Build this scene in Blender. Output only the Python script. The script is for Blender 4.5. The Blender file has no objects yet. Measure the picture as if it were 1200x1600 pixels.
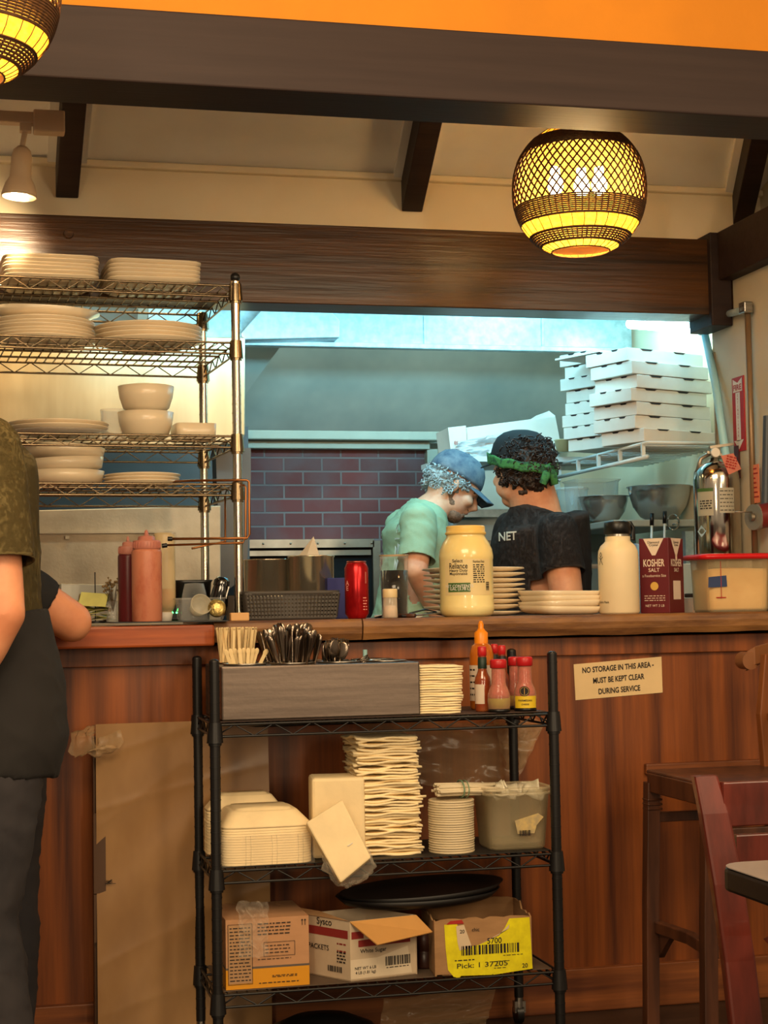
import bpy, bmesh, math, random
from mathutils import Vector, Matrix, noise
random.seed(7)
PI = math.pi
SC = bpy.context.scene
COL = SC.collection

# ---------------- camera ----------------
FPX = 2600.0
YAW, PITCH, ROLL, HC = math.radians(13.5), math.radians(3.4), math.radians(1.0), 1.10
_f = Vector((math.sin(YAW)*math.cos(PITCH), math.cos(YAW)*math.cos(PITCH), math.sin(PITCH)))
_r0 = Vector((math.cos(YAW), -math.sin(YAW), 0)); _u0 = _r0.cross(_f)
_r = _r0*math.cos(ROLL) - _u0*math.sin(ROLL)
_u = _u0*math.cos(ROLL) + _r0*math.sin(ROLL)
CAMLOC = Vector((0, 0, HC))
cd = bpy.data.cameras.new('camera'); cam = bpy.data.objects.new('camera', cd); COL.objects.link(cam)
m = Matrix((_r, _u, -_f)).transposed().to_4x4(); m.translation = CAMLOC
cam.matrix_world = m
cd.sensor_fit = 'VERTICAL'; cd.sensor_height = 36; cd.lens = FPX/1600*36; cd.clip_start = .05
SC.camera = cam

def P(px, py, Y):
    d = _f*FPX + _r*(px-600) + _u*(800-py)
    return CAMLOC + d*(Y/d.y)
def PX(px, Y, z=1.1):           # X of image column px at depth Y and height z
    py = 950.0
    for _ in range(4):
        p = P(px, py, Y); py -= (z-p.z)/(Y/2525)
    return P(px, py, Y).x
def S(Y, px=600): return Y/(2525-(px-600)*.2334)
def ZP(px, py, Y): return P(px, py, Y).z

# ---------------- colour management, world, lights ----------------
SC.view_settings.view_transform = 'Standard'; SC.view_settings.look = 'None'
SC.view_settings.gamma = 1; SC.view_settings.use_curve_mapping = False
SC.view_settings.exposure = 0.18
def C(r, g, b):
    return tuple((v/255/12.92 if v/255 <= .04045 else ((v/255+.055)/1.055)**2.4) for v in (r, g, b))
w = bpy.data.worlds.new('world'); SC.world = w; w.use_nodes = True
w.node_tree.nodes['Background'].inputs[0].default_value = (1.0, .74, .48, 1)
w.node_tree.nodes['Background'].inputs[1].default_value = 0.31

def look(o, target):
    o.rotation_euler = (Vector(target)-o.location).to_track_quat('-Z', 'Y').to_euler()
def area(name, loc, target, sx, sy, power, col):
    l = bpy.data.lights.new(name, 'AREA'); l.shape = 'RECTANGLE'; l.size = sx; l.size_y = sy
    l.energy = power; l.color = col
    o = bpy.data.objects.new(name, l); COL.objects.link(o); o.location = loc; look(o, target); return o
def point(name, loc, power, col, r=.05):
    l = bpy.data.lights.new(name, 'POINT'); l.energy = power; l.color = col; l.shadow_soft_size = r
    o = bpy.data.objects.new(name, l); COL.objects.link(o); o.location = loc; return o
def spot(name, loc, target, power, col, ang, blend=.5, r=.03):
    l = bpy.data.lights.new(name, 'SPOT'); l.energy = power; l.color = col; l.shadow_soft_size = r
    l.spot_size = math.radians(ang); l.spot_blend = blend
    o = bpy.data.objects.new(name, l); COL.objects.link(o); o.location = loc; look(o, target); return o
WARM = (1.0, .76, .48)
COOL = (.22, .74, 1.0)
# unseen warm fills added around the camera in place of dining-room lamps
area('dining_room_fill', (.2, 1.6, 2.75), (.8, 4.4, .9), 1.6, .8, 50, WARM)
area('steel_streak_fill', (-.9, -.9, 1.75), (.6, 4.5, 1.3), .3, 1.2, 34, WARM)  # unseen upright fill, added for streaks in the steel and frontal light
area('steel_streak_fill', (1.9, -1.2, 1.75), (1.2, 4.5, 1.3), .3, 1.2, 34, WARM)  # second added streak fill, to the right
area('dining_room_fill', (2.6, .6, 2.7), (1.4, 4.4, 1.6), 1.2, .8, 34, WARM)
# kitchen fluorescent tubes, plus unseen fills added for the hood and steel panel
area('kitchen_tube_and_fill', (1.3, 4.98, 2.075), (1.35, 6.3, 1.85), 1.9, .07, 18, (.30, .79, 1.0))  # added fill hidden behind the beam, brightens the hood
area('hood_fill', (1.1, 5.93, 2.30), (1.1, 6.5, 1.85), 2.2, .05, 7, (.6, .93, .95))  # added fill hidden by the lip, evens out the canopy
area('kitchen_tube_and_fill', (1.75, 5.45, 2.52), (1.75, 5.6, 1.6), 1.1, .12, 6, COOL)
area('kitchen_tube_and_fill', (2.05, 5.15, 2.32), (1.6, 5.9, 2.1), .3, .1, 3, COOL)
area('warm_panel_fill', (.25, 4.98, 2.16), (.25, 5.4, 1.72), .7, .06, 5, (1, .66, .26))  # unseen warm fill added to turn the steel panel gold

# ---------------- materials ----------------
MATS = {}
def mat(name, col, rough=.5, metal=0., col2=None, ns=(6, 6, 6), detail=4, contrast=(.35, .65), bump=0., bs=60., bvec=None,
        emis=None, estr=0., trans=0., alpha=1., spec=.5, ior=1.45, coat=0., transl=0., rvar=0.):
    if name in MATS: return MATS[name]
    m = bpy.data.materials.new(name); m.use_nodes = True; nt = m.node_tree; N = nt.nodes; L = nt.links
    b = N['Principled BSDF']; MATS[name] = m
    b.inputs['Base Color'].default_value = (*col, 1); b.inputs['Roughness'].default_value = rough
    b.inputs['Metallic'].default_value = metal; b.inputs['IOR'].default_value = ior
    b.inputs['Specular IOR Level'].default_value = spec
    b.inputs['Transmission Weight'].default_value = trans; b.inputs['Alpha'].default_value = alpha
    b.inputs['Coat Weight'].default_value = coat
    if emis: b.inputs['Emission Color'].default_value = (*emis, 1); b.inputs['Emission Strength'].default_value = estr
    tc = N.new('ShaderNodeTexCoord')
    mp = N.new('ShaderNodeMapping'); mp.inputs['Scale'].default_value = ns; L.new(tc.outputs['Object'], mp.inputs['Vector'])
    nz = N.new('ShaderNodeTexNoise'); nz.inputs['Scale'].default_value = 1; nz.inputs['Detail'].default_value = detail
    nz.inputs['Roughness'].default_value = .6
    L.new(mp.outputs[0], nz.inputs['Vector'])
    if col2 is None: col2 = tuple(v*.88 for v in col)
    cr = N.new('ShaderNodeValToRGB'); cr.color_ramp.elements[0].position = contrast[0]; cr.color_ramp.elements[1].position = contrast[1]
    cr.color_ramp.elements[0].color = (*col2, 1); cr.color_ramp.elements[1].color = (*col, 1)
    L.new(nz.outputs['Fac'], cr.inputs[0]); L.new(cr.outputs[0], b.inputs['Base Color'])
    if rvar:
        mr = N.new('ShaderNodeMapRange'); mr.inputs[3].default_value = max(0, rough-rvar); mr.inputs[4].default_value = rough+rvar
        L.new(nz.outputs['Fac'], mr.inputs[0]); L.new(mr.outputs[0], b.inputs['Roughness'])
    if bump:
        bp = N.new('ShaderNodeBump'); bp.inputs['Strength'].default_value = bump; bp.inputs['Distance'].default_value = .004
        n2 = N.new('ShaderNodeTexNoise'); n2.inputs['Scale'].default_value = 1; n2.inputs['Detail'].default_value = 5
        m2 = N.new('ShaderNodeMapping'); m2.inputs['Scale'].default_value = bvec or (bs, bs, bs)
        L.new(tc.outputs['Object'], m2.inputs['Vector']); L.new(m2.outputs[0], n2.inputs['Vector'])
        L.new(n2.outputs['Fac'], bp.inputs['Height']); L.new(bp.outputs[0], b.inputs['Normal'])
    if transl:
        t = N.new('ShaderNodeBsdfTranslucent'); L.new(cr.outputs[0], t.inputs[0])
        mx = N.new('ShaderNodeMixShader'); mx.inputs[0].default_value = transl
        L.new(b.outputs[0], mx.inputs[1]); L.new(t.outputs[0], mx.inputs[2]); L.new(mx.outputs[0], N['Material Output'].inputs[0])
    return m
def film(name, col, amount, rough=.15):     # thin clear plastic film: mostly see-through with sheen
    if name in MATS: return MATS[name]
    m = bpy.data.materials.new(name); m.use_nodes = True; nt = m.node_tree; N = nt.nodes; L = nt.links
    b = N['Principled BSDF']; b.inputs['Base Color'].default_value = (*col, 1); b.inputs['Roughness'].default_value = rough
    tr = N.new('ShaderNodeBsdfTransparent'); mx = N.new('ShaderNodeMixShader')
    lw = N.new('ShaderNodeLayerWeight'); lw.inputs[0].default_value = .35
    ma = N.new('ShaderNodeMath'); ma.operation = 'MULTIPLY_ADD'; ma.inputs[1].default_value = .4; ma.inputs[2].default_value = amount
    ma.use_clamp = True
    L.new(lw.outputs['Facing'], ma.inputs[0]); L.new(ma.outputs[0], mx.inputs[0])
    L.new(tr.outputs[0], mx.inputs[1]); L.new(b.outputs[0], mx.inputs[2]); L.new(mx.outputs[0], N['Material Output'].inputs[0])
    MATS[name] = m; return m

orange = mat('orange_paint', C(200, 122, 4), .75, ns=(3, 3, 3), bump=.15, bs=90)
beam_dark = mat('beam_dark_stain', C(52, 39, 35), .55, col2=C(44, 32, 29), ns=(1.2, 30, 30), bump=.12, bvec=(6, 120, 120), spec=.22)
beam_brown = mat('beam_brown_stain', C(92, 56, 20), .32, col2=C(36, 22, 8), ns=(.9, 9, 22), bump=.3, bvec=(4, 80, 90), contrast=(.3, .7), detail=8)
cream = mat('cream_plaster', C(240, 226, 194), .7, col2=C(232, 214, 178), ns=(2, 2, 2), bump=.05, bs=60)
white_board = mat('white_ceiling_board', C(246, 242, 232), .7, ns=(2, 2, 2))
panelwood = mat('bar_panel_wood', C(156, 84, 32), .40, col2=C(74, 34, 14), ns=(18, 18, .7), detail=7, contrast=(.32, .68), bump=.06, bvec=(120, 120, 6), coat=.15)
basewood = mat('baseboard_wood', C(150, 86, 40), .5, col2=C(88, 44, 20), ns=(1.2, 14, 26), detail=7)
slabwood = mat('live_edge_wood', C(150, 104, 58), .5, col2=C(88, 54, 30), ns=(4, 10, 26), detail=8, bump=.5, bvec=(14, 40, 60))
ledgewood = mat('ledge_wood', C(176, 88, 40), .35, col2=C(120, 52, 24), ns=(2, 8, 34), detail=6)
floorwood = mat('dark_floor_boards', C(62, 46, 36), .4, col2=C(38, 28, 22), ns=(2, 20, 4))
steel = mat('brushed_steel', C(178, 172, 162), .28, 1., col2=C(140, 134, 126), ns=(2, 2, 40), rvar=.06)
steel_dull = mat('dull_steel', C(176, 164, 146), .42, .9, col2=C(140, 128, 112), ns=(5, 5, 5), bump=.08, bs=30)
steel_dark = mat('dark_scratched_steel', C(124, 110, 100), .4, .85, col2=C(104, 92, 84), ns=(3, 3, 60), bump=.06, bs=80)
bowl_steel = mat('bowl_steel', C(196, 200, 198), .24, .8, col2=C(160, 166, 166), ns=(5, 5, 5), rvar=.06)
pot_steel = mat('pot_steel', C(214, 200, 176), .2, .9, rvar=.04)
chrome = mat('chrome', C(205, 196, 180), .18, 1.)
blackmetal = mat('black_epoxy_wire', C(22, 20, 20), .4, spec=.5)
galv = mat('galvanised_sheet', C(190, 205, 208), .35, .6, col2=C(160, 178, 182), ns=(30, 30, 30))
hoodm = mat('hood_steel', C(172, 172, 160), .7, 0., col2=C(140, 146, 138), ns=(2, 2, 2))
plate = mat('cream_stoneware', C(232, 212, 178), .28, ns=(3, 3, 3), coat=.2)
napkin = mat('napkin_paper', C(252, 230, 182), .85, ns=(10, 10, 10), bump=.2, bs=200)
paper = mat('white_paper', C(236, 228, 210), .8)
foam = mat('foam_container', C(244, 220, 172), .7, ns=(9, 9, 9), bump=.08, bs=150)
card = mat('corrugated_card', C(170, 130, 88), .85, col2=C(150, 112, 74), ns=(7, 7, 30), bump=.1, bs=60)
cardlight = mat('card_white_liner', C(206, 186, 158), .85, col2=C(190, 168, 140), ns=(6, 6, 6))
pizzab = mat('pizza_box_card', C(224, 214, 200), .8, ns=(5, 5, 5))
blackp = mat('black_plastic', C(18, 17, 17), .35)
ink = mat('print_ink', C(34, 28, 26), .7)
redink = mat('print_red', C(170, 40, 30), .7)
whitep = mat('white_plastic', C(235, 228, 215), .45)
skin1 = mat('skin', C(232, 176, 142), .5, col2=C(216, 150, 118), ns=(14, 14, 14), bump=.05, bs=150)
skin2 = mat('skin_tan', C(226, 160, 120), .5, col2=C(206, 132, 96), ns=(12, 12, 12), bump=.05, bs=150)
redwood = mat('red_chair_wood', C(112, 44, 32), .35, col2=C(72, 28, 20), ns=(14, 14, 3), detail=6, coat=.2)
darkwood = mat('stool_wood', C(92, 54, 34), .4, col2=C(56, 32, 22), ns=(20, 20, 2), detail=6, coat=.1)
clearp = film('clear_plastic', (.8, .78, .72), .12)
cloudp = film('cloudy_plastic', C(214, 204, 178), .45, .35)
wrapf = film('plastic_wrap', (.75, .68, .56), .10, .12)
wrapf2 = film('loose_plastic_sheet', C(190, 160, 120), .3, .2)

# ---------------- builder ----------------
class B:
    def __init__(s): s.v = []; s.f = []; s.mi = []; s.cur = 0; s.sm = []
    def add(s, vs, fs, smooth=True):
        o = len(s.v); s.v += [Vector(v) for v in vs]
        for f in fs: s.f.append([i+o for i in f]); s.mi.append(s.cur); s.sm.append(smooth)
    def box(s, c, d, rot=None, taper=1.):
        x, y, z = (q/2 for q in d); c = Vector(c)
        vs = [Vector((a*(taper if cc > 0 else 1), b*(taper if cc > 0 else 1), cc)) for a, b, cc in
              ((-x,-y,-z),(x,-y,-z),(x,y,-z),(-x,y,-z),(-x,-y,z),(x,-y,z),(x,y,z),(-x,y,z))]
        if rot is not None: vs = [rot @ v for v in vs]
        s.add([c+v for v in vs], [(0,3,2,1),(4,5,6,7),(0,1,5,4),(1,2,6,5),(2,3,7,6),(3,0,4,7)], False)
        return s
    def hexa(s, a, b):          # two quads a, b (each four points) joined
        s.add(list(a)+list(b), [(0,3,2,1),(4,5,6,7),(0,1,5,4),(1,2,6,5),(2,3,7,6),(3,0,4,7)], False); return s
    def beam(s, p0, p1, w, h, up=(0,0,1)):
        p0 = Vector(p0); p1 = Vector(p1); d = (p1-p0).normalized(); sd = d.cross(Vector(up)).normalized(); u = sd.cross(d)
        q = lambda p: [p-sd*w/2-u*h/2, p+sd*w/2-u*h/2, p+sd*w/2+u*h/2, p-sd*w/2+u*h/2]
        s.add(q(p0)+q(p1), [(0,1,2,3),(7,6,5,4),(0,4,5,1),(1,5,6,2),(2,6,7,3),(3,7,4,0)], False); return s
    def cyl(s, p0, p1, r0, r1=None, n=16, caps=True):
        r1 = r0 if r1 is None else r1; p0 = Vector(p0); p1 = Vector(p1); d = (p1-p0).normalized()
        a = d.orthogonal().normalized(); b = d.cross(a)
        vs = [p0+(a*math.cos(2*PI*i/n)+b*math.sin(2*PI*i/n))*r0 for i in range(n)]+[p1+(a*math.cos(2*PI*i/n)+b*math.sin(2*PI*i/n))*r1 for i in range(n)]
        s.add(vs, [(i, (i+1)%n, n+(i+1)%n, n+i) for i in range(n)], True)
        if caps: s.add(vs, [tuple(range(n))[::-1], tuple(range(n, 2*n))], False)
        return s
    def tube(s, pts, r, n=6, closed=False, rs=None):
        pts = [Vector(p) for p in pts]; k = len(pts); rings = []; a = None
        for i, p in enumerate(pts):
            if closed: t = pts[(i+1)%k]-pts[i-1]
            else: t = pts[min(i+1, k-1)]-pts[max(i-1, 0)]
            t.normalize()
            a = t.orthogonal() if a is None else a-t*a.dot(t)
            if a.length < 1e-6: a = t.orthogonal()
            a.normalize(); b = t.cross(a); rr = rs[i] if rs else r
            rings.append([p+(a*math.cos(2*PI*j/n)+b*math.sin(2*PI*j/n))*rr for j in range(n)])
        vs = [v for g in rings for v in g]; fs = []
        for i in range(k if closed else k-1):
            for j in range(n):
                i2 = (i+1) % k
                fs.append((i*n+j, i*n+(j+1)%n, i2*n+(j+1)%n, i2*n+j))
        if not closed: fs += [tuple(range(n))[::-1], tuple(range((k-1)*n, k*n))]
        s.add(vs, fs); return s
    def lathe(s, prof, c=(0,0,0), n=36, sq=2., asp=1., M=None, smooth=True, cap=False):
        c = Vector(c); vs = []; fs = []
        for r, z in prof:
            for j in range(n):
                t = 2*PI*(j+.5)/n; ct, st = math.cos(t), math.sin(t)
                k = (abs(ct)**sq+abs(st)**sq)**(-1/sq)
                v = Vector((r*k*ct, r*k*st*asp, z)); v = M @ v if M else v
                vs.append(c+v)
        for i in range(len(prof)-1):
            for j in range(n): fs.append((i*n+j, i*n+(j+1)%n, (i+1)*n+(j+1)%n, (i+1)*n+j))
        if cap: fs += [tuple(range(n))[::-1], tuple(range((len(prof)-1)*n, len(prof)*n))]
        s.add(vs, fs, smooth); return s
    def ell(s, c, r, rot=None, nu=16, nv=10):
        r = (r, r, r) if not hasattr(r, '__len__') else r; c = Vector(c); vs = []; fs = []
        for i in range(nv+1):
            ph = PI*i/nv
            for j in range(nu):
                th = 2*PI*j/nu
                v = Vector((r[0]*math.sin(ph)*math.cos(th), r[1]*math.sin(ph)*math.sin(th), -r[2]*math.cos(ph)))
                vs.append(c+(rot @ v if rot else v))
        for i in range(nv):
            for j in range(nu): fs.append((i*nu+j, i*nu+(j+1)%nu, (i+1)*nu+(j+1)%nu, (i+1)*nu+j))
        s.add(vs, fs); return s
    def loft(s, rings, cap=True, smooth=True):
        n = len(rings[0]); vs = [v for g in rings for v in g]
        fs = [(i*n+j, i*n+(j+1)%n, (i+1)*n+(j+1)%n, (i+1)*n+j) for i in range(len(rings)-1) for j in range(n)]
        s.add(vs, fs, smooth)
        if cap: s.add(vs, [tuple(range(n))[::-1], tuple(range((len(rings)-1)*n, len(rings)*n))], False)
        return s
    def limb(s, pts, n=20):      # pts: (point, rx, ry) elliptical sections lofted along a path
        rings = []; k = len(pts); a = None
        for i, (p, rx, ry) in enumerate(pts):
            t = (Vector(pts[min(i+1,k-1)][0])-Vector(pts[max(i-1,0)][0])).normalized()
            x = Vector((1,0,0)); x = (x-t*x.dot(t))
            if x.length < .3: x = Vector((0,1,0)); x = x-t*x.dot(t)
            x.normalize(); y = t.cross(x)
            rings.append([Vector(p)+x*rx*math.cos(2*PI*j/n)+y*ry*math.sin(2*PI*j/n) for j in range(n)])
        return s.loft(rings)
    def prism(s, poly, off):
        n = len(poly); off = Vector(off); vs = [Vector(p) for p in poly]; vs += [v+off for v in vs]
        s.add(vs, [tuple(range(n)), tuple(range(n, 2*n))[::-1]]+[(i, i+n, (i+1)%n+n, (i+1)%n) for i in range(n)], False); return s
    def grid(s, f, nu, nv, th=0.):
        vs = [Vector(f(i/nu, j/nv)) for i in range(nu+1) for j in range(nv+1)]
        q = [(i*(nv+1)+j, (i+1)*(nv+1)+j, (i+1)*(nv+1)+j+1, i*(nv+1)+j+1) for i in range(nu) for j in range(nv)]
        s.add(vs, q)
        return s
    def mesh(s, name, mats):
        me = bpy.data.meshes.new(name); me.from_pydata([tuple(v) for v in s.v], [], s.f)
        for m in (mats if isinstance(mats, (list, tuple)) else [mats]): me.materials.append(m)
        me.polygons.foreach_set('material_index', s.mi); me.polygons.foreach_set('use_smooth', s.sm)
        me.update()
        bm = bmesh.new(); bm.from_mesh(me); bmesh.ops.recalc_face_normals(bm, faces=bm.faces); bm.to_mesh(me); bm.free()
        return me

def thing(name, label, cat, loc=(0,0,0), rotz=0, group=None, rot=None):
    o = bpy.data.objects.new(name, None); COL.objects.link(o); o.empty_display_size = .05
    o.location = loc; o.rotation_euler = rot if rot else (0, 0, rotz)
    o['label'] = label; o['category'] = cat
    if group: o['group'] = group
    return o
def RM(o):
    return Matrix.LocRotScale(o.location, o.rotation_euler, None)
def PM(o):      # full matrix of a root / part chain
    m = Matrix.Identity(4)
    while o: m = RM(o) @ m; o = o.parent
    return m
def part(name, b, mats, parent=None, world=False, bevel=0, label=None, solid=0, sub=0):
    if world and parent:
        iv = PM(parent).inverted(); b.v = [iv @ v for v in b.v]
    o = bpy.data.objects.new(name, b.mesh(name, mats)); COL.objects.link(o)
    if parent: o.parent = parent
    if label: o['label'] = label
    if solid: md = o.modifiers.new('t', 'SOLIDIFY'); md.thickness = solid
    if bevel: md = o.modifiers.new('b', 'BEVEL'); md.width = bevel; md.segments = 2; md.limit_method = 'ANGLE'; md.angle_limit = .7
    if sub: md = o.modifiers.new('s', 'SUBSURF'); md.levels = md.render_levels = sub
    return o
def recentre(o, loc):           # move a mesh object's origin to loc, keeping the mesh in place
    loc = Vector(loc)
    o.data.transform(Matrix.Translation(-loc)); o.location = loc; return o
def solo(name, b, mats, label, cat, loc=None, group=None, kind=None, world=True, rot=None, **kw):
    o = part(name, b, mats, None, **kw)
    o['label'] = label; o['category'] = cat
    if group: o['group'] = group
    if kind: o['kind'] = kind
    if loc is not None:
        if world: recentre(o, loc)
        else: o.location = loc
    if rot: o.rotation_euler = rot
    return o
def struct(name, b, mats, **kw):
    o = part(name, b, mats, **kw); o['kind'] = 'structure'; return o
def dup(root, loc=None, rotz=None, label=None, group=None, rot=None):
    r = root.copy(); COL.objects.link(r)
    if loc is not None: r.location = loc
    if rotz is not None: r.rotation_euler = (0, 0, rotz)
    if rot is not None: r.rotation_euler = rot
    if label: r['label'] = label
    if group: r['group'] = group
    def rec(a, b):
        for ch in list(a.children):
            c = ch.copy(); COL.objects.link(c); c.parent = b; rec(ch, c)
    rec(root, r); return r
ORD = ['topmost', 'second', 'third', 'fourth', 'fifth', 'sixth', 'seventh', 'eighth', 'ninth', 'tenth', 'eleventh', 'twelfth',
       'thirteenth', 'fourteenth', 'fifteenth', 'sixteenth', 'seventeenth', 'eighteenth', 'nineteenth', 'twentieth']
def nth(k):
    if k == 0: return 'topmost'
    if k < 20: return ORD[k]
    t = {2: 'twenty', 3: 'thirty', 4: 'forty', 5: 'fifty'}[(k+1)//10]
    u = (k+1) % 10
    if u == 0: return {'twenty': 'twentieth', 'thirty': 'thirtieth', 'forty': 'fortieth', 'fifty': 'fiftieth'}[t]
    return t+'-'+['', 'first', 'second', 'third', 'fourth', 'fifth', 'sixth', 'seventh', 'eighth', 'ninth'][u]
def rnd(a, b): return random.uniform(a, b)

_tc = {}
def textmesh(s, bold=0.):
    k = (s, bold)
    if k in _tc: return _tc[k]
    cu = bpy.data.curves.new('t', 'FONT'); cu.body = s; cu.size = 1; cu.align_x = 'CENTER'; cu.align_y = 'CENTER'; cu.offset = bold; cu.resolution_u = 3
    o = bpy.data.objects.new('t', cu); COL.objects.link(o)
    dg = bpy.context.evaluated_depsgraph_get(); me = bpy.data.meshes.new_from_object(o.evaluated_get(dg))
    vs = [v.co.copy() for v in me.vertices]; fs = [tuple(p.vertices) for p in me.polygons]
    bpy.data.objects.remove(o); bpy.data.curves.remove(cu); bpy.data.meshes.remove(me)
    _tc[k] = (vs, fs); return _tc[k]
def text_into(b, s, h, fn, bold=.01, w=None):
    vs, fs = textmesh(s, bold)
    x0 = min(v.x for v in vs); x1 = max(v.x for v in vs); y0 = min(v.y for v in vs); y1 = max(v.y for v in vs)
    k = h/(.73); kx = (w/(x1-x0)) if w else k
    cx = (x0+x1)/2; cy = (y0+y1)/2
    b.add([fn((v.x-cx)*kx, (v.y-cy)*k) for v in vs], fs, False)
def flatfn(o, ux, uz, eps=.0008):
    o = Vector(o); ux = Vector(ux).normalized(); uz = Vector(uz).normalized(); n = ux.cross(uz)
    return lambda u, v: o+ux*u+uz*v+n*eps
def cylfn(c, r, ang, z, eps=.0008):     # wraps text round a vertical cylinder, ang = outward azimuth
    c = Vector(c)
    return lambda u, v: Vector((c.x+(r+eps)*math.cos(ang+u/r), c.y+(r+eps)*math.sin(ang+u/r), z+v))
def patch(b, c, r, a0, a1, z0, z1, eps=.0005, n=14):
    c = Vector(c)
    b.grid(lambda u, v: (c.x+(r+eps)*math.cos(a0+(a1-a0)*u), c.y+(r+eps)*math.sin(a0+(a1-a0)*u), c.z+z0+(z1-z0)*v), n, 1)
def lines_into(b, fn, w, h, n, frac=.5, seed=1):   # rows of tiny words: small bars
    rr = random.Random(seed)
    for i in range(n):
        v = h/2-(i+.5)*h/n; x = -w/2
        while x < w/2-.002:
            l = min(rr.uniform(.004, .012), w/2-x); 
            b.add([fn(x, v-h/n*frac/2), fn(x+l, v-h/n*frac/2), fn(x+l, v+h/n*frac/2), fn(x, v+h/n*frac/2)], [(0,1,2,3)], False)
            x += l+.003
        
def barcode(b, fn, w, h, n=34, seed=3):
    rr = random.Random(seed); x = -w/2
    while x < w/2:
        l = w/n*rr.choice((.5, 1, 1.6))
        b.add([fn(x, -h/2), fn(x+l, -h/2), fn(x+l, h/2), fn(x, h/2)], [(0,1,2,3)], False); x += l+w/n*rr.choice((.5, 1))
def blob(name, b, mats, voxel, parent=None, smooth=4, fuzz=0., fs=20., loc=None, label=None, factor=.5):
    me = b.mesh(name, mats); o = bpy.data.objects.new(name, me); COL.objects.link(o)
    r = o.modifiers.new('r', 'REMESH'); r.mode = 'VOXEL'; r.voxel_size = voxel; r.use_smooth_shade = True
    if smooth: q = o.modifiers.new('s', 'SMOOTH'); q.iterations = smooth; q.factor = factor
    dg = bpy.context.evaluated_depsgraph_get(); m2 = bpy.data.meshes.new_from_object(o.evaluated_get(dg))
    o.modifiers.clear(); o.data = m2; bpy.data.meshes.remove(me)
    if fuzz:
        for v in m2.vertices:
            p = v.co; d = noise.noise(p*fs)*fuzz+noise.noise(p*fs*2.3)*fuzz*.5
            v.co = p+v.normal*d
    for pl in m2.polygons: pl.use_smooth = True
    if parent: o.parent = parent
    if label: o['label'] = label
    return o
# ================= the room =================
CT = 1.08          # counter top height
YF = 4.30          # front edge of the counter tops
YP = 4.38          # face of the bar panel
XL, XR = -1.6, 2.40
struct('floor', B().box((.8, 3.0, -.05), (7.2, 9.4, .1)), floorwood)
# sill beam (front), and orange wall above it
zb0, zb1 = ZP(600, 150, 3.6), ZP(600, 39, 3.6)
struct('wall_header', B().box((.8, 3.7, (zb1+3.3)/2), (7.2, .12, 3.3-zb1)), orange)
b = B().box((.8, 3.69, (zb0+zb1)/2), (7.2, .18, zb1-zb0))
struct('trim_1', b, beam_dark, bevel=.004)
# wall above the pass-through, beam under it
zs = ZP(600, 272, 4.8)
zm1, zm0 = ZP(600, 355, 4.72), ZP(600, 478, 4.72)
struct('wall_upper', B().box((.4, 4.86, (zs+.4+zm1)/2-.02), (4.0, .12, zs+.4-zm1+.04)), cream)
b = B().box((.4, 4.79, (zm0+zm1)/2), (4.0, .14, zm1-zm0))
for k, (x, y, s) in enumerate([(107, 366, .012)]):
    p = P(x, y, 4.72); b.cyl(p+Vector((0, .0, 0)), p-Vector((0, .012, 0)), .014, .012)
struct('trim_2', b, beam_brown, bevel=.003)
# sloping boarded ceiling between the beams
sl = .333
b = B(); b.hexa([(-1.6, 3.6, zs+sl*1.2), (2.6, 3.6, zs+sl*1.2), (2.6, 3.6, zs+sl*1.2+.04), (-1.6, 3.6, zs+sl*1.2+.04)],
                [(-1.6, 4.84, zs-sl*.04), (2.6, 4.84, zs-sl*.04), (2.6, 4.84, zs-sl*.04+.04), (-1.6, 4.84, zs-sl*.04+.04)])
struct('ceiling', b, white_board)
b = B(); b.box((.4, 4.79, zs-.012), (4.0, .03, .02)); struct('trim_3', b, cream, bevel=.004)
def rafter(a0, a1, lx, ly, name='trim_4'):   # a0 lower end near wall, a1 upper end at front beam : bottom centre points
    w_ = .064; h = .10
    a0 = Vector(a0); a1 = Vector(a1)
    q = lambda p: [p+Vector((-w_/2,0,0)), p+Vector((w_/2,0,0)), p+Vector((w_/2,0,h+.03)), p+Vector((-w_/2,0,h+.03))]
    b = B().hexa(q(a0), q(a1))
    t = struct(name, b, beam_dark, bevel=.003)
    bb = B()
    for sx in (-1, 1):
        bb.beam(a0+Vector((sx*(w_/2+.012), 0, h+.01)), a1+Vector((sx*(w_/2+.012), 0, h+.01)), .024, .03)
    o = struct(name[:-1]+str(int(name[-1])+4), bb, white_board)
za = ZP(645, 330, 4.78)
xM0, xM1 = P(645, 330, 4.78).x, P(728, 190, 3.78).x
zr1 = zs+sl*1.02-.10
dzr = za-(zs+.005-.1)
for nm, x0, dx in (('trim_4', P(105, 305, 4.78).x, P(137, 152, 3.78).x), ('trim_5', xM0, xM1), ('trim_6', P(1162, 345, 4.78).x, P(1245, 215, 3.78).x)):
    rafter((x0, 4.79, za), (dx, 3.78, zr1+dzr), 0, 0, nm)
# side walls of the kitchen, back wall, kitchen ceiling
struct('wall_right', B().box((XR+.06, 5.63, 1.3), (.12, 2.46, 2.6)), cream)
struct('wall_left', B().box((-1.66, 5.8, 1.3), (.12, 2.1, 2.6)), cream)
boardw = mat('white_tongue_board', C(206, 208, 200), .6, col2=C(188, 190, 182), ns=(1, 1, 1))
b = B().box((.4, 6.81, 1.3), (4.1, .12, 2.6)); struct('wall_back', b, boardw)
b = B().box((.4, 5.83, 2.64), (4.1, 1.82, .06)); struct('ceiling_kitchen', b, boardw)
struct('ceiling_dining', B().box((.8, .95, 3.33), (7.2, 5.5, .06)), cream)
b = B()
for z in (.9, 1.05, 1.2, 1.35, 1.5, 1.65): b.box((1.75, 6.742, z), (1.3, .012, .012))
struct('trim_12', b, boardw)
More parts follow.
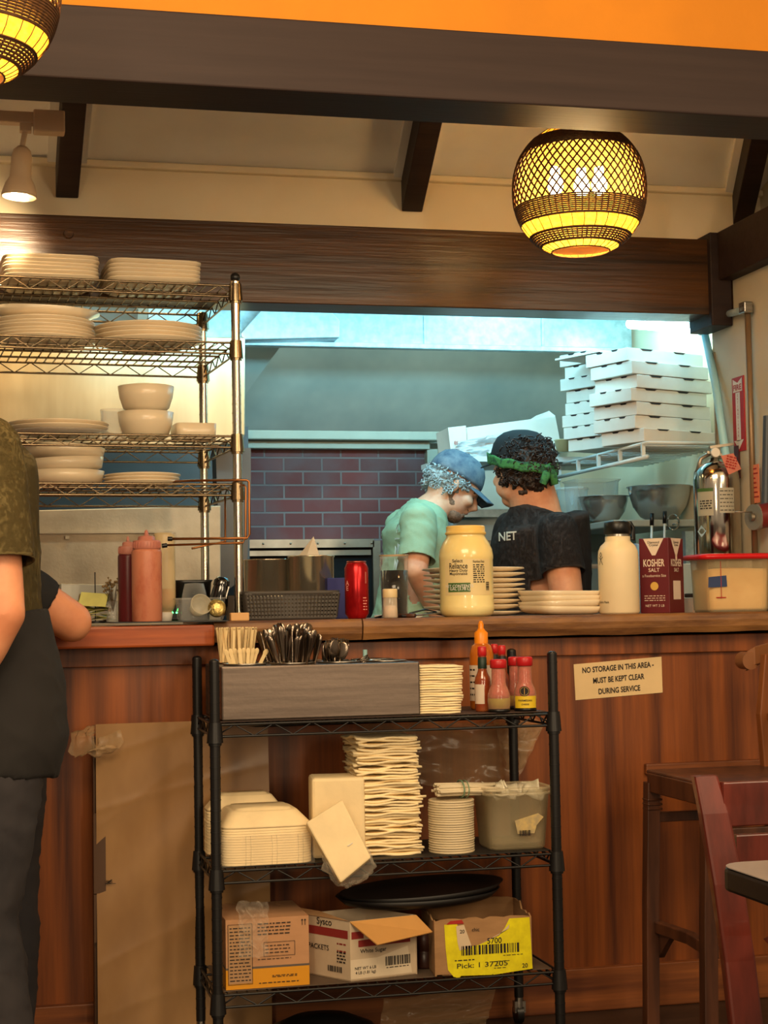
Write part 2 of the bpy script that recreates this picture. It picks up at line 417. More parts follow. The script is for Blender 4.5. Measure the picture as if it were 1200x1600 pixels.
# dark post and beam at the right end, joint in the right wall
XJ = 2.25
b = B().box((2.212, 4.785, 2.105), (.07, .17, .29)); struct('trim_13', b, beam_dark, bevel=.004)
zq = ZP(1160, 352, 4.6)
b = B().box((2.252, 4.24, 2.175), (.10, .92, .15)); struct('trim_14', b, beam_dark, bevel=.004)
struct('wall_jamb', B().box((XJ+.07, 4.50, 1.05), (.14, .40, 2.1)).box((XJ+.07, 4.78, .995), (.14, .16, 1.99)), mat('jamb_paint', C(206, 196, 172), .6, col2=C(196, 184, 158), ns=(3, 3, 3)))
struct('wall_right_upper', B().box((2.67, 4.24, 2.75), (.14, .92, 1.0)), cream)
b = B().box((XJ-.003, 4.845, 1.5), (.006, .008, .8)); struct('trim_15', b, steel_dull)

# ---------------- bar ----------------
bar = thing('bar_counter', 'long reddish wood panelled bar front below the pass-through', 'bar counter', (.8, YP+.1, 0))
x0, x1 = -1.6, 2.245
xc_ = (x0+x1)/2
part('front_panel', B().box((xc_, YP+.03, .54), (x1-x0, .06, .95)), panelwood, bar, world=True)
part('baseboard', B().box((xc_, YP-.008, .058), (x1-x0, .03, .116)), basewood, bar, world=True, bevel=.003)
part('top_trim', B().box((xc_, YP-.006, (ZP(965, 1022, YP)+1.018)/2), (x1-x0, .02, 1.018-ZP(965, 1022, YP))), panelwood, bar, world=True, bevel=.002)
xr = PX(905, YP, .3)
part('lower_trim', B().box(((xr+x1)/2+.1, YP-.008, ZP(1040, 1200, YP)), (x1-xr-.2, .02, .03)), basewood, bar, world=True, bevel=.004)
part('carcass', B().box((xc_, 4.70, .509), (x1-x0, .6, 1.018)), beam_dark, bar, world=True)
# tops
xs = PX(333, YF, CT)
o = solo('counter_ledge', B().box(((xs-1.6)/2, (YF-.03+5.0)/2, CT-.035), (xs+1.6, 5.0-YF+.03, .055)), ledgewood,
         'smooth reddish wood counter ledge at the left, under the squeeze bottles', 'counter top', loc=(0, YF, CT-.06), bevel=.006)
def slab(xa, xb, label, seed):
    b = B(); n = 60
    def ring(x):
        e = noise.noise(Vector((x*3.1, seed, 0)))*.012+noise.noise(Vector((x*11, seed, 3)))*.005
        bot = CT-.055+noise.noise(Vector((x*5, seed, 7)))*.006
        return [(x, YF+e+.004, CT-.006), (x, YF+e, CT-.02), (x, YF+e+.003, CT-.038), (x, YF+.012+e, bot), (x, 5.0, bot), (x, 5.0, CT), (x, YF+e+.012, CT)]
    b.loft([[Vector(q) for q in ring(xa+(xb-xa)*i/n)] for i in range(n+1)], smooth=False)
    solo('live_edge_slab', b, slabwood, label, 'counter top', loc=((xa+xb)/2, YF, CT-.055))
xj = PX(567, YF, CT)
slab(xs+.003, xj-.002, 'short live-edge wood slab under the grey perforated basket', 2)
slab(xj+.002, 2.245, 'long live-edge wood slab under the mayonnaise jar, plates and white flask', 5)

# paper notice on the bar panel
a, b_, c_, d_ = P(896, 1038, YP), P(1033, 1026, YP), P(1035, 1082, YP), P(899, 1094, YP)
n_ = Vector((0, -.0035, 0))
bb = B().hexa([p-Vector((0, .002, 0)) for p in (d_, c_, b_, a)], [p+Vector((0, 0, 0)) for p in (d_, c_, b_, a)])
sg = thing('paper_notice', 'cream paper notice about no storage stuck on the wood bar panel', 'sign', d_)
part('sheet', bb, mat('notice_paper', C(226, 196, 146), .8), sg, world=True)
ux = (b_-a).normalized(); uz = (a-d_).normalized(); ctr = (a+b_+c_+d_)/4
tb = B()
for k, s_ in enumerate(('NO STORAGE IN THIS AREA -', 'MUST BE KEPT CLEAR', 'DURING SERVICE')):
    text_into(tb, s_, .0155, flatfn(ctr+uz*(.031-.031*k)-Vector((0, .003, 0)), ux, uz), bold=.02, w=(.212, .152, .124)[k])
part('lettering', tb, ink, sg, world=True)

# ================= kitchen: hood, oven =================
YH = 5.85
zl = ZP(600, 543, YH); zlt = 2.60
xh0, xh1 = PX(386, YH, 2.0)-.35, XR-.02
hood = thing('extractor_hood', 'wide steel extractor hood over the brick oven', 'extractor hood', ((xh0+xh1)/2, YH, zl))
b = B().box(((xh0+xh1)/2, YH+.01, (zl+zlt)/2), (xh1-xh0, .02, zlt-zl))
for k in range(1, 4): b.box((xh0+(xh1-xh0)*k/4+.1, YH-.002, (zl+zlt)/2), (.012, .006, zlt-zl))
part('front_lip', b, galv, hood, world=True, bevel=.002)
b = B().box(((xh0+xh1)/2, YH-.004, zl+.004), (xh1-xh0, .04, .02)); part('drip_rail', b, galv, hood, world=True, bevel=.003)
zbk = ZP(600, 690, 6.55)
b = B(); b.hexa([(xh0, 6.10, 2.42), (xh1, 6.10, 2.42), (xh1, 6.10, 2.44), (xh0, 6.10, 2.44)],
                [(xh0, 6.6, zbk), (xh1, 6.6, zbk), (xh1, 6.6, zbk+.02), (xh0, 6.6, zbk+.02)])
part('canopy', b, hoodm, hood, world=True)
# left inner cheek with its slanted edge
b = B().prism([P(442, 536, 6.1), P(330, 530, 6.1), P(330, 690, 6.4), P(386, 608, 6.3)], (0, .012, 0)); part('cheek', b, hoodm, hood, world=True)
# filter box over the lip at the left
b = B().prism([P(380, 531, 5.75), P(531, 528, 5.75), P(531, 500, 5.75), P(512, 481, 5.75), P(420, 470, 5.75), P(376, 520, 5.75)], (0, .09, 0))
part('duct_box', b, galv, hood, world=True, bevel=.004)

brick = bpy.data.materials.new('oven_brick'); brick.use_nodes = True; nt = brick.node_tree; N = nt.nodes; L = nt.links
bk = N.new('ShaderNodeTexBrick'); tc = N.new('ShaderNodeTexCoord'); sp = N.new('ShaderNodeSeparateXYZ'); cb = N.new('ShaderNodeCombineXYZ')
L.new(tc.outputs['Object'], sp.inputs[0]); L.new(sp.outputs[0], cb.inputs[0]); L.new(sp.outputs[2], cb.inputs[1]); L.new(cb.outputs[0], bk.inputs[0])
bk.inputs['Scale'].default_value = 1; bk.inputs['Brick Width'].default_value = .15; bk.inputs['Row Height'].default_value = .053
bk.inputs['Mortar Size'].default_value = .0042; bk.inputs['Mortar Smooth'].default_value = .3
bk.inputs['Color1'].default_value = (*C(112, 52, 50), 1); bk.inputs['Color2'].default_value = (*C(88, 46, 46), 1); bk.inputs['Mortar'].default_value = (*C(112, 104, 104), 1)
nz = N.new('ShaderNodeTexNoise'); nz.inputs['Scale'].default_value = 5; nz.inputs['Detail'].default_value = 6; L.new(tc.outputs['Object'], nz.inputs[0])
mx = N.new('ShaderNodeMix'); mx.data_type = 'RGBA'; mx.blend_type = 'MIX'; L.new(bk.outputs[0], mx.inputs[6]); mx.inputs[7].default_value = (*C(96, 88, 92), 1)
rp = N.new('ShaderNodeMapRange'); rp.inputs[1].default_value = .42; rp.inputs[2].default_value = .75; rp.inputs[4].default_value = .7
L.new(nz.outputs['Fac'], rp.inputs[0]); L.new(rp.outputs[0], mx.inputs[0]); L.new(mx.outputs[2], N['Principled BSDF'].inputs['Base Color'])
N['Principled BSDF'].inputs['Roughness'].default_value = .75
bp = N.new('ShaderNodeBump'); bp.inputs['Strength'].default_value = .6; bp.inputs['Distance'].default_value = .004; bp.invert = True
L.new(bk.outputs['Fac'], bp.inputs['Height']); L.new(bp.outputs[0], N['Principled BSDF'].inputs['Normal'])
YO = 6.30
xo0, xo1 = PX(340, YO)-.3, P(665, 790, YO).x
zo0, zo1 = P(480, 852, YO).z, P(500, 702, YO).z
xm = P(583, 870, YO).x
oven = thing('brick_oven', 'red brick deck oven under the steel hood, black mouth below', 'oven', ((xo0+xo1)/2, YO, 0))
b = B().box(((xo0+xo1)/2, YO+.2, (zo0+zo1)/2), (xo1-xo0, .4, zo1-zo0)); b.box(((xm+xo1)/2, YO+.2, zo0/2), (xo1-xm, .4, zo0)); b.box(((xo0+xm)/2, YO+.2, .5), (xm-xo0, .4, .9))
ob = part('brickwork', b, brick, oven, world=True)
gf = mat('grey_green_frame', C(158, 164, 150), .5, .2)
b = B(); b.box(((xo0+xo1)/2, YO-.02, zo1+.012), (xo1-xo0+.02, .06, .03)); b.box(((xo0+xo1)/2, YO-.045, zo1+.045), (xo1-xo0+.08, .1, .035)); part('mantel', b, gf, oven, world=True, bevel=.004)
b = B().box((xo1+.022, YO-.01, (zo1+.6)/2), (.045, .06, zo1-.6)); part('side_frame', b, gf, oven, world=True, bevel=.003)
b = B(); b.box(((xo0+xm)/2, YO-.012, zo0+.006), (xm-xo0, .02, .032)); b.box((xm+.01, YO-.012, .95), (.03, .02, zo0*2-1.9+.03))
b.box(((xo0+xm)/2-.01, YO-.004, zo0-.03), (xm-xo0, .012, .02))
for k in range(9): b.ell((xo0+.05+k*(xm-xo0-.06)/8, YO-.024, zo0+.006), .004)
part('mouth_frame', b, steel_dull, oven, world=True)
b = B().box(((xo0+xm)/2, YO+.02, (zo0+.95)/2), (xm-xo0, .02, zo0-.95)); part('mouth', b, mat('oven_black', C(14, 14, 16), .9), oven, world=True)
pa = P(432, 870, YO-.0)
b = B().box((P(480,885,YO).x, YO-.03, 1.12), (.4, .01, .16)); 
part('door_glass', B().box((P(398, 880, YO).x, YO-.012, 1.22), (.07, .008, .11)), mat('blue_grey_glass', C(70, 92, 112), .2), oven, world=True)

# stainless panels behind the plate rack
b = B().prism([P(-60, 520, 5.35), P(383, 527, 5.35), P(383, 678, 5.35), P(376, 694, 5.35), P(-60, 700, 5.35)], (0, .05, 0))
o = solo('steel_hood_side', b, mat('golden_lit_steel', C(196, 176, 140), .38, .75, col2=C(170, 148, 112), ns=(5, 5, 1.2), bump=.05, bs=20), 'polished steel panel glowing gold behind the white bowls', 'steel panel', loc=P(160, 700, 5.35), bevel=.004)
b = B().prism([P(-60, 800, 5.30), P(345, 790, 5.30), P(345, 985, 5.30), P(-60, 985, 5.30)], (0, .04, 0))
st = mat('stippled_steel', C(190, 172, 146), .5, .55, col2=C(172, 154, 128), ns=(8, 8, 8), bump=.1, bs=120)
sp_ = thing('steel_backsplash', 'dull beige steel backsplash behind the squeeze bottles', 'steel panel', P(140, 985, 5.3))
part('sheet', b, st, sp_, world=True, bevel=.003)
b = B()
b.box(P(150, 832, 5.295), (.5, .012, .006)); b.box(P(105, 840, 5.292), (.012, .01, .01)); part('seam', b, st, sp_, world=True)
b = B().box((P(340, 850, 5.4).x, 5.45, 1.25), (.012, .1, .5)); 
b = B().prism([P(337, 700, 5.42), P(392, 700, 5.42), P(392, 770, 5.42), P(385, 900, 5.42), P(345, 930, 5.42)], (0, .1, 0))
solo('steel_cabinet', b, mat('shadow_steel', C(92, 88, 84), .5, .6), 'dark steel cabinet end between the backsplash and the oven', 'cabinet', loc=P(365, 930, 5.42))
b = B().box(((P(386, 740, 6.2).x-.6)/2, 6.2, 1.55), (P(386, 740, 6.2).x+.6, .08, .5))
solo('wall_cabinet', b, mat('blue_steel', C(78, 82, 84), .5, .4), 'blue-grey steel cupboard seen through the gap behind the stacked plates', 'cabinet', loc=((P(386, 740, 6.2).x-.6)/2, 6.2, 1.3))
# ================= lamps =================
shadeb = mat('brown_rattan', C(96, 60, 26), .7, col2=C(66, 38, 18), ns=(80, 80, 80), transl=.12)
shadey = mat('pale_raffia', C(246, 196, 84), .8, col2=C(226, 164, 50), ns=(70, 70, 120), transl=.6, bump=.4, bs=220)
liner = film('raffia_liner', C(250, 196, 90), .3, .8)
# liner glows by letting light through
_n = liner.node_tree.nodes; _l = liner.node_tree.links
tl = _n.new('ShaderNodeBsdfTranslucent'); tl.inputs[0].default_value = (*C(252, 204, 96), 1)
for q in list(_n):
    if q.type == 'MIX_SHADER': mixn = q
_l.new(tl.outputs[0], mixn.inputs[2]); _l.remove(mixn.inputs[0].links[0]); mixn.inputs[0].default_value = .45
bulbm = mat('lit_bulb', (1, .8, .5), .5, emis=(1, .78, .45), estr=35)
RS = .176
def shade_r(z):      # profile radius at height z (centre 0)
    k = abs(z)/RS
    return RS*(max(0, 1-(k*.98)**2.25))**.5
def ring_pts(z, r, n=96, amp=0., fr=0, ph=0): return [(math.cos(2*PI*i/n)*(r+amp*math.sin(fr*2*PI*i/n+ph)), math.sin(2*PI*i/n)*(r+amp*math.sin(fr*2*PI*i/n+ph)), z) for i in range(n)]
def pendant(loc, label, power):
    t = thing('pendant_lamp', label, 'lamp', loc, group=None)
    ZB, ZT = -.164, .160
    # diamond lattice
    b = B(); z0, z1 = -.045, .095; NS = 50
    for sgn in (1, -1):
        for k in range(NS):
            pts = []
            for i in range(9):
                u = i/8; z = z0+(z1-z0)*u; a = 2*PI*k/NS+sgn*u*.62; r = shade_r(z)+sgn*.0006
                pts.append((r*math.cos(a), r*math.sin(a), z))
            b.tube(pts, .0025, 4)
    part('lattice', b, shadeb, t)
    # woven brown bands : tight weft rings over upright stakes
    for (za_, zb_, n) in ((.095, .134, 8), (-.093, -.045, 10), (-.150, -.124, 6)):
        b = B()
        for i in range(n):
            z = za_+(zb_-za_)*(i+.5)/n
            b.tube(ring_pts(z, shade_r(z), 108, .0016, 54, PI*(i % 2)), .0025, 4, closed=True)
        for k in range(60):
            a = 2*PI*k/60; pts = [((shade_r(z)-.001)*math.cos(a), (shade_r(z)-.001)*math.sin(a), z) for z in (za_, (za_+zb_)/2, zb_)]
            b.tube(pts, .0022, 4)
        part('woven_band', b, shadeb, t)
    # pale raffia bands
    for (za_, zb_) in ((.134, ZT), (-.124, -.093), (ZB, -.150)):
        b = B(); n = 48
        b.grid(lambda u, v: (lambda z, a: (shade_r(z)*math.cos(a), shade_r(z)*math.sin(a), z))(za_+(zb_-za_)*v, 2*PI*u), 96, 3)
        part('raffia_band', b, shadey, t)
        b = B()
        for k in range(30):
            a = 2*PI*k/30+.03; b.tube([((shade_r(z)+.001)*math.cos(a+q), (shade_r(z)+.001)*math.sin(a+q), z) for z, q in ((za_, 0), ((za_+zb_)/2, .01), (zb_, .0))], .0012, 4)
        for z in (za_, zb_): b.tube(ring_pts(z, shade_r(z)+.001), .002, 5, closed=True)
        part('stitching', b, shadeb, t)
    b = B().lathe([(shade_r(z)-.004, z) for z in [-.15+.3*i/20 for i in range(21)]], n=48); part('liner', b, liner, t)
    b = B(); sb = B()
    for k in range(3):
        x, y, zz = ((-.062, .012, .018), (-.006, -.035, .004), (.054, -.008, .018))[k]
        b.ell((x, y, zz-.002), (.021, .021, .028)); b.cyl((x, y, zz+.02), (x, y, zz+.045), .013, .012)
        sb.cyl((x, y, zz+.045), (x*.8, y*.8, zz+.1), .014); sb.tube([(x*.8, y*.8, zz+.1), (0, 0, .15)], .005)
    part('bulb', b, bulbm, t); part('socket', sb, mat('socket_metal', C(150, 120, 80), .4, .8), t)
    part('cord', B().cyl((0, 0, .14), (0, 0, (zs+sl*(4.8-loc[1])-loc[2]) if loc[1] > 3.7 else 3.3-loc[2]), .004), blackp, t)
    b = B(); 
    for k in range(4): a = PI/2*k; b.tube([(0, 0, .156), (shade_r(.155)*math.cos(a), shade_r(.155)*math.sin(a), .156)], .002)
    part('spider', b, steel_dull, t)
    for k in range(3):
        x, y = ((-.062, .012), (-.006, -.035), (.054, -.008))[k]
        l = point('bulb_light', (0, 0, 0), power/3, (1.0, .66, .27), .035); l.parent = t; l.location = (x, y, -.045)
    return t
pendant(P(905, 298, 4.12), 'round woven rattan pendant lamp hanging at right with three lit bulbs', 9)
pendant(P(-62, -22, 3.0), 'round woven rattan pendant lamp cropped by the top left corner', 6)

# track spotlight
tr = thing('track_light', 'beige track light with one bell-shaped spot head at upper left', 'track light', P(40, 205, 4.3))
YT = 4.35
a = P(-200, 190, YT); c = P(101, 196, YT); b = B().box(((a.x+c.x)/2, YT, c.z+.012), (c.x-a.x, .035, .03))
beige = mat('beige_enamel', C(214, 186, 150), .45)
part('track', b, beige, tr, world=True, bevel=.003)
a = P(52, 190, YT); b = B().box(((a.x+c.x)/2, YT-.002, a.z-.002), (c.x-a.x, .045, .058)); part('feed_box', b, beige, tr, world=True, bevel=.004)
h = P(35, 228, YT); dn = P(30, 308, YT)
b = B().box(P(40, 200, YT), (.03, .03, .022)); b.cyl(P(40, 200, YT), h, .007); part('stem', b, beige, tr, world=True, bevel=.002)
ax = (dn-h).normalized(); Mx = ax.to_track_quat('Z', 'Y').to_matrix()
H = (dn-h).length
pr = [(0, 0), (.012, .002), (.022, .012), (.0265, .03), (.027, .5*H), (.028, .62*H), (.038, .75*H), (.045, .93*H), (.046, H), (.043, H), (.036, .78*H), (.02, .7*H), (0, .7*H)]
b = B().lathe(pr, c=h, M=Mx, n=32); part('spot_head', b, beige, tr, world=True)
b = B().ell(h+ax*H*.84, .025); part('bulb', b, bulbm, tr, world=True)
lp = h+ax*(H+.004)
spot('track_spot_light', lp, lp+Vector((-.17, .37, -.09)), 42, (1, .76, .46), 84, .8, .03)

# ================= chrome plate rack =================
wiremet = mat('warm_chrome_wire', C(142, 124, 98), .25, 1.)
def wire_shelf(x0, x1, y0, y1, z, deckr=.0022, pitch=.026, trh=.030, r=.0032, nz_=None, runs=3):
    b = B()
    for zz in (z, z-trh):
        for (p, q) in (((x0, y0, zz), (x1, y0, zz)), ((x0, y1, zz), (x1, y1, zz)), ((x0, y0, zz), (x0, y1, zz)), ((x1, y0, zz), (x1, y1, zz))):
            b.cyl(p, q, r, n=6)
    def zig(p, q, n):
        p = Vector(p); q = Vector(q); pts = [p.lerp(q, i/n)+Vector((0, 0, 0 if i % 2 else -trh)) for i in range(n+1)]
        b.tube(pts, r*.7, 4)
    n = int((x1-x0)/.045); n += n % 2; m_ = max(4, int((y1-y0)/.045)); m_ += m_ % 2
    zig((x0, y0, z), (x1, y0, z), n); zig((x0, y1, z), (x1, y1, z), n); zig((x0, y0, z), (x0, y1, z), m_); zig((x1, y0, z), (x1, y1, z), m_)
    k = int((x1-x0)/pitch)
    for i in range(1, k): 
        x = x0+(x1-x0)*i/k; b.cyl((x, y0, z+.002), (x, y1, z+.002), deckr, n=5, caps=False)
    for i in range(1, runs+1):
        y = y0+(y1-y0)*i/(runs+1); b.cyl((x0, y, z-.002), (x1, y, z-.002), r, n=6)
    return b
def post(b, x, y, z0, z1, r=.0125):
    b.cyl((x, y, z0), (x, y, z1), r, n=16)
    z = z0+.03
    while z < z1-.01:
        b.cyl((x, y, z), (x, y, z+.0025), r+.0009, n=16); z += .0254
    b.ell((x, y, z1), (r, r, r*.6))
YW = 4.48; XW = PX(371, YW, 1.5)
rw = math.radians(4)
rack = thing('plate_rack', 'tall chrome wire shelving rack stacked with cream plates at left', 'shelving rack', (XW, YW, CT), rw)
RW, RD = 1.2, .46
zsh = [ZP(366, y, YW)-CT for y in (447, 536, 682, 757)]
def collar(x, y, z, r=.0125):
    b = B(); b.cyl((x, y, z-.042), (x, y, z+.006), r+.008, r+.004, n=16); b.cyl((x, y, z-.048), (x, y, z-.042), r+.004, n=16); return b
for z in zsh:
    s_ = part('wire_shelf', wire_shelf(-RW, 0, 0, RD, z), wiremet, rack)
    for x in (-RW, 0):
        for y in (0, RD): part('collar', collar(x, y, z), wiremet, s_)
for x in (-RW, 0):
    for y in (0, RD):
        b = B(); post(b, x, y, 0, (zsh[0]+.012) if y == 0 else zsh[0]+.004); part('post', b, chrome, rack)
for x in (0,): part('post_cap', B().ell((x, 0, zsh[0]+.024), .0135), blackp, rack)
RK = RM(rack)
def RL(px, py_ignore, yl, k):    # local rack point under image column px at rack depth yl on shelf k -> world
    zz = zsh[k]+CT+.004; Y = YW+yl; return Vector((PX(px, Y, zz), Y, zz))

# plates ---------------------------------------------------------------
def round_plate(r, h=.02):
    return B().lathe([(0, .004), (r*.55, .004), (r*.62, .006), (r*.97, h-.001), (r, h), (r*1.0, h-.003), (r*.66, .001), (r*.6, 0), (0, 0)], n=44)
def square_plate(r, h=.02, asp=1.):
    return B().lathe([(0, .004), (r*.7, .004), (r*.78, .006), (r*.98, h-.001), (r, h), (r*1.0, h-.003), (r*.8, .001), (r*.74, 0), (0, 0)], n=48, sq=7, asp=asp)
def stack(name, bld, mats, loc, n, dz, lab, cat, group, jx=.002, tilt=.01, rz=0, **kw):
    first = None; res = []
    for k in range(n):
        l = Vector(loc)+Vector((rnd(-jx, jx), rnd(-jx, jx), dz*k)); rot = (rnd(-tilt, tilt), rnd(-tilt, tilt), rz+rnd(-.02, .02))
        label = '%s %s' % ('bottom' if k == 0 and n > 1 else nth(n-1-k), lab)
        if first is None:
            first = solo(name, bld, mats, label, cat, loc=l, world=False, rot=rot, group=group, **kw); res.append(first)
        else: res.append(dup(first, l, label=label, rot=rot))
    return res
p = RL(76, 0, .13, 0); stack('square_plate', square_plate(.128, .018), plate, p, 6, .0105, 'cream square plate of the left stack on the top rack shelf', 'plate', 'square plates on the top rack shelf', rz=rw)
p = RL(234, 0, .13, 0); stack('square_plate', square_plate(.128, .018), plate, p, 5, .0115, 'cream square plate of the right stack on the top rack shelf', 'plate', 'square plates on the top rack shelf', rz=rw)
p = RL(68, 0, .16, 1); q = stack('round_plate', round_plate(.142, .018), plate, p, 6, .0095, 'round cream plate of the left pile on the second rack shelf', 'plate', 'round plates on the second rack shelf')
b = B().lathe([(0, .006), (.09, .006), (.15, .027), (.153, .026), (.095, 0), (0, 0)], n=44, sq=2.4, asp=.8)
solo('oval_platter', b, plate, 'wide cream platter lying on top of the left round plates, second shelf', 'plate', loc=p+Vector((0, 0, .07)), world=False, rot=(0, .03, 0))
p = RL(232, 0, .16, 1); stack('round_plate', round_plate(.15, .02), plate, p, 4, .012, 'wide round cream plate of the right pile on the second rack shelf', 'plate', 'round plates on the second rack shelf')
p = RL(90, 0, .16, 2); 
glassm = mat('clear_glass', (.95, .97, .95), .03, trans=1., ior=1.4)
solo('glass_plate', round_plate(.142, .02), clearp, 'clear glass plate under two cream plates on the third shelf', 'plate', loc=p, world=False)
stack('round_plate', round_plate(.138, .02), plate, p+Vector((0, 0, .013)), 2, .011, 'round cream plate on the glass plate, third rack shelf', 'plate', 'plates on the third rack shelf')
bowlp = [(0, .006), (.035, .006), (.06, .022), (.07, .05), (.074, .078), (.078, .078), (.074, .048), (.064, .018), (.04, 0), (0, 0)]
p = RL(229, 0, .16, 2)
stack('deep_bowl', B().lathe(bowlp, n=40), plate, p, 2, .072, 'glossy cream deep bowl of the pair on the third rack shelf', 'bowl', 'deep bowls on the third rack shelf', tilt=.005)
p = RL(178, 0, .2, 2); solo('plastic_tub', B().lathe([(.0, 0), (.03, 0), (.036, .09), (.038, .09), (.033, .001)], n=28), clearp, 'small clear tub left of the two stacked cream bowls', 'tub', loc=p, world=False)
p = RL(302, 0, .16, 2); solo('baking_dish', B().lathe([(0, .004), (.05, .004), (.053, .044), (.057, .044), (.055, 0), (0, 0)], n=40, sq=8, asp=1.1), plate, 'low square cream dish right of the stacked bowls', 'dish', loc=p, world=False, rot=(0, 0, rw))
p = RL(100, 0, .18, 3)
wb = B().lathe([(0, .005), (.06, .005), (.1, .02), (.108, .045), (.111, .045), (.105, .016), (.062, 0), (0, 0)], n=44)
for k, tl_ in enumerate((0, .05, -.06)):
    zz = p+Vector((0, 0, (0, .031, .064)[k])); lb = ('bottom', 'middle tilted', 'topmost tilted')[k]+' wide cream bowl on the lowest rack shelf'
    if k == 0: wb0 = solo('wide_bowl', wb, plate, lb, 'bowl', loc=zz, world=False, group='wide bowls on the lowest rack shelf')
    else: dup(wb0, zz+Vector((0, 0, .004)), label=lb, rot=(0, -tl_, .4))
p = RL(222, 0, .17, 3); stack('round_plate', round_plate(.106, .016), plate, p, 3, .0095, 'small round cream plate on the lowest rack shelf', 'plate', 'plates on the lowest rack shelf')

# hanging copper-coloured wire baskets handles on the rack post
cop = mat('copper_rod', C(168, 108, 62), .3, .9)
hg = thing('wire_hanger', 'copper-coloured wire rods with black tips hanging from the rack corner', 'hanger', P(382, 850, 4.44))
b = B()
def rp_(px, py, Y): return P(px, py, Y)
b.tube([rp_(262, 753, 4.62), rp_(300, 751, 4.52), rp_(386, 750, 4.44), rp_(389, 753, 4.44), rp_(390, 835, 4.44), rp_(386, 841, 4.44), rp_(266, 842, 4.46)], .0035, 8)
b.tube([rp_(374, 758, 4.47), rp_(382, 758, 4.44), rp_(384, 762, 4.44), rp_(384, 838, 4.44), rp_(380, 848, 4.44), rp_(258, 852, 4.46)], .003, 8)
b.tube([rp_(352, 775, 4.6), rp_(352, 846, 4.6), rp_(300, 857, 4.55)], .003, 8)
part('rod', b, cop, hg, world=True)
b = B().cyl(rp_(262, 842, 4.46), rp_(269, 842, 4.46), .006); b.cyl(rp_(253, 853, 4.46), rp_(261, 852, 4.46), .006); part('tip', b, blackp, hg, world=True)
# ================= things on the counter =================
def on(px, Y, z=CT): return Vector((PX(px, Y, z), Y, z))
def HT(px, y, Y, z=CT): return ZP(px, y, Y)-z
def face_ang(p): return math.atan2(-p[1], -p[0])    # azimuth from a thing toward the room
# mayonnaise jar
p = on(730, 4.42); R = 42.5*S(4.42, 730); Hh = HT(730, 822, 4.42)
jar = thing('mayonnaise_jar', 'big pale yellow plastic mayonnaise jar with a paper label', 'jar', p)
may = mat('mayonnaise', C(240, 216, 138), .4, col2=C(228, 196, 110), ns=(8, 8, 8))
jp = mat('jar_plastic', C(244, 226, 160), .22, col2=C(236, 210, 136), ns=(6, 6, 6), coat=.4)
k = Hh
part('body', B().lathe([(0, .003), (R*.8, 0), (R*.95, .008), (R, .02), (R, .03), (R*.985, .034), (R*.985, .155*k/.25), (R, .16*k/.25), (R, .168*k/.25), (R*.96, .185*k/.25), (R*.84, .205*k/.25), (R*.73, .217*k/.25), (R*.71, .222*k/.25), (R*.71, .226*k/.25)], n=48), jp, jar)
part('rim', B().lathe([(R*.72, k*.9), (R*.75, k*.905), (R*.75, k*.93), (R*.715, k*.935), (R*.715, k*.985), (R*.69, k), (R*.64, k), (R*.64, k*.88)], n=48), mat('jar_neck', C(240, 200, 110), .35), jar)
fa = face_ang(p)+.06
b = B(); patch(b, (0, 0, 0), R*.985, fa-.95, fa+.98, k*.235, k*.64)
lab = part('label', b, mat('jar_label', C(232, 208, 150), .5), jar)
b = B(); patch(b, (0, 0, 0), R*.985, fa-.78, fa+.08, k*.27, k*.37, eps=.0012); part('green_band', b, mat('label_green', C(70, 104, 48), .5), jar)
b = B()
for s_, h, zz, aa, wd in (('Select', .009, .61, -.38, None), ('Reliance', .016, .555, -.36, .052), ('Heavy Duty', .008, .50, -.36, None), ('Mayonnaise', .008, .465, -.36, None), ('Nutrition Facts', .007, .60, .42, .034)):
    text_into(b, s_, h, cylfn((0, 0, 0), R*.985, fa+aa, k*zz, .0015), w=wd)
fn = cylfn((0, 0, 0), R*.985, fa+.42, k*.47, .0015); lines_into(b, fn, .034, .052, 9)
barcode(b, lambda u, v: cylfn((0, 0, 0), R*.985, fa+.80, k*.33, .0015)(v, u), .022, .012, 14)
part('lettering', b, ink, jar)
b = B()
for s_, zz in (('NET CONTENTS', .335), ('1 GAL (3.78 L)', .30)): text_into(b, s_, .008, cylfn((0, 0, 0), R*.985, fa-.36, k*zz, .0018))
part('lettering', b, whitep, jar)
# plate stack behind the jar, both sides
p = on(741, 4.68); 
stack('dinner_plate', B().lathe([(0, .005), (.075, .005), (.082, .009), (.1425, .0155), (.144, .0125), (.09, .001), (.08, 0), (0, 0)], n=44, sq=2.6), plate, p, 9, .0155, 'cream plate of the tall pile behind the mayonnaise jar', 'plate', 'plates piled behind the jar', tilt=.012)
p = on(876, 4.5)
stack('soup_plate', B().lathe([(0, .006), (.06, .006), (.085, .014), (.098, .0255), (.101, .0245), (.092, .008), (.066, 0), (0, 0)], n=44, sq=5), plate, p, 4, .0145, 'cream squared bowl of the low stack beside the white flask', 'bowl', 'squared bowls beside the flask', tilt=.02, rz=.2)
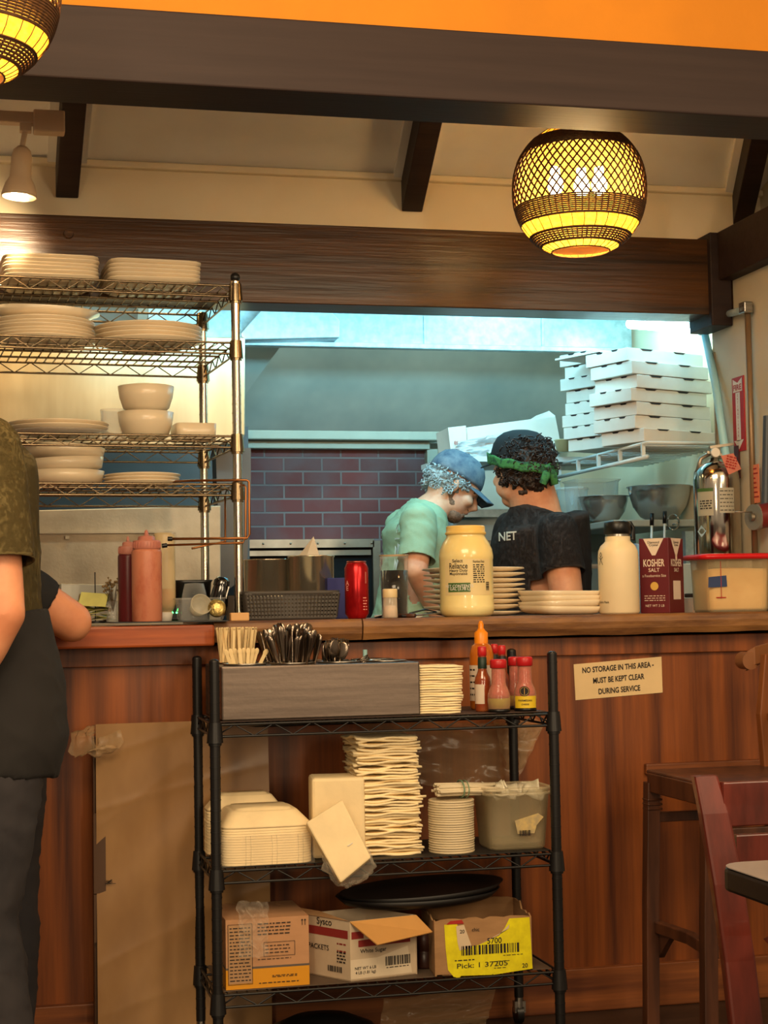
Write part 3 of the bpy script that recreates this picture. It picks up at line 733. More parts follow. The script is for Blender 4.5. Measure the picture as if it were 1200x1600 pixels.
# flask
p = on(968, 4.42); R = 31.5*S(4.42, 968); k = HT(968, 815, 4.42)
fl = thing('water_flask', 'large cream insulated flask with a black screw cap', 'flask', p)
cw = mat('flask_cream', C(240, 218, 176), .45, ns=(3, 3, 3))
part('body', B().lathe([(0, 0), (R*.93, 0), (R, .006), (R, k*.62), (R*.97, k*.68), (R*.86, k*.735), (R*.66, k*.775), (R*.62, k*.79), (R*.62, k*.835), (R*.58, k*.84)], n=48), cw, fl)
part('neck_ring', B().cyl((0, 0, k*.835), (0, 0, k*.86), R*.6, n=32), steel, fl)
b = B().lathe([(0, k), (R*.60, k), (R*.66, k*.985), (R*.68, k*.87), (R*.6, k*.86)], n=32)
cp = part('cap', b, blackp, fl)
part('strap_loop', B().tube([(R*.3, .0, k*.99), (R*.7, 0, k*.985), (R*.83, 0, k*.93), (R*.82, 0, k*.8), (R*.62, 0, k*.83)], .006, 8), blackp, cp)
fa = face_ang(p)
b = B()      # little figure mark and small word
fn = cylfn((0, 0, 0), R, fa-.98, k*.60, .0012)
def stroke(b, fn, pts, w_=.0016):
    for (x0, y0), (x1, y1) in zip(pts, pts[1:]):
        d = Vector((x1-x0, y1-y0, 0)).normalized(); n = Vector((-d.y, d.x, 0))*w_/2
        b.add([fn(x0-n.x, y0-n.y), fn(x1-n.x, y1-n.y), fn(x1+n.x, y1+n.y), fn(x0+n.x, y0+n.y)], [(0,1,2,3)], False)
stroke(b, fn, [(-.008, -.018), (0, -.004), (.008, -.018)]); stroke(b, fn, [(-.009, .004), (0, -.004), (.009, .004)])
stroke(b, fn, [(0, -.004), (0, .006)]); stroke(b, fn, [(0, .004), (.005, .010), (0, .017), (-.005, .010), (0, .004)])
text_into(b, 'Hydro Flask', .006, cylfn((0, 0, 0), R, fa-.85, k*.125, .0012))
part('emblem', b, ink, fl)
# salt carton (rotated so both faces show)
pc = on(1047, 4.40); Hk = HT(1047, 840, 4.40)
A0 = on(1001, 4.46); A1 = on(1070, 4.47)
kd = mat('carton_maroon', C(98, 22, 30), .45, ns=(3, 3, 3))
sc_ = thing('salt_carton', 'maroon kosher salt carton standing right of the cream flask', 'carton', pc)
back = A0+A1-pc
up = Vector((0, 0, Hk))
b = B().hexa([A0, pc, A1, back], [A0+up, pc+up, A1+up, back+up]); part('box', b, kd, sc_, world=True, bevel=.0015)
wt = mat('carton_white', C(226, 206, 184), .6); gold = mat('gold_print', C(214, 170, 80), .4)
for (q0, q1, wd, big) in ((A0, pc, (pc-A0).length, 1), (pc, A1, (A1-pc).length, 0)):
    ux = (q1-q0).normalized(); fn0 = flatfn((q0+q1)/2+up*.5, ux, (0, 0, 1), .0007)
    fn1 = flatfn((q0+q1)/2+up*.5, ux, (0, 0, 1), .0013)
    b = B(); b.add([fn0(-wd*.35, Hk*.497), fn0(wd*.35, Hk*.497), fn0(wd*.06, Hk*.27), fn0(-wd*.06, Hk*.27)], [(0,3,2,1)], False)
    if not big: b.add([fn0(-wd*.06, Hk*.28), fn0(wd*.06, Hk*.28), fn0(wd*.06, Hk*.2), fn0(-wd*.06, Hk*.2)], [(0,3,2,1)], False)
    if not big: b.add([fn0(-wd*.25, -Hk*.32), fn0(wd*.25, -Hk*.32), fn0(wd*.25, -Hk*.07), fn0(-wd*.25, -Hk*.07)], [(0,1,2,3)], False)
    part('white_panel', b, wt, sc_, world=True); b = B()
    text_into(b, 'KOSHER', .021, lambda u, v: fn0(u, v+Hk*.17), .02, w=wd*.72); text_into(b, 'SALT', .011, lambda u, v: fn0(u, v+Hk*.075), .01)
    if big:
        text_into(b, 'a Foodservice Size', .008, lambda u, v: fn0(u, v-Hk*.0), 0, w=wd*.8)
        for kk in range(3): lines_into(b, lambda u, v: fn0(u, v-Hk*(.27+.03*kk)), wd*.7, .004, 1, seed=kk)
        text_into(b, 'NET WT 3 LB', .007, lambda u, v: fn0(u, v-Hk*.40), 0)
    part('lettering', b, wt, sc_, world=True)
    b = B(); text_into(b, 'Diamond', .007, lambda u, v: fn1(u, v+Hk*.445), .01); text_into(b, 'Crystal', .007, lambda u, v: fn1(u, v+Hk*.405), .01)
    part('lettering', b, ink, sc_, world=True)
    if big:
        b = B(); b.add([fn1(.012*math.cos(t*PI/10), -Hk*.14+.012*math.sin(t*PI/10)) for t in range(20)], [tuple(range(20))], False); part('gold_seal', b, gold, sc_, world=True)
# small white box behind
p = on(1093, 4.62); b = B().box((0, 0, .021), (.07, .06, .042))
wb_ = thing('small_carton', 'low white carton with red print between the salt and the red-lidded tub', 'carton', p)
part('box', b, mat('pink_white_card', C(220, 190, 168), .7), wb_); b = B(); fn = flatfn((0, -.03, .03), (1, 0, 0), (0, 0, 1)); 
text_into(b, 'Hand Rolled', .006, fn); text_into(b, 'Dinner Rolls', .006, lambda u, v: fn(u, v-.009)); b.box((0, -.0305, .008), (.05, .0006, .004)); part('lettering', b, redink, wb_)
part('black_lid', B().box((0, 0, .05), (.07, .06, .012)), blackp, wb_, bevel=.003)
# red-lidded tub
a0 = on(1113, 4.40); a1 = on(1208, 4.40); Ht = HT(1150, 872, 4.40)
tub = thing('dough_tub', 'square translucent tub full of cream batter under a red lid', 'tub', (a0+a1)/2+Vector((0, .08, 0)))
Wt = (a1-a0).length
tubm = film('tub_plastic', C(228, 206, 160), .32, .25)
part('box', B().lathe([(0, .001), (Wt*.47, 0), (Wt*.49, .008), (Wt*.52, Ht*.95), (Wt*.55, Ht)], n=48, sq=9, asp=.72), tubm, tub)
part('batter', B().lathe([(0, .006), (Wt*.455, .006), (Wt*.475, .012), (Wt*.495, Ht*.80), (0, Ht*.84)], n=48, sq=9, asp=.72), mat('batter', C(240, 200, 130), .6, col2=C(226, 178, 104), ns=(9, 9, 9)), tub)
redl = mat('red_lid', C(206, 24, 28), .3)
part('lid', B().lathe([(0, Ht+.010), (Wt*.54, Ht+.010), (Wt*.57, Ht+.014), (Wt*.64, Ht+.010), (Wt*.64, Ht-.001), (Wt*.56, Ht-.003), (0, Ht)], n=48, sq=9, asp=.74), redl, tub)
b = B(); fn = flatfn((-Wt*.37, -Wt*.372, Ht*.57), (1, 0, .04), (0, 0, 1), .001); b.add([fn(-.031, -.016), fn(.028, -.016), fn(.026, .016), fn(-.029, .014)], [(0,1,2,3)], False)
part('blue_tape', b, mat('blue_tape', C(44, 62, 104), .6), tub)
b = B(); b.box((-Wt*.32, -Wt*.375, Ht*.60), (.0015, .001, Ht*.7)); b.box((-Wt*.32, -Wt*.365, Ht*.27), (.03, .001, .003)); part('scale_mark', b, redink, tub)
# drink can
p = on(558, 4.40); R = 18.6*S(4.4, 558); k = HT(558, 877, 4.40)
can = thing('drink_can', 'tall red drink can left of the glass of cola', 'can', p)
part('body', B().lathe([(0, .006), (R*.72, .0), (R*.78, .003), (R, .014), (R, k*.88), (R*.82, k*.965), (R*.8, k*.972)], n=40), mat('can_red', C(190, 26, 30), .25, .6, col2=C(160, 16, 22), ns=(20, 20, 20)), can)
part('rim', B().lathe([(R*.80, k*.97), (R*.84, k*.985), (R*.82, k), (R*.77, k), (R*.74, k*.97), (0, k*.97)], n=40), mat('can_rim', C(190, 90, 80), .3, .9), can)
fa = face_ang(p); b = B()
for zz, s_ in ((.62, 'A'), (.53, 'E')): text_into(b, s_, .013, cylfn((0, 0, 0), R, fa-.85, k*zz, .001), .02)
for zz in range(10): text_into(b, 'EIE', .003, cylfn((0, 0, 0), R, fa+.85, k*(.8-.02*zz), .001), 0)
for kk in range(5): lines_into(b, lambda u, v: cylfn((0, 0, 0), R, fa+.75, k*(.36-.05*kk), .001)(u, v), .014, .005, 1, seed=kk)
part('lettering', b, mat('can_pale_print', C(226, 150, 136), .5), can)
# blue napkin box behind can
p = on(533, 4.66); solo('blue_carton', B().box((0, 0, .058), (.09, .06, .116)), mat('blue_card', C(36, 40, 110), .6), 'blue carton standing half hidden behind the red can', 'carton', loc=p, world=False, bevel=.002)
# cola glass
p = on(617, 4.52); R = 22.5*S(4.52, 617); k = HT(617, 868, 4.52)
gl = thing('cola_glass', 'tall clear tumbler of black cola behind the salt shaker', 'glass', p)
gm = film('tumbler_plastic', (.7, .68, .62), .02, .08)
part('tumbler', B().lathe([(0, .006), (R*.86, .004), (R*.9, 0), (R*.93, .004), (R*1.0, k), (R*1.03, k+.002), (R*.98, k+.002), (R*.96, k*.95)], n=40), gm, gl)
part('cola', B().lathe([(0, .008), (R*.86, .008), (R*.94, k*.76), (0, k*.76)], n=36), mat('cola', C(12, 8, 8), .08), gl)
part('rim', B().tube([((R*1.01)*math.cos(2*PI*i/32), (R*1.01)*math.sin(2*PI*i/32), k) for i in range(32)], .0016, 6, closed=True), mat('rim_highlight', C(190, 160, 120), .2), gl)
# salt shaker
p = on(610, 4.38); R = 11.8*S(4.38, 610); k = HT(610, 920, 4.38)
sh = thing('salt_shaker', 'small white-capped salt shaker in front of the cola glass', 'salt shaker', p)
part('body', B().lathe([(0, 0), (R*.9, 0), (R, .004), (R*.92, k*.72), (R*.85, k*.74)], n=24), film('shaker_glass', C(230, 214, 190), .4, .1), sh)
part('salt', B().lathe([(0, .003), (R*.85, .003), (R*.82, k*.42), (0, k*.45)], n=24), mat('salt', C(232, 206, 180), .9), sh)
part('cap', B().lathe([(R*.96, k*.70), (R*.98, k*.72), (R*.98, k*.97), (R*.9, k), (0, k)], n=24), mat('shaker_cap', C(226, 200, 150), .4), sh)
# papers and utensils behind
b = B(); 
b.grid(lambda u, v: on(585+75*u, 4.55+.2*v)+Vector((0, 0, .004+.006*math.sin(6*u+4*v))), 8, 6); 
solo('paper_sheet', b, paper, 'crumpled white paper lying behind the cola glass', 'paper', loc=on(620, 4.6), solid=.001)
b = B(); b.tube([on(640, 4.44)+Vector((0, 0, .012)), on(665, 4.46)+Vector((0, 0, .022)), on(682, 4.48)+Vector((0, 0, .014)), on(660, 4.44)+Vector((0, 0, .007)), on(628, 4.42)+Vector((0, 0, .005))], .0025, 6)
solo('black_cable', b, blackp, 'loop of black cord on the counter left of the jar', 'cord', loc=on(660, 4.44))
b = B(); b.beam(on(648, 4.40)+Vector((0, 0, .006)), on(690, 4.43)+Vector((0, 0, .012)), .018, .003); kn = thing('steel_spatula', 'flat steel spatula lying left of the mayonnaise jar', 'spatula', on(650, 4.4)); part('blade', b, steel, kn, world=True)
part('handle', B().tube([on(648, 4.40)+Vector((0, 0, .006)), on(622, 4.46)+Vector((0, 0, .006))], .006, 8), darkwood, kn, world=True)

# perforated basket
pa = on(383, 4.42); pb = on(531, 4.42); Wb = (pb-pa).length; k = HT(456, 923, 4.42)-.0; Db = .19
gb = mat('grey_basket', C(72, 66, 60), .55)
bk_ = thing('perforated_basket', 'dark grey perforated plastic basket on the live-edge slab', 'basket', (pa+pb)/2+Vector((0, Db/2, 0)))
def lattice(b, o, ux, L_, h, nx, nz_, taper=.94, off=Vector((0,0,0)), bar=.62):
    o = Vector(o); ux = Vector(ux); 
    def pt(u, v): 
        c = L_/2+(u-.5)*L_*(taper+(1-taper)*v)
        return o+ux*c+Vector((0, 0, h*v))+off*v
    for i in range(nx+1): b.beam(pt(i/nx, 0), pt(i/nx, 1), L_/nx*bar, .003)
    for j in range(nz_+1): b.beam(pt(0, j/nz_), pt(1, j/nz_), .003, h/nz_*bar)
b = B(); b.box((0, 0, .003), (Wb*.93, Db*.9, .004))
zb_ = .008; hh = k-.016
for (o, ux, L_, nx, off) in (((-Wb/2, -Db/2+.005, zb_), (1, 0, 0), Wb, 27, Vector((0, -.005, 0))), ((-Wb/2, Db/2-.005, zb_), (1, 0, 0), Wb, 27, Vector((0, .005, 0))),
                        ((-Wb/2+.008, -Db/2, zb_), (0, 1, 0), Db, 18, Vector((-.007, 0, 0))), ((Wb/2-.008, -Db/2, zb_), (0, 1, 0), Db, 18, Vector((.007, 0, 0)))):
    lattice(b, o, ux, L_, hh, nx, 6, off=off)
part('basket_wall', b, gb, bk_)
b = B().lathe([(Wb/2-.004, k-.012), (Wb/2+.003, k-.010), (Wb/2+.004, k), (Wb/2-.004, k), (Wb/2-.004, k-.012)], n=56, sq=14, asp=Db/Wb); part('rim', b, gb, bk_)
b = B().lathe([(0, 0), (Wb/2*.93, 0), (Wb/2*.95, .012), (Wb/2*.93, .012), (0, .006)], n=56, sq=14, asp=Db/Wb); part('base', b, gb, bk_)
b = B().box((-.02, 0, .036), (.2, .14, .05), Matrix.Rotation(.04, 3, 'Y')); b.box((-.06, .03, k*.66), (.1, .08, .02), Matrix.Rotation(-.25, 3, 'Y'))
solo('napkin_bundle', b, mat('basket_napkins', C(206, 190, 160), .8), 'folded white napkins lying inside the grey basket', 'napkins', loc=bk_.location+Vector((0, 0, .002)), world=False, bevel=.004)
# steel pots behind the basket
for (x0_, x1_, yt, Y, lb, st2) in ((381, 457, 874, 4.80, 'left stainless bain-marie pot behind the grey basket', 1), (451, 524, 869, 4.72, 'right stainless bain-marie pot holding folded paper', 2)):
    pp = on((x0_+x1_)/2, Y); R = (x1_-x0_)/2*S(Y, 450); k2 = HT(450, yt, Y)
    t = thing('steel_pot', lb, 'pot', pp, group='steel pots behind the basket')
    part('pot', B().lathe([(0, .003), (R*.93, 0), (R*.96, .006), (R*.97, k2-.006), (R*1.01, k2-.003), (R*1.01, k2), (R*.95, k2), (R*.94, .01), (0, .008)], n=48), pot_steel, t)
    if st2 == 2:
        q0 = P(464, 872, Y); q1 = P(500, 872, Y); q2 = P(490, 838, Y+.02); q3 = P(478, 872, Y-.05)
        b = B(); b.add([q0, q1, q2, q3, q0-Vector((0, 0, .08)), q1-Vector((0, 0, .08)), q3-Vector((0, 0, .08))], [(0, 3, 2), (3, 1, 2), (0, 2, 1), (0, 4, 6, 3), (3, 6, 5, 1)], False)
        solo('folded_paper', b, mat('pale_paper', C(232, 208, 178), .8), 'pointed folded paper sticking out of the right pot', 'paper', loc=q3-Vector((0, 0, .08)), solid=.001)

# squeeze bottles
def squeeze(px, Y, wpx, ytop, lab, body, cap, liquid=None, lv=.9, inv=False):
    pp = on(px, Y); R = wpx/2*S(Y, px); k = HT(px, ytop, Y)
    t = thing('squeeze_bottle', lab, 'squeeze bottle', pp, group='squeeze bottles on the ledge')
    b = B().lathe([(0, .002), (R*.92, 0), (R, .006), (R, k*.755), (R*.98, k*.775), (R*.86, k*.79), (R*.86, k*.80)], n=36)
    part('bottle', b, body, t)
    if liquid: part('sauce', B().lathe([(0, .004), (R*.93, .004), (R*.94, k*.7*lv), (0, k*.7*lv)], n=32), liquid, t)
    b = B().lathe([(R*.90, k*.79), (R*.93, k*.795), (R*.91, k*.875), (R*.86, k*.885), (R*.58, k*.888), (R*.55, k*.925), (R*.40, k*.935), (R*.17, k*.94), (R*.12, k*.985), (R*.06, k), (0, k)], n=36)
    c = part('cap', b, cap, t)
    b = B()
    for i in range(28):
        a = 2*PI*i/28; b.box((R*.94*math.cos(a), R*.94*math.sin(a), k*.835), (.0015, .0015, k*.06), Matrix.Rotation(a, 3, 'Z'))
    part('grip_rib', b, cap, c)
    return t
pinkcap = mat('pink_cap', C(196, 124, 106), .45); 
squeeze(201, 4.52, 32, 838, 'dark red sauce squeeze bottle, left of the orange one', mat('bottle_darkred', C(104, 34, 36), .35, col2=C(88, 28, 32), ns=(9, 9, 3)), mat('pinkgrey_cap', C(196, 130, 112), .5))
squeeze(230, 4.42, 47, 828, 'orange-pink sauce squeeze bottle at the front of the ledge', mat('bottle_orange', C(196, 122, 92), .42, col2=C(176, 92, 66), ns=(22, 22, 12), contrast=(.28, .5)), pinkcap)
# inverted clear bottle
pp = on(258, 4.56); t = thing('inverted_bottle', 'clear squeeze bottle standing upside down on its white cap', 'squeeze bottle', pp)
R = 17*S(4.5, 258); k = HT(258, 833, 4.56)
part('bottle', B().lathe([(R*.6, .026), (R*.85, .036), (R, .05), (R, k-.006), (R*.93, k), (0, k-.002)], n=32), film('milky_plastic', C(226, 200, 150), .55, .3), t)
part('sauce', B().lathe([(0, .038), (R*.8, .038), (R*.93, .052), (R*.93, .09), (0, .088)], n=28), mat('orange_sauce', C(196, 96, 44), .4), t)
part('cap', B().lathe([(0, 0), (R*.5, 0), (R*.62, .004), (R*.75, .026), (0, .03)], n=28), whitep, t)
# rubber bar mat
a = on(178, 4.29); c = on(356, 4.29); solo('bar_mat', B().box(((a.x+c.x)/2, 4.45, CT+.0015), (c.x-a.x, .34, .003)), blackp, 'thin black rubber mat under the squeeze bottles', 'mat', loc=((a.x+c.x)/2, 4.45, CT))
# dark device with green lights
t = thing('card_terminal', 'small black device with two green lights behind the bottles', 'device', on(268, 4.60)+Vector((0, 0, .003)))
part('body', B().box((0, 0, .024), (.06, .05, .048)), blackp, t, bevel=.004)
gled = mat('green_led', (.1, 1, .2), .4, emis=(.1, 1, .25), estr=6)
for dx in (-.004, .008): part('indicator', B().ell((dx+.004, -.026, .022), .0028), gled, t)
# clear bin with things
a = on(280, 4.44); c = on(354, 4.44); Wc = (c-a).length; k = HT(316, 936, 4.44)
t = thing('clear_bin', 'clear plastic bin holding a cup and a jar, left rack corner', 'bin', (a+c)/2+Vector((0, .055, .003)))
part('box', B().lathe([(0, .002), (Wc*.44, 0), (Wc*.47, .006), (Wc*.5, k), (Wc*.54, k+.001), (Wc*.54, k-.003)], n=48, sq=8, asp=.8), film('bin_plastic', (.75, .74, .7), .08, .1), t)
solo('plastic_cup', B().lathe([(0, .003), (.018, .003), (.027, .045), (.029, .046), (.019, 0)], n=28), cloudp, 'small cloudy plastic cup lying in the clear bin', 'cup', loc=on(307, 4.46)+Vector((0, 0, .03)), world=False, rot=(1.2, 0, .2))
b = B().lathe([(0, .012), (.022, .012), (.024, .009), (.024, 0), (0, 0)], n=28)
solo('gold_foil_lid', b, mat('gold_foil', C(214, 190, 120), .3, .9, col2=C(140, 120, 70), ns=(60, 60, 60), bump=.6, bs=120), 'crinkled gold foil disc standing in the clear bin', 'lid', loc=on(339, 4.43)+Vector((0, 0, .034)), world=False, rot=(1.4, 0, -.1))
# black tub and upturned glass behind
a = on(300, 4.62); t = thing('black_tub', 'black plastic tub behind the clear bin', 'tub', a+Vector((0, 0, .001)))
part('tub', B().lathe([(0, 0), (.044, 0), (.052, .105), (.056, .113), (.05, .113), (.04, .008), (0, .006)], n=36, sq=4), blackp, t)
t = thing('upturned_glass', 'clear tumbler standing upside down in front of the black tub', 'glass', on(304, 4.52)+Vector((0, 0, .003)))
part('tumbler', B().lathe([(.037, .0), (.033, .07), (.026, .1), (0, .102)], n=32), film('tumbler_clear', (.8, .82, .8), .05, .05), t)
t = thing('pepper_mill', 'glossy black pepper mill leaning in the clear bin', 'pepper mill', on(338, 4.5)+Vector((0, 0, .018)), rot=(0, .18, 0))
part('body', B().lathe([(0, 0), (.024, 0), (.027, .03), (.021, .07), (.0195, .078)], n=28), mat('gloss_black', C(14, 13, 13), .08, coat=1.), t)
part('cap', B().lathe([(.022, .078), (.022, .092), (.015, .102), (0, .103)], n=28), mat('gloss_black', C(14, 13, 13), .08), t)
part('silver_stripe', B().box((.016, -.0165, .05), (.003, .003, .06), Matrix.Rotation(.1, 3, 'Y')), steel, t)
t = thing('white_cup', 'small white paper cup behind the chrome rack post', 'cup', on(362, 4.62)); part('cup', B().lathe([(0, .0), (.014, 0), (.018, .07), (.02, .07)], n=24), whitep, t)
# wooden block at the foot of the post
t = thing('wooden_brush_block', 'pale wooden block standing before the rack post', 'wooden block', on(374, 4.40))
part('block', B().box((0, 0, .011), (29*S(4.4, 374), .03, .022)), mat('pale_wood', C(222, 172, 112), .6, ns=(30, 4, 8)), t, bevel=.003)
# order slips, spindle, flowers
t = thing('receipt_spindle', 'black wire spindle skewering pale green order slips', 'receipt spindle', on(149, 4.66))
part('spike', B().cyl((0, 0, .0), (0, 0, HT(149, 894, 4.66)), .0016, n=6), blackp, t)
part('base', B().cyl((0, 0, 0), (0, 0, .006), .035, n=20), blackp, t)
slip = mat('order_slip', C(226, 224, 130), .8, col2=C(206, 204, 120), ns=(12, 12, 12)); slipw = mat('order_slip_white', C(226, 222, 190), .8)
rr = random.Random(5); sl0 = None
for k in range(11):
    b = B(); ph = rr.uniform(0, 6); am = .006
    b.grid(lambda u, v: ((u-.5)*.085, (v-.5)*.06, am*math.sin(5*u+ph)*(.4+v)+.0*v), 8, 3)
    o = solo('order_slip', b, slip if k % 2 else slipw, '%s crumpled order slip on the wire spindle' % nth(10-k), 'order slip', loc=on(149, 4.655)+Vector((rr.uniform(-.006, .006), 0, .012+.0055*k)), world=False,
             rot=(rr.uniform(-.15, .1)-(.5 if k == 10 else 0), rr.uniform(-.1, .1), rr.uniform(-.6, .6) if k < 10 else 0), group='order slips on the spindle', solid=.0006)
q = [P(127, 925, 4.62), P(169, 928, 4.62), P(165, 948, 4.60), P(122, 946, 4.60)]
b = B(); b.add(q, [(0,1,2,3)], False); solo('yellow_slip', b, slip, 'yellow order slip standing upright at the back of the spindle', 'order slip', loc=q[3], solid=.001)
q = [P(95, 912, 4.85), P(182, 914, 4.85)]
solo('white_tray', B().hexa([q[0], q[1], q[1]+Vector((0, .14, 0)), q[0]+Vector((0, .14, 0))], [Vector((v.x, v.y, CT)) for v in (q[0], q[1], q[1]+Vector((0, .14, 0)), q[0]+Vector((0, .14, 0)))]), mat('pale_steel', C(190, 190, 180), .3, .6), 'pale steel tray edge behind the order slips', 'tray', loc=(q[0]+q[1])/2, bevel=.002)
t = thing('flower_vase', 'small vase of dried flowers left of the dark red bottle', 'vase', on(177, 4.62))
part('vase', B().lathe([(0, 0), (.02, 0), (.016, .03), (.011, .055), (.014, .06)], n=24), film('vase_glass', (.7, .68, .6), .25, .08), t)
b = B(); fb = B(); rr = random.Random(9)
for k in range(26):
    e = Vector((rr.gauss(-.004, .016), rr.gauss(0, .012), rr.uniform(.085, .125))); b.tube([(0, 0, .03), e*.6+Vector((0, 0, .02)), e], .0006, 4); fb.ell(e, rr.uniform(.0025, .005), nu=6, nv=4)
part('stem', b, mat('dry_stem', C(92, 72, 44), .8), t); part('blossom', fb, mat('dry_flower', C(150, 124, 84), .9), t)
for q in t.children: 
    if q.name.startswith(('stem', 'blossom')): q['kind'] = 'stuff'
# ================= black utility rack =================
YR = 3.96; RDp = .33
XA, XB = P(338, 1350, YR).x, P(870, 1350, YR).x
ZS = [ZP(338, 1133, YR), ZP(343, 1362, YR), ZP(345, 1556, YR)]
ZT = ZP(600, 1028, YR)
ut = thing('utility_rack', 'black wire utility rack on casters in front of the bar', 'shelving rack', (XA, YR, 0))
RWd = XB-XA
for z in ZS:
    s_ = part('wire_shelf', wire_shelf(0, RWd, 0, RDp, z, deckr=.002, pitch=.024, trh=.028, r=.0035), blackmetal, ut)
    for x in (0, RWd):
        for y in (0, RDp): part('collar', collar(x, y, z, .012), blackmetal, s_)
for x in (0, RWd):
    for y in (0, RDp):
        b = B(); post(b, x, y, .07, ZT, .0125); part('post', b, blackmetal, ut)
        b = B().cyl((x, y, .03), (x, y, .078), .012); b.box((x, y, .045), (.03, .02, .03)); c = part('caster', b, steel, ut)
        part('wheel', B().cyl((x-.009, y+.008, .026), (x+.009, y+.008, .026), .026, n=24), blackp, c)
mt = lambda px, Y, z: Vector((PX(px, Y, z), Y, z))
# rubber liners on shelves (thin sheets)
linerm = mat('shelf_liner', C(70, 50, 40), .6)
part('shelf_liner', B().box((RWd/2, RDp/2, ZS[0]+.006), (RWd-.03, RDp-.03, .002)), linerm, ut)
part('shelf_liner', B().box((RWd/2, RDp/2, ZS[1]+.006), (RWd-.03, RDp-.03, .002)), mat('shelf_liner_black', C(30, 27, 25), .6), ut)
part('shelf_liner', B().box((RWd/2, RDp/2, ZS[2]+.006), (RWd-.03, RDp-.03, .002)), mat('shelf_liner_grey', C(92, 76, 62), .6), ut)
Z0, Z1, Z2 = (z+.0075 for z in ZS)
# cutlery caddy
YC = YR+.012
ca = P(348, 1130, YC); cb_ = P(656, 1120, YC); zt = ZP(500, 1038, YC); 
cx0, cx1 = PX(346, YC, .95), PX(656, YC, .95); cd_ = .30
cad = thing('cutlery_caddy', 'big steel cutlery caddy with round holes on the black rack', 'caddy', ((cx0+cx1)/2, YC+cd_/2, Z0))
cw_ = cx1-cx0; ch_ = zt-Z0
part('housing', B().box((0, 0, ch_/2), (cw_, cd_, ch_)), steel_dark, cad, bevel=.004)
holes = [(-.195, -.085), (-.04, -.085), (.05, -.085), (.165, -.075), (-.19, .075), (-.06, .075), (.06, .075), (.165, .075)]
hx = [-.36, -.12, .12, .36]
HL = [(cw_*a, y) for a in hx for y in (-.072, .075)]
for (x, y) in HL:
    b = B().lathe([(.052, .0005), (.056, .004), (.050, .005), (.048, .001), (.0475, -.0)], c=(x, y, ch_), n=36); part('cup_rim', b, steel, cad)
    part('cup_hole', B().cyl((x, y, ch_+.0002), (x, y, ch_+.0009), .047, n=32), mat('hole_black', C(16, 14, 13), .6), cad)
ck = cad.location
def hole(i, j): return ck+Vector((HL[i*2+j][0], HL[i*2+j][1], ch_))
# stir sticks (back left hole) and short ones (front left)
wood1 = mat('birch_stick', C(232, 204, 150), .7, ns=(40, 40, 6))
rr = random.Random(4)
st0 = None; base = hole(0, 1)
for k in range(46):
    a = rr.uniform(0, 2*PI); r = .044*math.sqrt(rr.random()); h = 0
    p = base+Vector((r*math.cos(a), r*math.sin(a), .001)); rot = (r*math.sin(a)*-3.2+rr.uniform(-.03, .03), r*math.cos(a)*3.2+rr.uniform(-.03, .03), rr.uniform(0, 3))
    lb = 'pale wooden stir stick standing in the full cup at the caddy back left'
    if st0 is None:
        b = B(); b.box((0, 0, .044), (.0068, .0018, .088)); b.cyl((0, -.0009, .088), (0, .0009, .088), .0034, n=10)
        st0 = solo('stir_stick', b, wood1, lb, 'stir stick', loc=p, world=False, rot=rot, group='wooden stir sticks in the back left cup')
    else: dup(st0, p, rot=rot)
ps0 = None; base = hole(0, 0)
for k in range(9):
    x = -.035+.008*k if k < 8 else .036; p = base+Vector((x, rr.uniform(-.015, .02), .001)); rot = (rr.uniform(-.2, .2), (-.35+.09*k) if k < 8 else .45, rr.uniform(-.3, .3))
    lb = 'short cream wooden picnic spoon leaning in the front left cup' if k < 8 else 'single cream wooden spoon leaning apart at the right of the front left cup'
    if ps0 is None:
        b = B(); b.box((0, 0, .016), (.0085, .0016, .034)); b.ell((0, 0, .033), (.0062, .0012, .009), nu=12, nv=8)
        ps0 = solo('wooden_spoon', b, wood1, lb, 'wooden spoon', loc=p, world=False, rot=rot, group='short wooden spoons in the front left cup')
    else:
        o = dup(ps0, p, label=lb, rot=rot)
        if k == 8: del o['group']
# cutlery : handles up
cut = mat('cutlery_steel', C(140, 126, 112), .22, 1.)
def handle_mesh():
    b = B(); n = 8; rings = []
    for (z, w_, t_) in ((0, .004, .002), (.03, .0045, .002), (.06, .0065, .0022), (.085, .0095, .0026), (.102, .0105, .0028), (.112, .0085, .0024), (.116, .003, .001)):
        rings.append([Vector((w_*math.cos(2*PI*i/n+PI/8), t_*math.sin(2*PI*i/n+PI/8), z)) for i in range(n)])
    return b.loft(rings)
def put(o0, maker, name, label, cat, grp, base, k, r, hh, spread, rr):
    a = rr.uniform(0, 2*PI); q = r*math.sqrt(rr.random()); x, y = q*math.cos(a), q*math.sin(a)
    p = base+Vector((x, y, hh)); rot = (-y*spread+rr.uniform(-.12, .12), x*spread+rr.uniform(-.12, .12), rr.uniform(-.8, .8))
    if o0 is None: return solo(name, maker(), cut, label, cat, loc=p, world=False, rot=rot, group=grp)
    dup(o0, p, rot=rot); return o0
kn0 = None
for (i, j, n) in ((1, 0, 26), (1, 1, 22)):
    for k in range(n):
        lb = 'steel table knife standing handle up in the crowded middle cups'
        kn0 = put(kn0, handle_mesh, 'table_knife', lb, 'knife', 'knives standing in the crowded middle cups', hole(i, j)+Vector((.006 if j == 0 else -.0, 0, 0)), k, .042, rnd(-.045, -.012), 7, rr)
def spoon_mesh():
    b = B(); b.tube([(0, 0, -.03), (0, 0, 0)], .0022, 6); b.ell((0, 0, .018), (.016, .003, .024), nu=16, nv=10); return b
sp0 = None
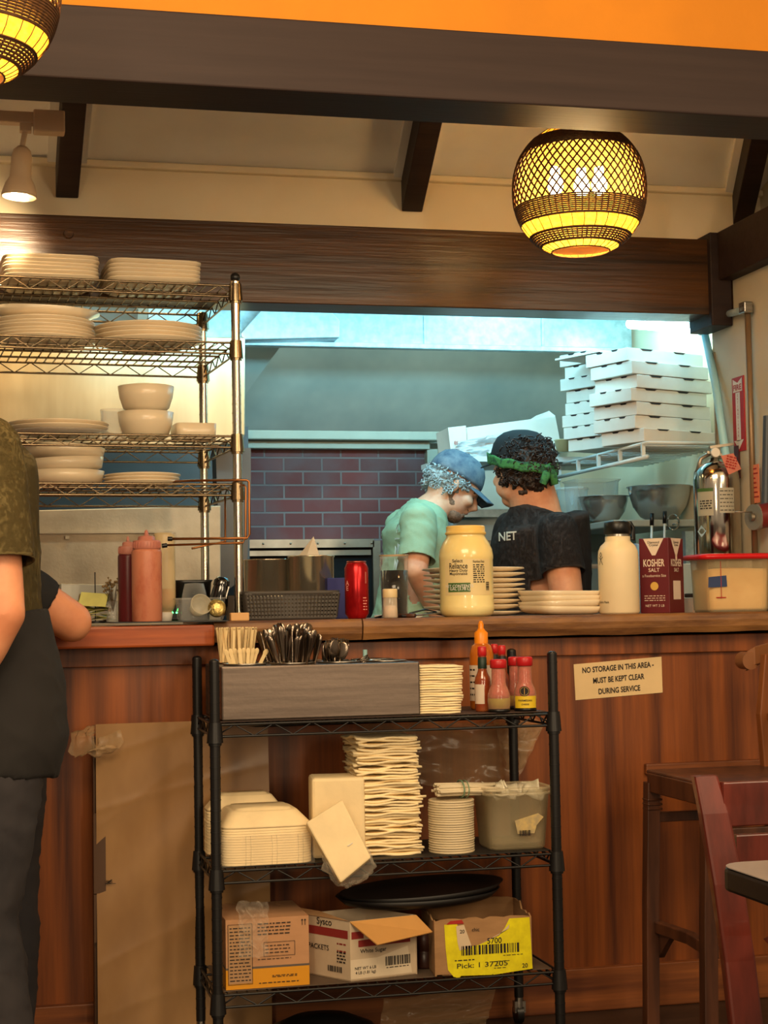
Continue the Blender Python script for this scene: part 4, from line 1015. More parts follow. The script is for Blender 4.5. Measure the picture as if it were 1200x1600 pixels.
for k in range(7): sp0 = put(sp0, spoon_mesh, 'soup_spoon', 'dark steel spoon with its bowl up, right of the knives', 'spoon', 'spoons right of the knives', hole(2, 0)+Vector((-.02, 0, 0)), k, .03, rnd(.004, .02), 5, rr)
def fork_mesh():
    b = B(); b.tube([(0, 0, -.03), (0, 0, .012)], .0022, 6); b.box((0, 0, .017), (.02, .0022, .012))
    for t_ in range(4): b.tube([(-.009+.006*t_, 0, .02), (-.009+.006*t_, -.002, .035), (-.009+.006*t_, .002, .052)], .0012, 5)
    return b
fk0 = None
for k in range(9): fk0 = put(fk0, fork_mesh, 'table_fork', 'steel fork with its tines up at the right of the spoons', 'fork', 'forks right of the spoons', hole(2, 1)+Vector((.02, 0, 0)), k, .03, rnd(-.004, .012), 5, rr)
for k in range(4): dup(fk0, hole(2, 0)+Vector((.03, .01*k-.02, -.02+.004*k)), label='steel fork lying low at the front edge of the spoon cup', rot=(.3*k, 1.0, .2*k), group='forks lying low beside the spoons')
solo('clear_straw_cup', B().cyl((0, 0, -.03), (0, 0, .028), .006, n=12), mat('pale_blue_plastic', C(150, 190, 190), .3), 'pale blue plastic tube in the back right cup', 'tube', loc=hole(3, 1)+Vector((-.02, -.01, 0)), world=False)

# napkins beside caddy
def nap_mesh(w_, d_, t_, amp, seed, n=7):
    b = B(); rr2 = random.Random(seed)
    def top(u, v, s_): 
        x = (u-.5)*w_; y = (v-.5)*d_; e = max(abs(u-.5), abs(v-.5))*2
        z = noise.noise(Vector((u*2.2+seed*7, v*2.2, 0)))*amp*(e**2)
        ex = 1+noise.noise(Vector((u*3, v*3, seed*3.)))*.02
        return Vector((x*ex, y*ex, z+s_*t_/2*(1 if e < .95 else .8)))
    vs = []; 
    for s_ in (-1, 1):
        for i in range(n+1):
            for j in range(n+1): vs.append(top(i/n, j/n, s_))
    N1 = (n+1)**2; fs = []
    for i in range(n):
        for j in range(n):
            q = (i*(n+1)+j, (i+1)*(n+1)+j, (i+1)*(n+1)+j+1, i*(n+1)+j+1); fs.append(q[::-1]); fs.append(tuple(a+N1 for a in q))
    for i in range(n):
        for (a, c) in ((i*(n+1), (i+1)*(n+1)), ((i+1)*(n+1)+n, i*(n+1)+n)): fs.append((a, c, c+N1, a+N1))
        for (a, c) in ((i+1, i), (n*(n+1)+i, n*(n+1)+i+1)): fs.append((a, c, c+N1, a+N1))
    b.add(vs, fs); return b
xa, xb_ = PX(656, YR+.03, .9), PX(726, YR+.03, .9); W_ = xb_-xa; zt = ZP(690, 1040, YR+.03)
n = 20; dz = (zt-Z0)/n; protos = []
for k in range(n):
    lb = '%s folded cream napkin of the neat pile beside the steel caddy' % nth(n-1-k)
    off = Vector((rnd(-.002, .002)+(.004 if k > n-4 else 0)+(-.004 if k < 5 else 0), rnd(-.004, .004), 0))
    l = Vector(((xa+xb_)/2-.004, YR+.03+W_*.55, Z0+dz*(k+.5)))+off
    if k < 4: o = solo('folded_napkin', nap_mesh(W_*.97, W_*1.1, dz*.96, .002, k), napkin, lb, 'napkin', loc=l, world=False, group='folded napkins beside the caddy'); protos.append(o)
    else: dup(protos[k % 4], l, rotz=rnd(-.02, .02), label=lb)
# tall wavy pile on the middle shelf
xa, xb_ = PX(560, YR+.06, .6), PX(662, YR+.06, .6); W_ = xb_-xa; zt = ZP(610, 1152, YR+.06); n = 44; dz = (zt-Z1)/n; protos = []
for k in range(n):
    lb = '%s cream napkin of the tall wavy pile on the middle shelf' % nth(n-1-k)
    if k < 6: protos.append(None)
    l = Vector(((xa+xb_)/2-.002+rnd(-.007, .005)+(.004 if 14 < k < 22 else 0), YR+.06+W_*.5+rnd(-.006, .006), Z1+dz*(k+.5)))
    if k < 6: protos[k] = solo('loose_napkin', nap_mesh(W_*(.93+.02*k % .08), W_*.95, dz*.9, .0105, k+20, 10), napkin, lb, 'napkin', loc=l, world=False, group='napkins in the tall wavy pile')
    else: dup(protos[k % 6], l, rotz=(PI if k % 4 > 1 else 0)+rnd(-.06, .06), label=lb)

# sauce bottles
def on0(px, Y): return mt(px, Y, Z0)
def HZ(px, y, Y, z): return ZP(px, y, Y)-z
p = on0(754, YR+.16); k = HZ(754, 970, YR+.16, Z0); R = 19*S(4.1, 754)
t = thing('honey_bottle', 'clear honey mustard bottle with a bright orange nozzle cap', 'sauce bottle', p)
amber = mat('honey', C(206, 122, 30), .2, col2=C(170, 84, 20), ns=(10, 10, 4), coat=.5)
part('bottle', B().lathe([(0, 0), (R*.9, 0), (R, .006), (R, k*.62), (R*.8, k*.72), (R*.5, k*.75)], n=32), amber, t)
capo = mat('orange_cap', C(240, 140, 20), .35)
part('cap', B().lathe([(R*.56, k*.74), (R*.56, k*.865), (R*.36, k*.89), (R*.22, k*.92), (R*.24, k*.96), (R*.12, k), (0, k)], n=28), capo, t)
b = B(); fa = face_ang(p); patch(b, (0, 0, 0), R, fa-1.5, fa+1.2, k*.1, k*.5); part('label', b, mat('label_white', C(214, 196, 176), .6), t)
b = B()
for kk in range(5): lines_into(b, lambda u, v: cylfn((0, 0, 0), R, fa-.9, k*(.45-.07*kk), .0012)(u, v), .02, .008, 1, seed=kk)
part('lettering', b, ink, t)
def hot(px, Y, ytop, wpx, lab, body, liquid):
    p = on0(px, Y); k = HZ(px, ytop, Y, Z0); R = wpx/2*S(Y, px)
    t = thing('hot_sauce_bottle', lab, 'sauce bottle', p)
    part('bottle', B().lathe([(0, 0), (R*.94, 0), (R, .004), (R, k*.46), (R*.92, k*.52), (R*.62, k*.60), (R*.52, k*.66), (R*.5, k*.86)], n=32), body, t)
    part('neck_band', B().lathe([(R*.56, k*.66), (R*.57, k*.665), (R*.55, k*.83), (R*.5, k*.835)], n=28), liquid, t)
    part('cap', B().lathe([(R*.5, k*.855), (R*.56, k*.86), (R*.55, k*.985), (R*.4, k), (0, k)], n=28), mat('red_cap', C(190, 30, 34), .35), t)
    b = B(); fa = face_ang(p); patch(b, (0, 0, 0), R, fa-1.2, fa+.2, k*.12, k*.42); part('label', b, mat('label_white', C(214, 196, 176), .6), t)
glassred = mat('hot_sauce', C(150, 84, 40), .15, col2=C(130, 40, 22), ns=(6, 6, 10), coat=.8)
hot(755, YR+.075, 1010, 25, 'slim hot sauce bottle with a green neck band and red cap', glassred, mat('green_band', C(24, 46, 34), .5))
bandb = mat('black_band', C(20, 18, 18), .5)
hot(786, YR+.13, 1008, 22, 'dark hot sauce bottle with a red cap behind the shaker jars', glassred, bandb)
hot(774, YR+.20, 1006, 22, 'dark hot sauce bottle with a red cap directly behind the orange-capped bottle', glassred, bandb)
def shaker(px, Y, ytop, wpx, lab, lowc, sticker):
    p = on0(px, Y); k = HZ(px, ytop, Y, Z0); R = wpx/2*S(Y, px)
    t = thing('spice_shaker', lab, 'shaker', p)
    part('base', B().lathe([(0, 0), (R*.93, 0), (R*.97, .003), (R*.96, .008), (0, .008)], n=32), blackp, t)
    part('jar', B().lathe([(R*.94, .008), (R, k*.2), (R*.96, k*.34), (R*.8, k*.45), (R*.68, k*.5), (R*.62, k*.56), (R*.6, k*.84)], n=32), film('shaker_clear', C(200, 150, 120), .35, .12), t)
    part('powder', B().lathe([(0, .009), (R*.9, .009), (R*.96, k*.2), (R*.93, k*.26), (0, k*.26)], n=32), mat(lowc[0], lowc[1], .7), t)
    part('spice', B().lathe([(0, k*.262), (R*.92, k*.262), (R*.9, k*.34), (R*.75, k*.45), (R*.62, k*.52), (R*.57, k*.82), (0, k*.82)], n=32), mat('pink_spice', C(206, 82, 84), .7, col2=C(176, 56, 62), ns=(150, 150, 150)), t)
    part('cap', B().lathe([(R*.66, k*.83), (R*.72, k*.84), (R*.72, k*.97), (R*.62, k), (0, k)], n=32), mat('red_cap', C(190, 30, 34), .35), t)
    if sticker:
        fa = face_ang(p); b = B(); patch(b, (0, 0, 0), R*.985, fa-1.0, fa+1.1, k*.06, k*.28, eps=.001); part('label', b, mat('label_yellow', C(224, 190, 40), .5), t)
        b = B(); fn = cylfn((0, 0, 0), R*.97, fa-.05, k*.37, .002); b.add([fn(.0125*math.cos(q*PI/12), .0125*math.sin(q*PI/12)) for q in range(24)], [tuple(range(24))], False); part('round_sticker', b, ink, t)
        b = B(); fn2 = cylfn((0, 0, 0), R*.97, fa-.05, k*.37, .0026); stroke(b, fn2, [(0, -.008), (0, .008)], .001); stroke(b, fn2, [(.010*math.cos(q*PI/9), .010*math.sin(q*PI/9)) for q in range(19)], .0007); part('sticker_mark', b, gold, t)
        b = B(); text_into(b, 'PARMESAN', .005, cylfn((0, 0, 0), R*.985, fa, k*.2, .002)); text_into(b, 'CHEESE', .004, cylfn((0, 0, 0), R*.985, fa, k*.13, .002)); part('lettering', b, ink, t)
shaker(780, YR+.035, 1030, 36, 'spice shaker with green powder and no sticker, nearest the shelf edge', ('green_powder', C(156, 156, 36)), False)
shaker(821, YR+.045, 1026, 36, 'spice shaker with a yellow label and round black sticker, rightmost', ('yellow_powder', C(206, 180, 40)), True)
shaker(806, YR+.13, 1026, 30, 'spice shaker half hidden behind the yellow-labelled one', ('yellow_powder', C(206, 180, 40)), False)

# ---- middle shelf ----
def clam(n, px, Y, wpx, dpth, lab, grp, ytop, z0):
    W2 = wpx*S(Y, px); zt = ZP(px, ytop, Y); k = zt-z0; lid = .042; dz = (k-lid)/(n-1)
    c = Vector((PX(px, Y, z0), Y+dpth/2, z0)); first = None
    b = B().lathe([(0, lid), (W2*.30, lid), (W2*.31, lid-.004), (W2*.345, lid-.004), (W2*.37, lid-.007), (W2*.495, .006), (W2*.5, .004), (W2*.5, 0), (W2*.48, 0), (W2*.36, lid-.011), (0, lid-.006)], n=64, sq=6.5, asp=dpth/W2)
    bs = B().lathe([(W2*.5, 0), (W2*.5, dz*.9), (W2*.35, dz*.9+.0), (W2*.35, 0)], n=64, sq=6.5, asp=dpth/W2)
    for i in range(n-1):
        lb = '%s foam container base in the %s' % (nth(n-1-i) if i else 'bottom', lab)
        l = c+Vector((rnd(-.0006, .0006), 0, dz*i))
        if first is None: first = solo('foam_container', bs, foam, lb, 'foam container', loc=l, world=False, group=grp)
        else: dup(first, l, label=lb)
    solo('foam_container', b, foam, 'domed foam container on top of the %s' % lab, 'foam container', loc=c+Vector((0, 0, dz*(n-1))), world=False, group=grp)
    return c, W2, k
c, W2, k = clam(15, 419, YR+.02, 146, .22, 'front nest at the left of the middle shelf', 'foam containers nested at the front left', 1266, Z1)
b = B()
for fx in (-.24, .04, .32):
    for s_ in (0, .012):
        b.tube([(W2*fx+s_, -.1135, 0), (W2*fx+s_+.001, -.114, .04), (W2*fx+s_, -.1135, .07)], .0007, 4)
b.grid(lambda u, v: ((u-.5)*W2*1.0, -.1135-.0006*math.sin(u*40), v*.073), 40, 3)
solo('plastic_sleeve', b, wrapf, 'clear plastic sleeve pulled around the front foam containers', 'plastic bag', loc=c+Vector((0, 0, 0)), world=False)
clam(15, 385, YR+.225, 118, .09, 'rear nest behind, at the far left', 'foam containers nested at the rear left', 1240, Z1)
# wrapped tissue packs
t = thing('tissue_pack', 'upright square-edged pack of cream tissues behind the tilted pack', 'tissue pack', mt(527, YR+.12, Z1))
hh = HZ(527, 1214, YR+.08, Z1); part('pack', B().box((0, 0, hh/2), (82*S(4.05, 527), .12, hh), Matrix.Rotation(-.12, 3, 'Z')), foam, t, bevel=.008)
Yt = YR-.045
q = [P(478, 1285, Yt+.03), P(535, 1249, Yt+.03), P(580, 1340, Yt-.02), P(532, 1380, Yt-.02)]
nn = (q[1]-q[0]).cross(q[3]-q[0]).normalized()
if nn.y < 0: nn = -nn
t = thing('tilted_tissue_pack', 'cream tissue pack tilting off the middle shelf in its plastic', 'tissue pack', (q[0]+q[1]+q[2]+q[3])/4)
part('pack', B().hexa(q, [v+nn*.05 for v in q]), foam, t, world=True, bevel=.004)
part('tear_mark', B().beam(P(543, 1322, Yt-.004), P(551, 1317, Yt-.004), .003, .002), whitep, t, world=True)
ctr = P(548, 1352, Yt+.0)
b = B()
def bagf(u, v):
    th = 2*PI*u; ph = PI*(.12+.88*v)
    r = .058*(1+.25*noise.noise(Vector((math.cos(th)*2.4, math.sin(th)*2.4, v*5)))+.12*noise.noise(Vector((math.cos(th)*7, math.sin(th)*7, v*11))))
    return ctr+Vector((math.cos(th)*math.sin(ph)*r*1.05, .025+math.sin(th)*math.sin(ph)*r*.6, -math.cos(ph)*r*.85*-1-.0))
b.grid(bagf, 44, 26)
part('wrapper', b, wrapf, t, world=True)
# lids/cup pile
p = mt(706, YR+.08, Z1); R = 35.5*S(4.06, 706); hh = HZ(706, 1248, YR+.08, Z1); n = 22; dz = hh/n; l0 = None
lidw = mat('lid_plastic', C(214, 196, 160), .45)
for k in range(n):
    lb = '%s round white cup lid in the pile beside the clear tub' % (nth(n-1-k))
    l = p+Vector((rnd(-.0007, .0007), rnd(-.0007, .0007), dz*k))
    if l0 is None: l0 = solo('cup_lid', B().lathe([(0, dz*.8), (R*.86, dz*.8), (R*.9, dz*.95), (R*.97, dz*.95), (R, dz*.6), (R*.985, 0), (R*.9, 0), (0, .001)], n=40), lidw, lb, 'lid', loc=l, world=False, group='cup lids piled on the middle shelf')
    else: dup(l0, l, label=lb)
# wrapped bundle of straws on top
t = thing('straw_bundle', 'banded bundle of paper-wrapped straws lying on the lids and tub', 'straws', mt(725, YR+.1, Z1+hh+.004))
b = B(); rr = random.Random(2); xs0 = PX(684, YR+.06, .7)-t.location.x; xs1 = PX(778, YR+.06, .7)-t.location.x
paperst = mat('straw_wrapper', C(222, 206, 172), .7)
for k in range(34):
    a = rr.uniform(0, 2*PI); q = math.sqrt(rr.random()); y, z = .034*q*math.cos(a), .018+.0155*q*math.sin(a)
    x0_ = xs0+rr.uniform(-.004, .006); x1_ = xs1+rr.uniform(-.012, .008); zz = z-.006
    part('straw', B().tube([(x0_, y-.02, z+rr.uniform(-.001, .001)), ((x0_+x1_)/2, y*.8-.01, zz+.004), (x1_, y*1.1, zz+rr.uniform(-.004, .004))], .0036, 6), paperst, t)
xm_ = xs0+(xs1-xs0)*.42
b = B().tube([(xm_, .037*math.cos(2*PI*i/24)-.012, .019+.021*math.sin(2*PI*i/24)) for i in range(24)], .002, 5, closed=True); b.tube([(xm_+.012, .037*math.cos(2*PI*i/24)-.012, .0185+.021*math.sin(2*PI*i/24)) for i in range(24)], .0015, 5, closed=True)
part('band', b, mat('green_string', C(120, 150, 120), .6), t)
# nested clear tubs with contents
p = mt(800, YR+.11, Z1); W2 = 106*S(4.06, 800); hh = HZ(800, 1236, YR+.05, Z1); asp = .9
tbm = film('old_tub_plastic', C(204, 188, 150), .3, .3)
for k, lb in enumerate(('outer cloudy takeaway tub of the nested pair, worn sticker on it', 'inner cloudy takeaway tub of the nested pair, full of packets')):
    t = thing('takeaway_tub', lb, 'tub', p+Vector((0, 0, .012*k)), group=None)
    part('tub', B().lathe([(0, .001), (W2*.40, 0), (W2*.425, .006), (W2*.485-.002*k, hh-.012), (W2*.515, hh-.01), (W2*.52, hh-.003), (W2*.48, hh-.003), (W2*.475, hh-.006)], n=56, sq=6, asp=asp), tbm, t)
    if k == 0:
        fn = flatfn((.012, -W2*.455*asp-.012, hh*.42), (1, 0, 0), (0, -.12, 1), .0)
        b = B(); b.add([fn(-.022, -.02), fn(.022, -.02), fn(.027, .0), (fn(.045, .02)), fn(.03, .03), fn(.0, .022), fn(-.03, .014)], [tuple(range(7))], False); part('sticker', b, mat('old_sticker', C(214, 186, 120), .7, col2=C(180, 160, 120), ns=(60, 60, 60)), t)
        b = B(); fn = flatfn((.008, -W2*.455*asp-.013, hh*.30), (1, 0, 0), (0, -.12, 1), .001); barcode(b, fn, .03, .014, 12); part('lettering', b, ink, t)
rr = random.Random(11); pk0 = None
for k in range(14):
    l = p+Vector((rr.uniform(-.06, .06), rr.uniform(-.04, .04), hh-.012+rr.uniform(0, .012))); rot = (rr.uniform(.4, 1.3), rr.uniform(-.6, .6), rr.uniform(-1, 1))
    if pk0 is None:
        b = B(); b.grid(lambda u, v: ((u-.5)*.06, (v-.5)*.03, .004*math.sin(u*7)), 8, 3)
        pk0 = solo('condiment_packet', b, mat('packet_film', C(222, 214, 190), .35, col2=C(190, 180, 150), ns=(50, 50, 50)), 'crumpled pale packet sticking out of the takeaway tub', 'packet', loc=l, world=False, rot=rot, group='packets in the takeaway tub', solid=.001)
    else: dup(pk0, l, rot=rot)
# plastic bags hanging behind the rack's right half
def sheet(name, pts4, mat_, label, cat, amp, seed, nu=30, nv=30, fs=3., group=None, drift=0):
    a, b_, c_, d_ = (Vector(q) for q in pts4)   # top-left, top-right, bottom-right, bottom-left
    n_ = (b_-a).cross(d_-a).normalized()
    def f(u, v):
        p = a.lerp(b_, u).lerp(d_.lerp(c_, u), v)
        k = noise.noise(Vector((u*fs+seed, v*fs*1.2, seed)))+.5*noise.noise(Vector((u*fs*2.7+v*2, v*fs*3-u*2, seed+4)))+.3*noise.noise(Vector((u*13+v*9, v*4-u*7, seed+9)))
        e = Vector((noise.noise(Vector((v*4, seed, 1))), 0, noise.noise(Vector((u*4, seed, 2)))))*drift
        return p+n_*(k*amp)+e
    b = B().grid(f, nu, nv)
    return solo(name, b, mat_, label, cat, loc=(c_+d_)/2, group=group)
sheet('plastic_bag', [P(560, 1130, 4.34), P(852, 1130, 4.34), P(800, 1235, 4.34), P(640, 1225, 4.34)], wrapf2, 'loose clear plastic bag hanging behind the rack under the top shelf', 'plastic bag', .012, 2, drift=.03)
sheet('plastic_bag', [P(770, 1120, 4.345), P(856, 1122, 4.345), P(812, 1200, 4.345), P(790, 1200, 4.345)], wrapf2, 'crinkled plastic bag corner poking past the rear right post', 'plastic bag', .008, 8, drift=.02)

# ---- bottom shelf ----
def carton(name, lab, cat, fl, fr, top, bot, depth_v, mats, Y0, Y1):
    pass
t = thing('syrup_box', 'tan carton with a yellow bottom band and nutrition panel', 'box', mt(419, YR+.02, Z2))
xl_, xr_ = PX(354, YR+.02, .2), PX(484, YR+.02, .2); wd = xr_-xl_; hh = HZ(419, 1434, YR+.02, Z2)
b = B().box((0, .11, hh*.64), (wd, .22, hh*.72)); part('upper_carton', b, mat('tan_pink_card', C(188, 140, 100), .8, col2=C(176, 130, 92), ns=(6, 6, 20)), t)
part('yellow_band', B().box((0, .11, hh*.14), (wd+.0006, .2206, hh*.28)), mat('amber_print', C(218, 148, 20), .6), t)
part('stripe', B().box((0, .11, hh*.295), (wd+.001, .221, hh*.03)), mat('grey_print', C(96, 84, 76), .7), t)
ff = flatfn((0, 0, hh/2), (1, 0, 0), (0, 0, 1), .0012)
b = B(); x0_ = -wd*.33
b.add([ff(x0_-.028, -hh*.42), ff(x0_+.028, -hh*.42), ff(x0_+.028, hh*.42), ff(x0_-.028, hh*.42)], [(0,1,2,3)], False); part('nutrition_panel', b, mat('tan_grey_card', C(176, 136, 96), .8), t)
ff2 = flatfn((0, 0, hh/2), (1, 0, 0), (0, 0, 1), .0020)
b = B(); lines_into(b, lambda u, v: ff2(u+x0_, v), .05, hh*.8, 16, .3); part('panel_print', b, ink, t); b = B()
for (cx_, cy_, w2, h2) in ((x0_, 0, .058, hh*.86), (wd*.14, hh*.05, .075, hh*.2)):
    for s_ in (-1, 1):
        stroke(b, ff2, [(cx_-w2/2, cy_+s_*h2/2), (cx_+w2/2, cy_+s_*h2/2)], .001); stroke(b, ff2, [(cx_+s_*w2/2, cy_-h2/2), (cx_+s_*w2/2, cy_+h2/2)], .001)
for kk in range(4): lines_into(b, lambda u, v: ff2(u+wd*.08, v+hh*(.42-.05*kk)), .08, .005, 1, seed=kk+2)
for kk in range(3): lines_into(b, lambda u, v: ff2(u+wd*.12, v+hh*(.10-.05*kk)), .06, .004, 1, seed=kk+9)
lines_into(b, lambda u, v: ff2(u+wd*.08, v-hh*.09), .08, .003, 1); lines_into(b, lambda u, v: ff2(u+wd*.2, v-hh*.34), .06, .006, 2); lines_into(b, lambda u, v: ff2(u+wd*.14, v-hh*.43), .1, .004, 1)
for dx in (0, .007): stroke(b, ff2, [(wd*.42+dx, hh*.37), (wd*.42+dx, hh*.45)], .0014); stroke(b, ff2, [(wd*.42+dx-.002, hh*.435), (wd*.42+dx, hh*.455), (wd*.42+dx+.002, hh*.435)], .0012)
part('lettering', b, ink, t)
# crumpled film over the syrup box
def crum(u, v):
    p = P(372+46*u, 1408+88*v, YR-.004); k = noise.noise(Vector((u*5, v*7, 3)))+.6*noise.noise(Vector((u*13, v*15, 5)))
    e = noise.noise(Vector((v*5, u*3, 12)))*.012
    return p+Vector((e*(1 if v < .9 else .3), -.006+k*.012, e*.6))
solo('crumpled_film', B().grid(crum, 40, 50), wrapf, 'crumpled clear plastic film draped over the yellow-banded carton', 'plastic film', loc=P(395, 1495, YR-.004))
# sugar packet carton (corner toward us, open flap)
corner = mt(548, YR+.015, Z2); lf = mt(470, YR+.16, Z2); rt = mt(652, YR+.05, Z2); bk2 = lf+rt-corner
hh = HZ(548, 1440, YR+.015, Z2); up = Vector((0, 0, hh))
t = thing('sugar_carton', 'white-lined open carton of sugar packets with red stripe and raised flap', 'box', corner)
b = B(); 
for (p0, p1) in ((lf, corner), (corner, rt), (rt, bk2), (bk2, lf)):
    dn_ = (p1-p0).normalized().cross(Vector((0, 0, 1)))*-.003
    b.hexa([p0, p1, p1+dn_, p0+dn_], [p0+up, p1+up, p1+dn_+up, p0+dn_+up])
b.hexa([lf, corner, rt, bk2], [q+Vector((0, 0, .003)) for q in (lf, corner, rt, bk2)])
part('carton', b, cardlight, t, world=True)
fl_ = [corner+up, rt+up, P(676, 1456, YR+.02), P(590, 1476, YR-.05)]
part('flap', (lambda q: (q.add(fl_, [(0,1,2,3)], False), q)[1])(B()), mat('card_inner', C(206, 152, 84), .85), t, world=True, solid=.003)
fl2 = [lf+up, corner+up, P(500, 1424, YR+.12), P(430, 1412, YR+.2)]
part('flap', (lambda q: (q.add(fl2, [(0,1,2,3)], False), q)[1])(B()), card, t, world=True, solid=.003)
uxl = (corner-lf).normalized(); wl = (corner-lf).length; uxr = (rt-corner).normalized(); wr = (rt-corner).length
fL = flatfn((lf+corner)/2+up*.5, uxl, (0, 0, 1), .0007); fR = flatfn((rt+corner)/2+up*.5, uxr, (0, 0, 1), .0007)
fL2 = flatfn((lf+corner)/2+up*.5, uxl, (0, 0, 1), .0015); fR2 = flatfn((rt+corner)/2+up*.5, uxr, (0, 0, 1), .0015)
b = B(); b.add([fL(-wl*.5, hh*.2), fL(wl*.46, hh*.2), fL(wl*.46, hh*.34), fL(-wl*.5, hh*.34)], [(0,1,2,3)], False)
b.add([fR(-wr*.48, hh*.2), fR(-wr*.30, hh*.2), fR(-wr*.30, hh*.32), fR(-wr*.48, hh*.32)], [(0,1,2,3)], False)
b.add([fR(-wr*.38, hh*.06), fR(wr*.4, hh*.06), fR(wr*.4, hh*.2), fR(-wr*.38, hh*.17)], [(0,1,2,3)], False)
for kk in range(2): lines_into(b, lambda u, v: fL(u+wl*.33, v+hh*(.1-.12*kk)), .03, .008, 1)
part('red_stripe', b, mat('carton_red', C(140, 40, 34), .7), t, world=True)
b = B(); text_into(b, 'Sysco', .017, lambda u, v: fL2(u, v+hh*.42), .01); text_into(b, 'O PACKETS', .013, lambda u, v: fL2(u-wl*.18, v-hh*.0), .01)
lines_into(b, lambda u, v: fL2(u+wl*.33, v-hh*.12), .03, .03, 4); barcode(b, lambda u, v: fL2(u+wl*.2, v-hh*.33), .05, .014, 20)
part('lettering', b, ink, t, world=True); b = B()
text_into(b, 'White Sugar', .010, lambda u, v: fR2(u-wr*.16, v-hh*.02), .01); text_into(b, 'NET WT 6 LB', .007, lambda u, v: fR2(u-wr*.28, v-hh*.29), .01); text_into(b, '4 LB (1.81 kg)', .007, lambda u, v: fR2(u-wr*.28, v-hh*.37), .01)
barcode(b, lambda u, v: fR2(u+wr*.2, v-hh*.22), .065, .022, 26); lines_into(b, lambda u, v: fR2(u+wr*.2, v-hh*.33), .06, .004, 1)
part('lettering', b, ink, t, world=True)
b = B(); b.add([fR(-wr*.5, -hh*.46), fR(wr*.42, -hh*.46), fR(wr*.36, -hh*.0), fR(-wr*.1, -hh*.14), fR(-wr*.5, -hh*.14)], [(0,1,2,3,4)], False); part('white_label', b, mat('label_cream', C(222, 204, 176), .8), t, world=True)
# dark bottles between the cartons
for (px, Y) in ((664, YR+.13), (672, YR+.19)):
    solo('brown_jar', B().lathe([(0, 0), (.03, 0), (.031, .004), (.031, .04), (.029, .042), (.031, .044), (.031, .075), (.024, .09), (.024, .1), (0, .1)], n=32), mat('brown_jar', C(62, 34, 26), .3), ('brown ridged jar nearer, between the two open cartons', 'brown ridged jar further back, between the two open cartons')[Y > YR+.15], 'jar', loc=mt(px, Y, Z2), world=False)
# yellow label box
lf = mt(680, YR+.01, Z2); rt = mt(832, YR+.01, Z2); rt2 = mt(862, YR+.10, Z2); hh = HZ(756, 1434, YR+.01, Z2)
t = thing('produce_box', 'brown corrugated box with a big bright yellow shipping label', 'box', lf)
dv = Vector((.02, .20, 0)); lb2 = lf+dv; rb2 = rt+dv; up = Vector((0, 0, hh))
b = B()
for (p0, p1) in ((lf, rt), (rt, rb2), (rb2, lb2), (lb2, lf)):
    dn_ = (p1-p0).normalized().cross(Vector((0, 0, 1)))*-.004
    n_ = 14 if p0 is not rt else 10
    # torn ragged top edge
    lo = []; hi = []
    for i in range(n_+1):
        q = p0.lerp(p1, i/n_); lo.append(q); hi.append(q+up+Vector((0, 0, noise.noise(Vector((q.x*40, q.y*40, 1)))*.008+(.012 if p0 is rb2 or p0 is rt and i > 5 else 0))))
    for i in range(n_): b.hexa([lo[i], lo[i+1], lo[i+1]+dn_, lo[i]+dn_], [hi[i], hi[i+1], hi[i+1]+dn_, hi[i]+dn_])
b.hexa([lf, rt, rb2, lb2], [q+Vector((0, 0, .003)) for q in (lf, rt, rb2, lb2)])
part('carton', b, card, t, world=True)
wl = (rt-lf).length; fn = flatfn((lf+rt)/2+up*.5, (1, 0, 0), (0, 0, 1), .0012); f2 = flatfn((lf+rt)/2+up*.5, (1, 0, 0), (0, 0, 1), .0022); f3 = flatfn((lf+rt)/2+up*.5, (1, 0, 0), (0, 0, 1), .0030)
ye = mat('label_bright_yellow', C(234, 222, 20), .5, col2=C(214, 200, 16), ns=(30, 30, 30))
yl = [(-.40, .42), (-.27, .42), (-.2, -.02), (-.05, .02), (.16, .16), (.22, .30), (.27, .46), (.48, .46), (.50, -.48), (.1, -.54), (-.24, -.52), (-.27, -.60), (-.30, -.56), (-.37, -.40), (-.39, .0)]
b = B(); vs = [fn(wl*x, hh*y) for x, y in yl]
me_f = [(0, 1, 2, 14), (14, 2, 3, 4, 9, 10, 12, 13), (4, 5, 6, 7, 8, 9), (10, 11, 12)]
b.add(vs, me_f, False); part('yellow_label', b, ye, t, world=True)
b = B(); b.add([f2(wl*x, hh*y) for x, y in ((-.28, .38), (-.2, .40), (-.12, -.02), (-.25, -.06), (-.27, .1))], [(0,1,2,3,4)], False)
b.add([f2(wl*x, hh*y) for x, y in ((-.05, .02), (.26, .28), (.27, .36), (.16, .18))], [(0,1,2,3)], False); part('torn_paper', b, mat('torn_paper', C(214, 192, 160), .8), t, world=True)
b = B(); b.add([f2(wl*x, hh*y) for x, y in ((-.38, .42), (-.2, .42), (-.22, .49), (-.34, .48))], [(0,1,2,3)], False); part('red_patch', b, redink, t, world=True)
b = B(); barcode(b, lambda u, v: f2(u+wl*.07, v-hh*.07), wl*.60, hh*.17, 44); part('barcode', b, ink, t, world=True); b = B(); text_into(b, '5700', .014, lambda u, v: f2(u+wl*.11, v+hh*.08), .01)
part('lettering', b, ink, t, world=True); b = B()
text_into(b, 'Pick: 1 37205', .0125, lambda u, v: f2(u+wl*.03-.012, v-hh*.34), .005, w=wl*.52); text_into(b, '20', .011, lambda u, v: f2(u+wl*.42, v-hh*.41), .01)
lines_into(b, lambda u, v: f2(u+wl*.3, v-hh*.2), .05, .003, 1); lines_into(b, lambda u, v: f2(u-wl*.2, v-hh*.24), .05, .005, 1); lines_into(b, lambda u, v: f2(u+wl*.18, v-hh*.3), .04, .003, 1); lines_into(b, lambda u, v: f2(u+wl*.16, v-hh*.42), .03, .003, 1)
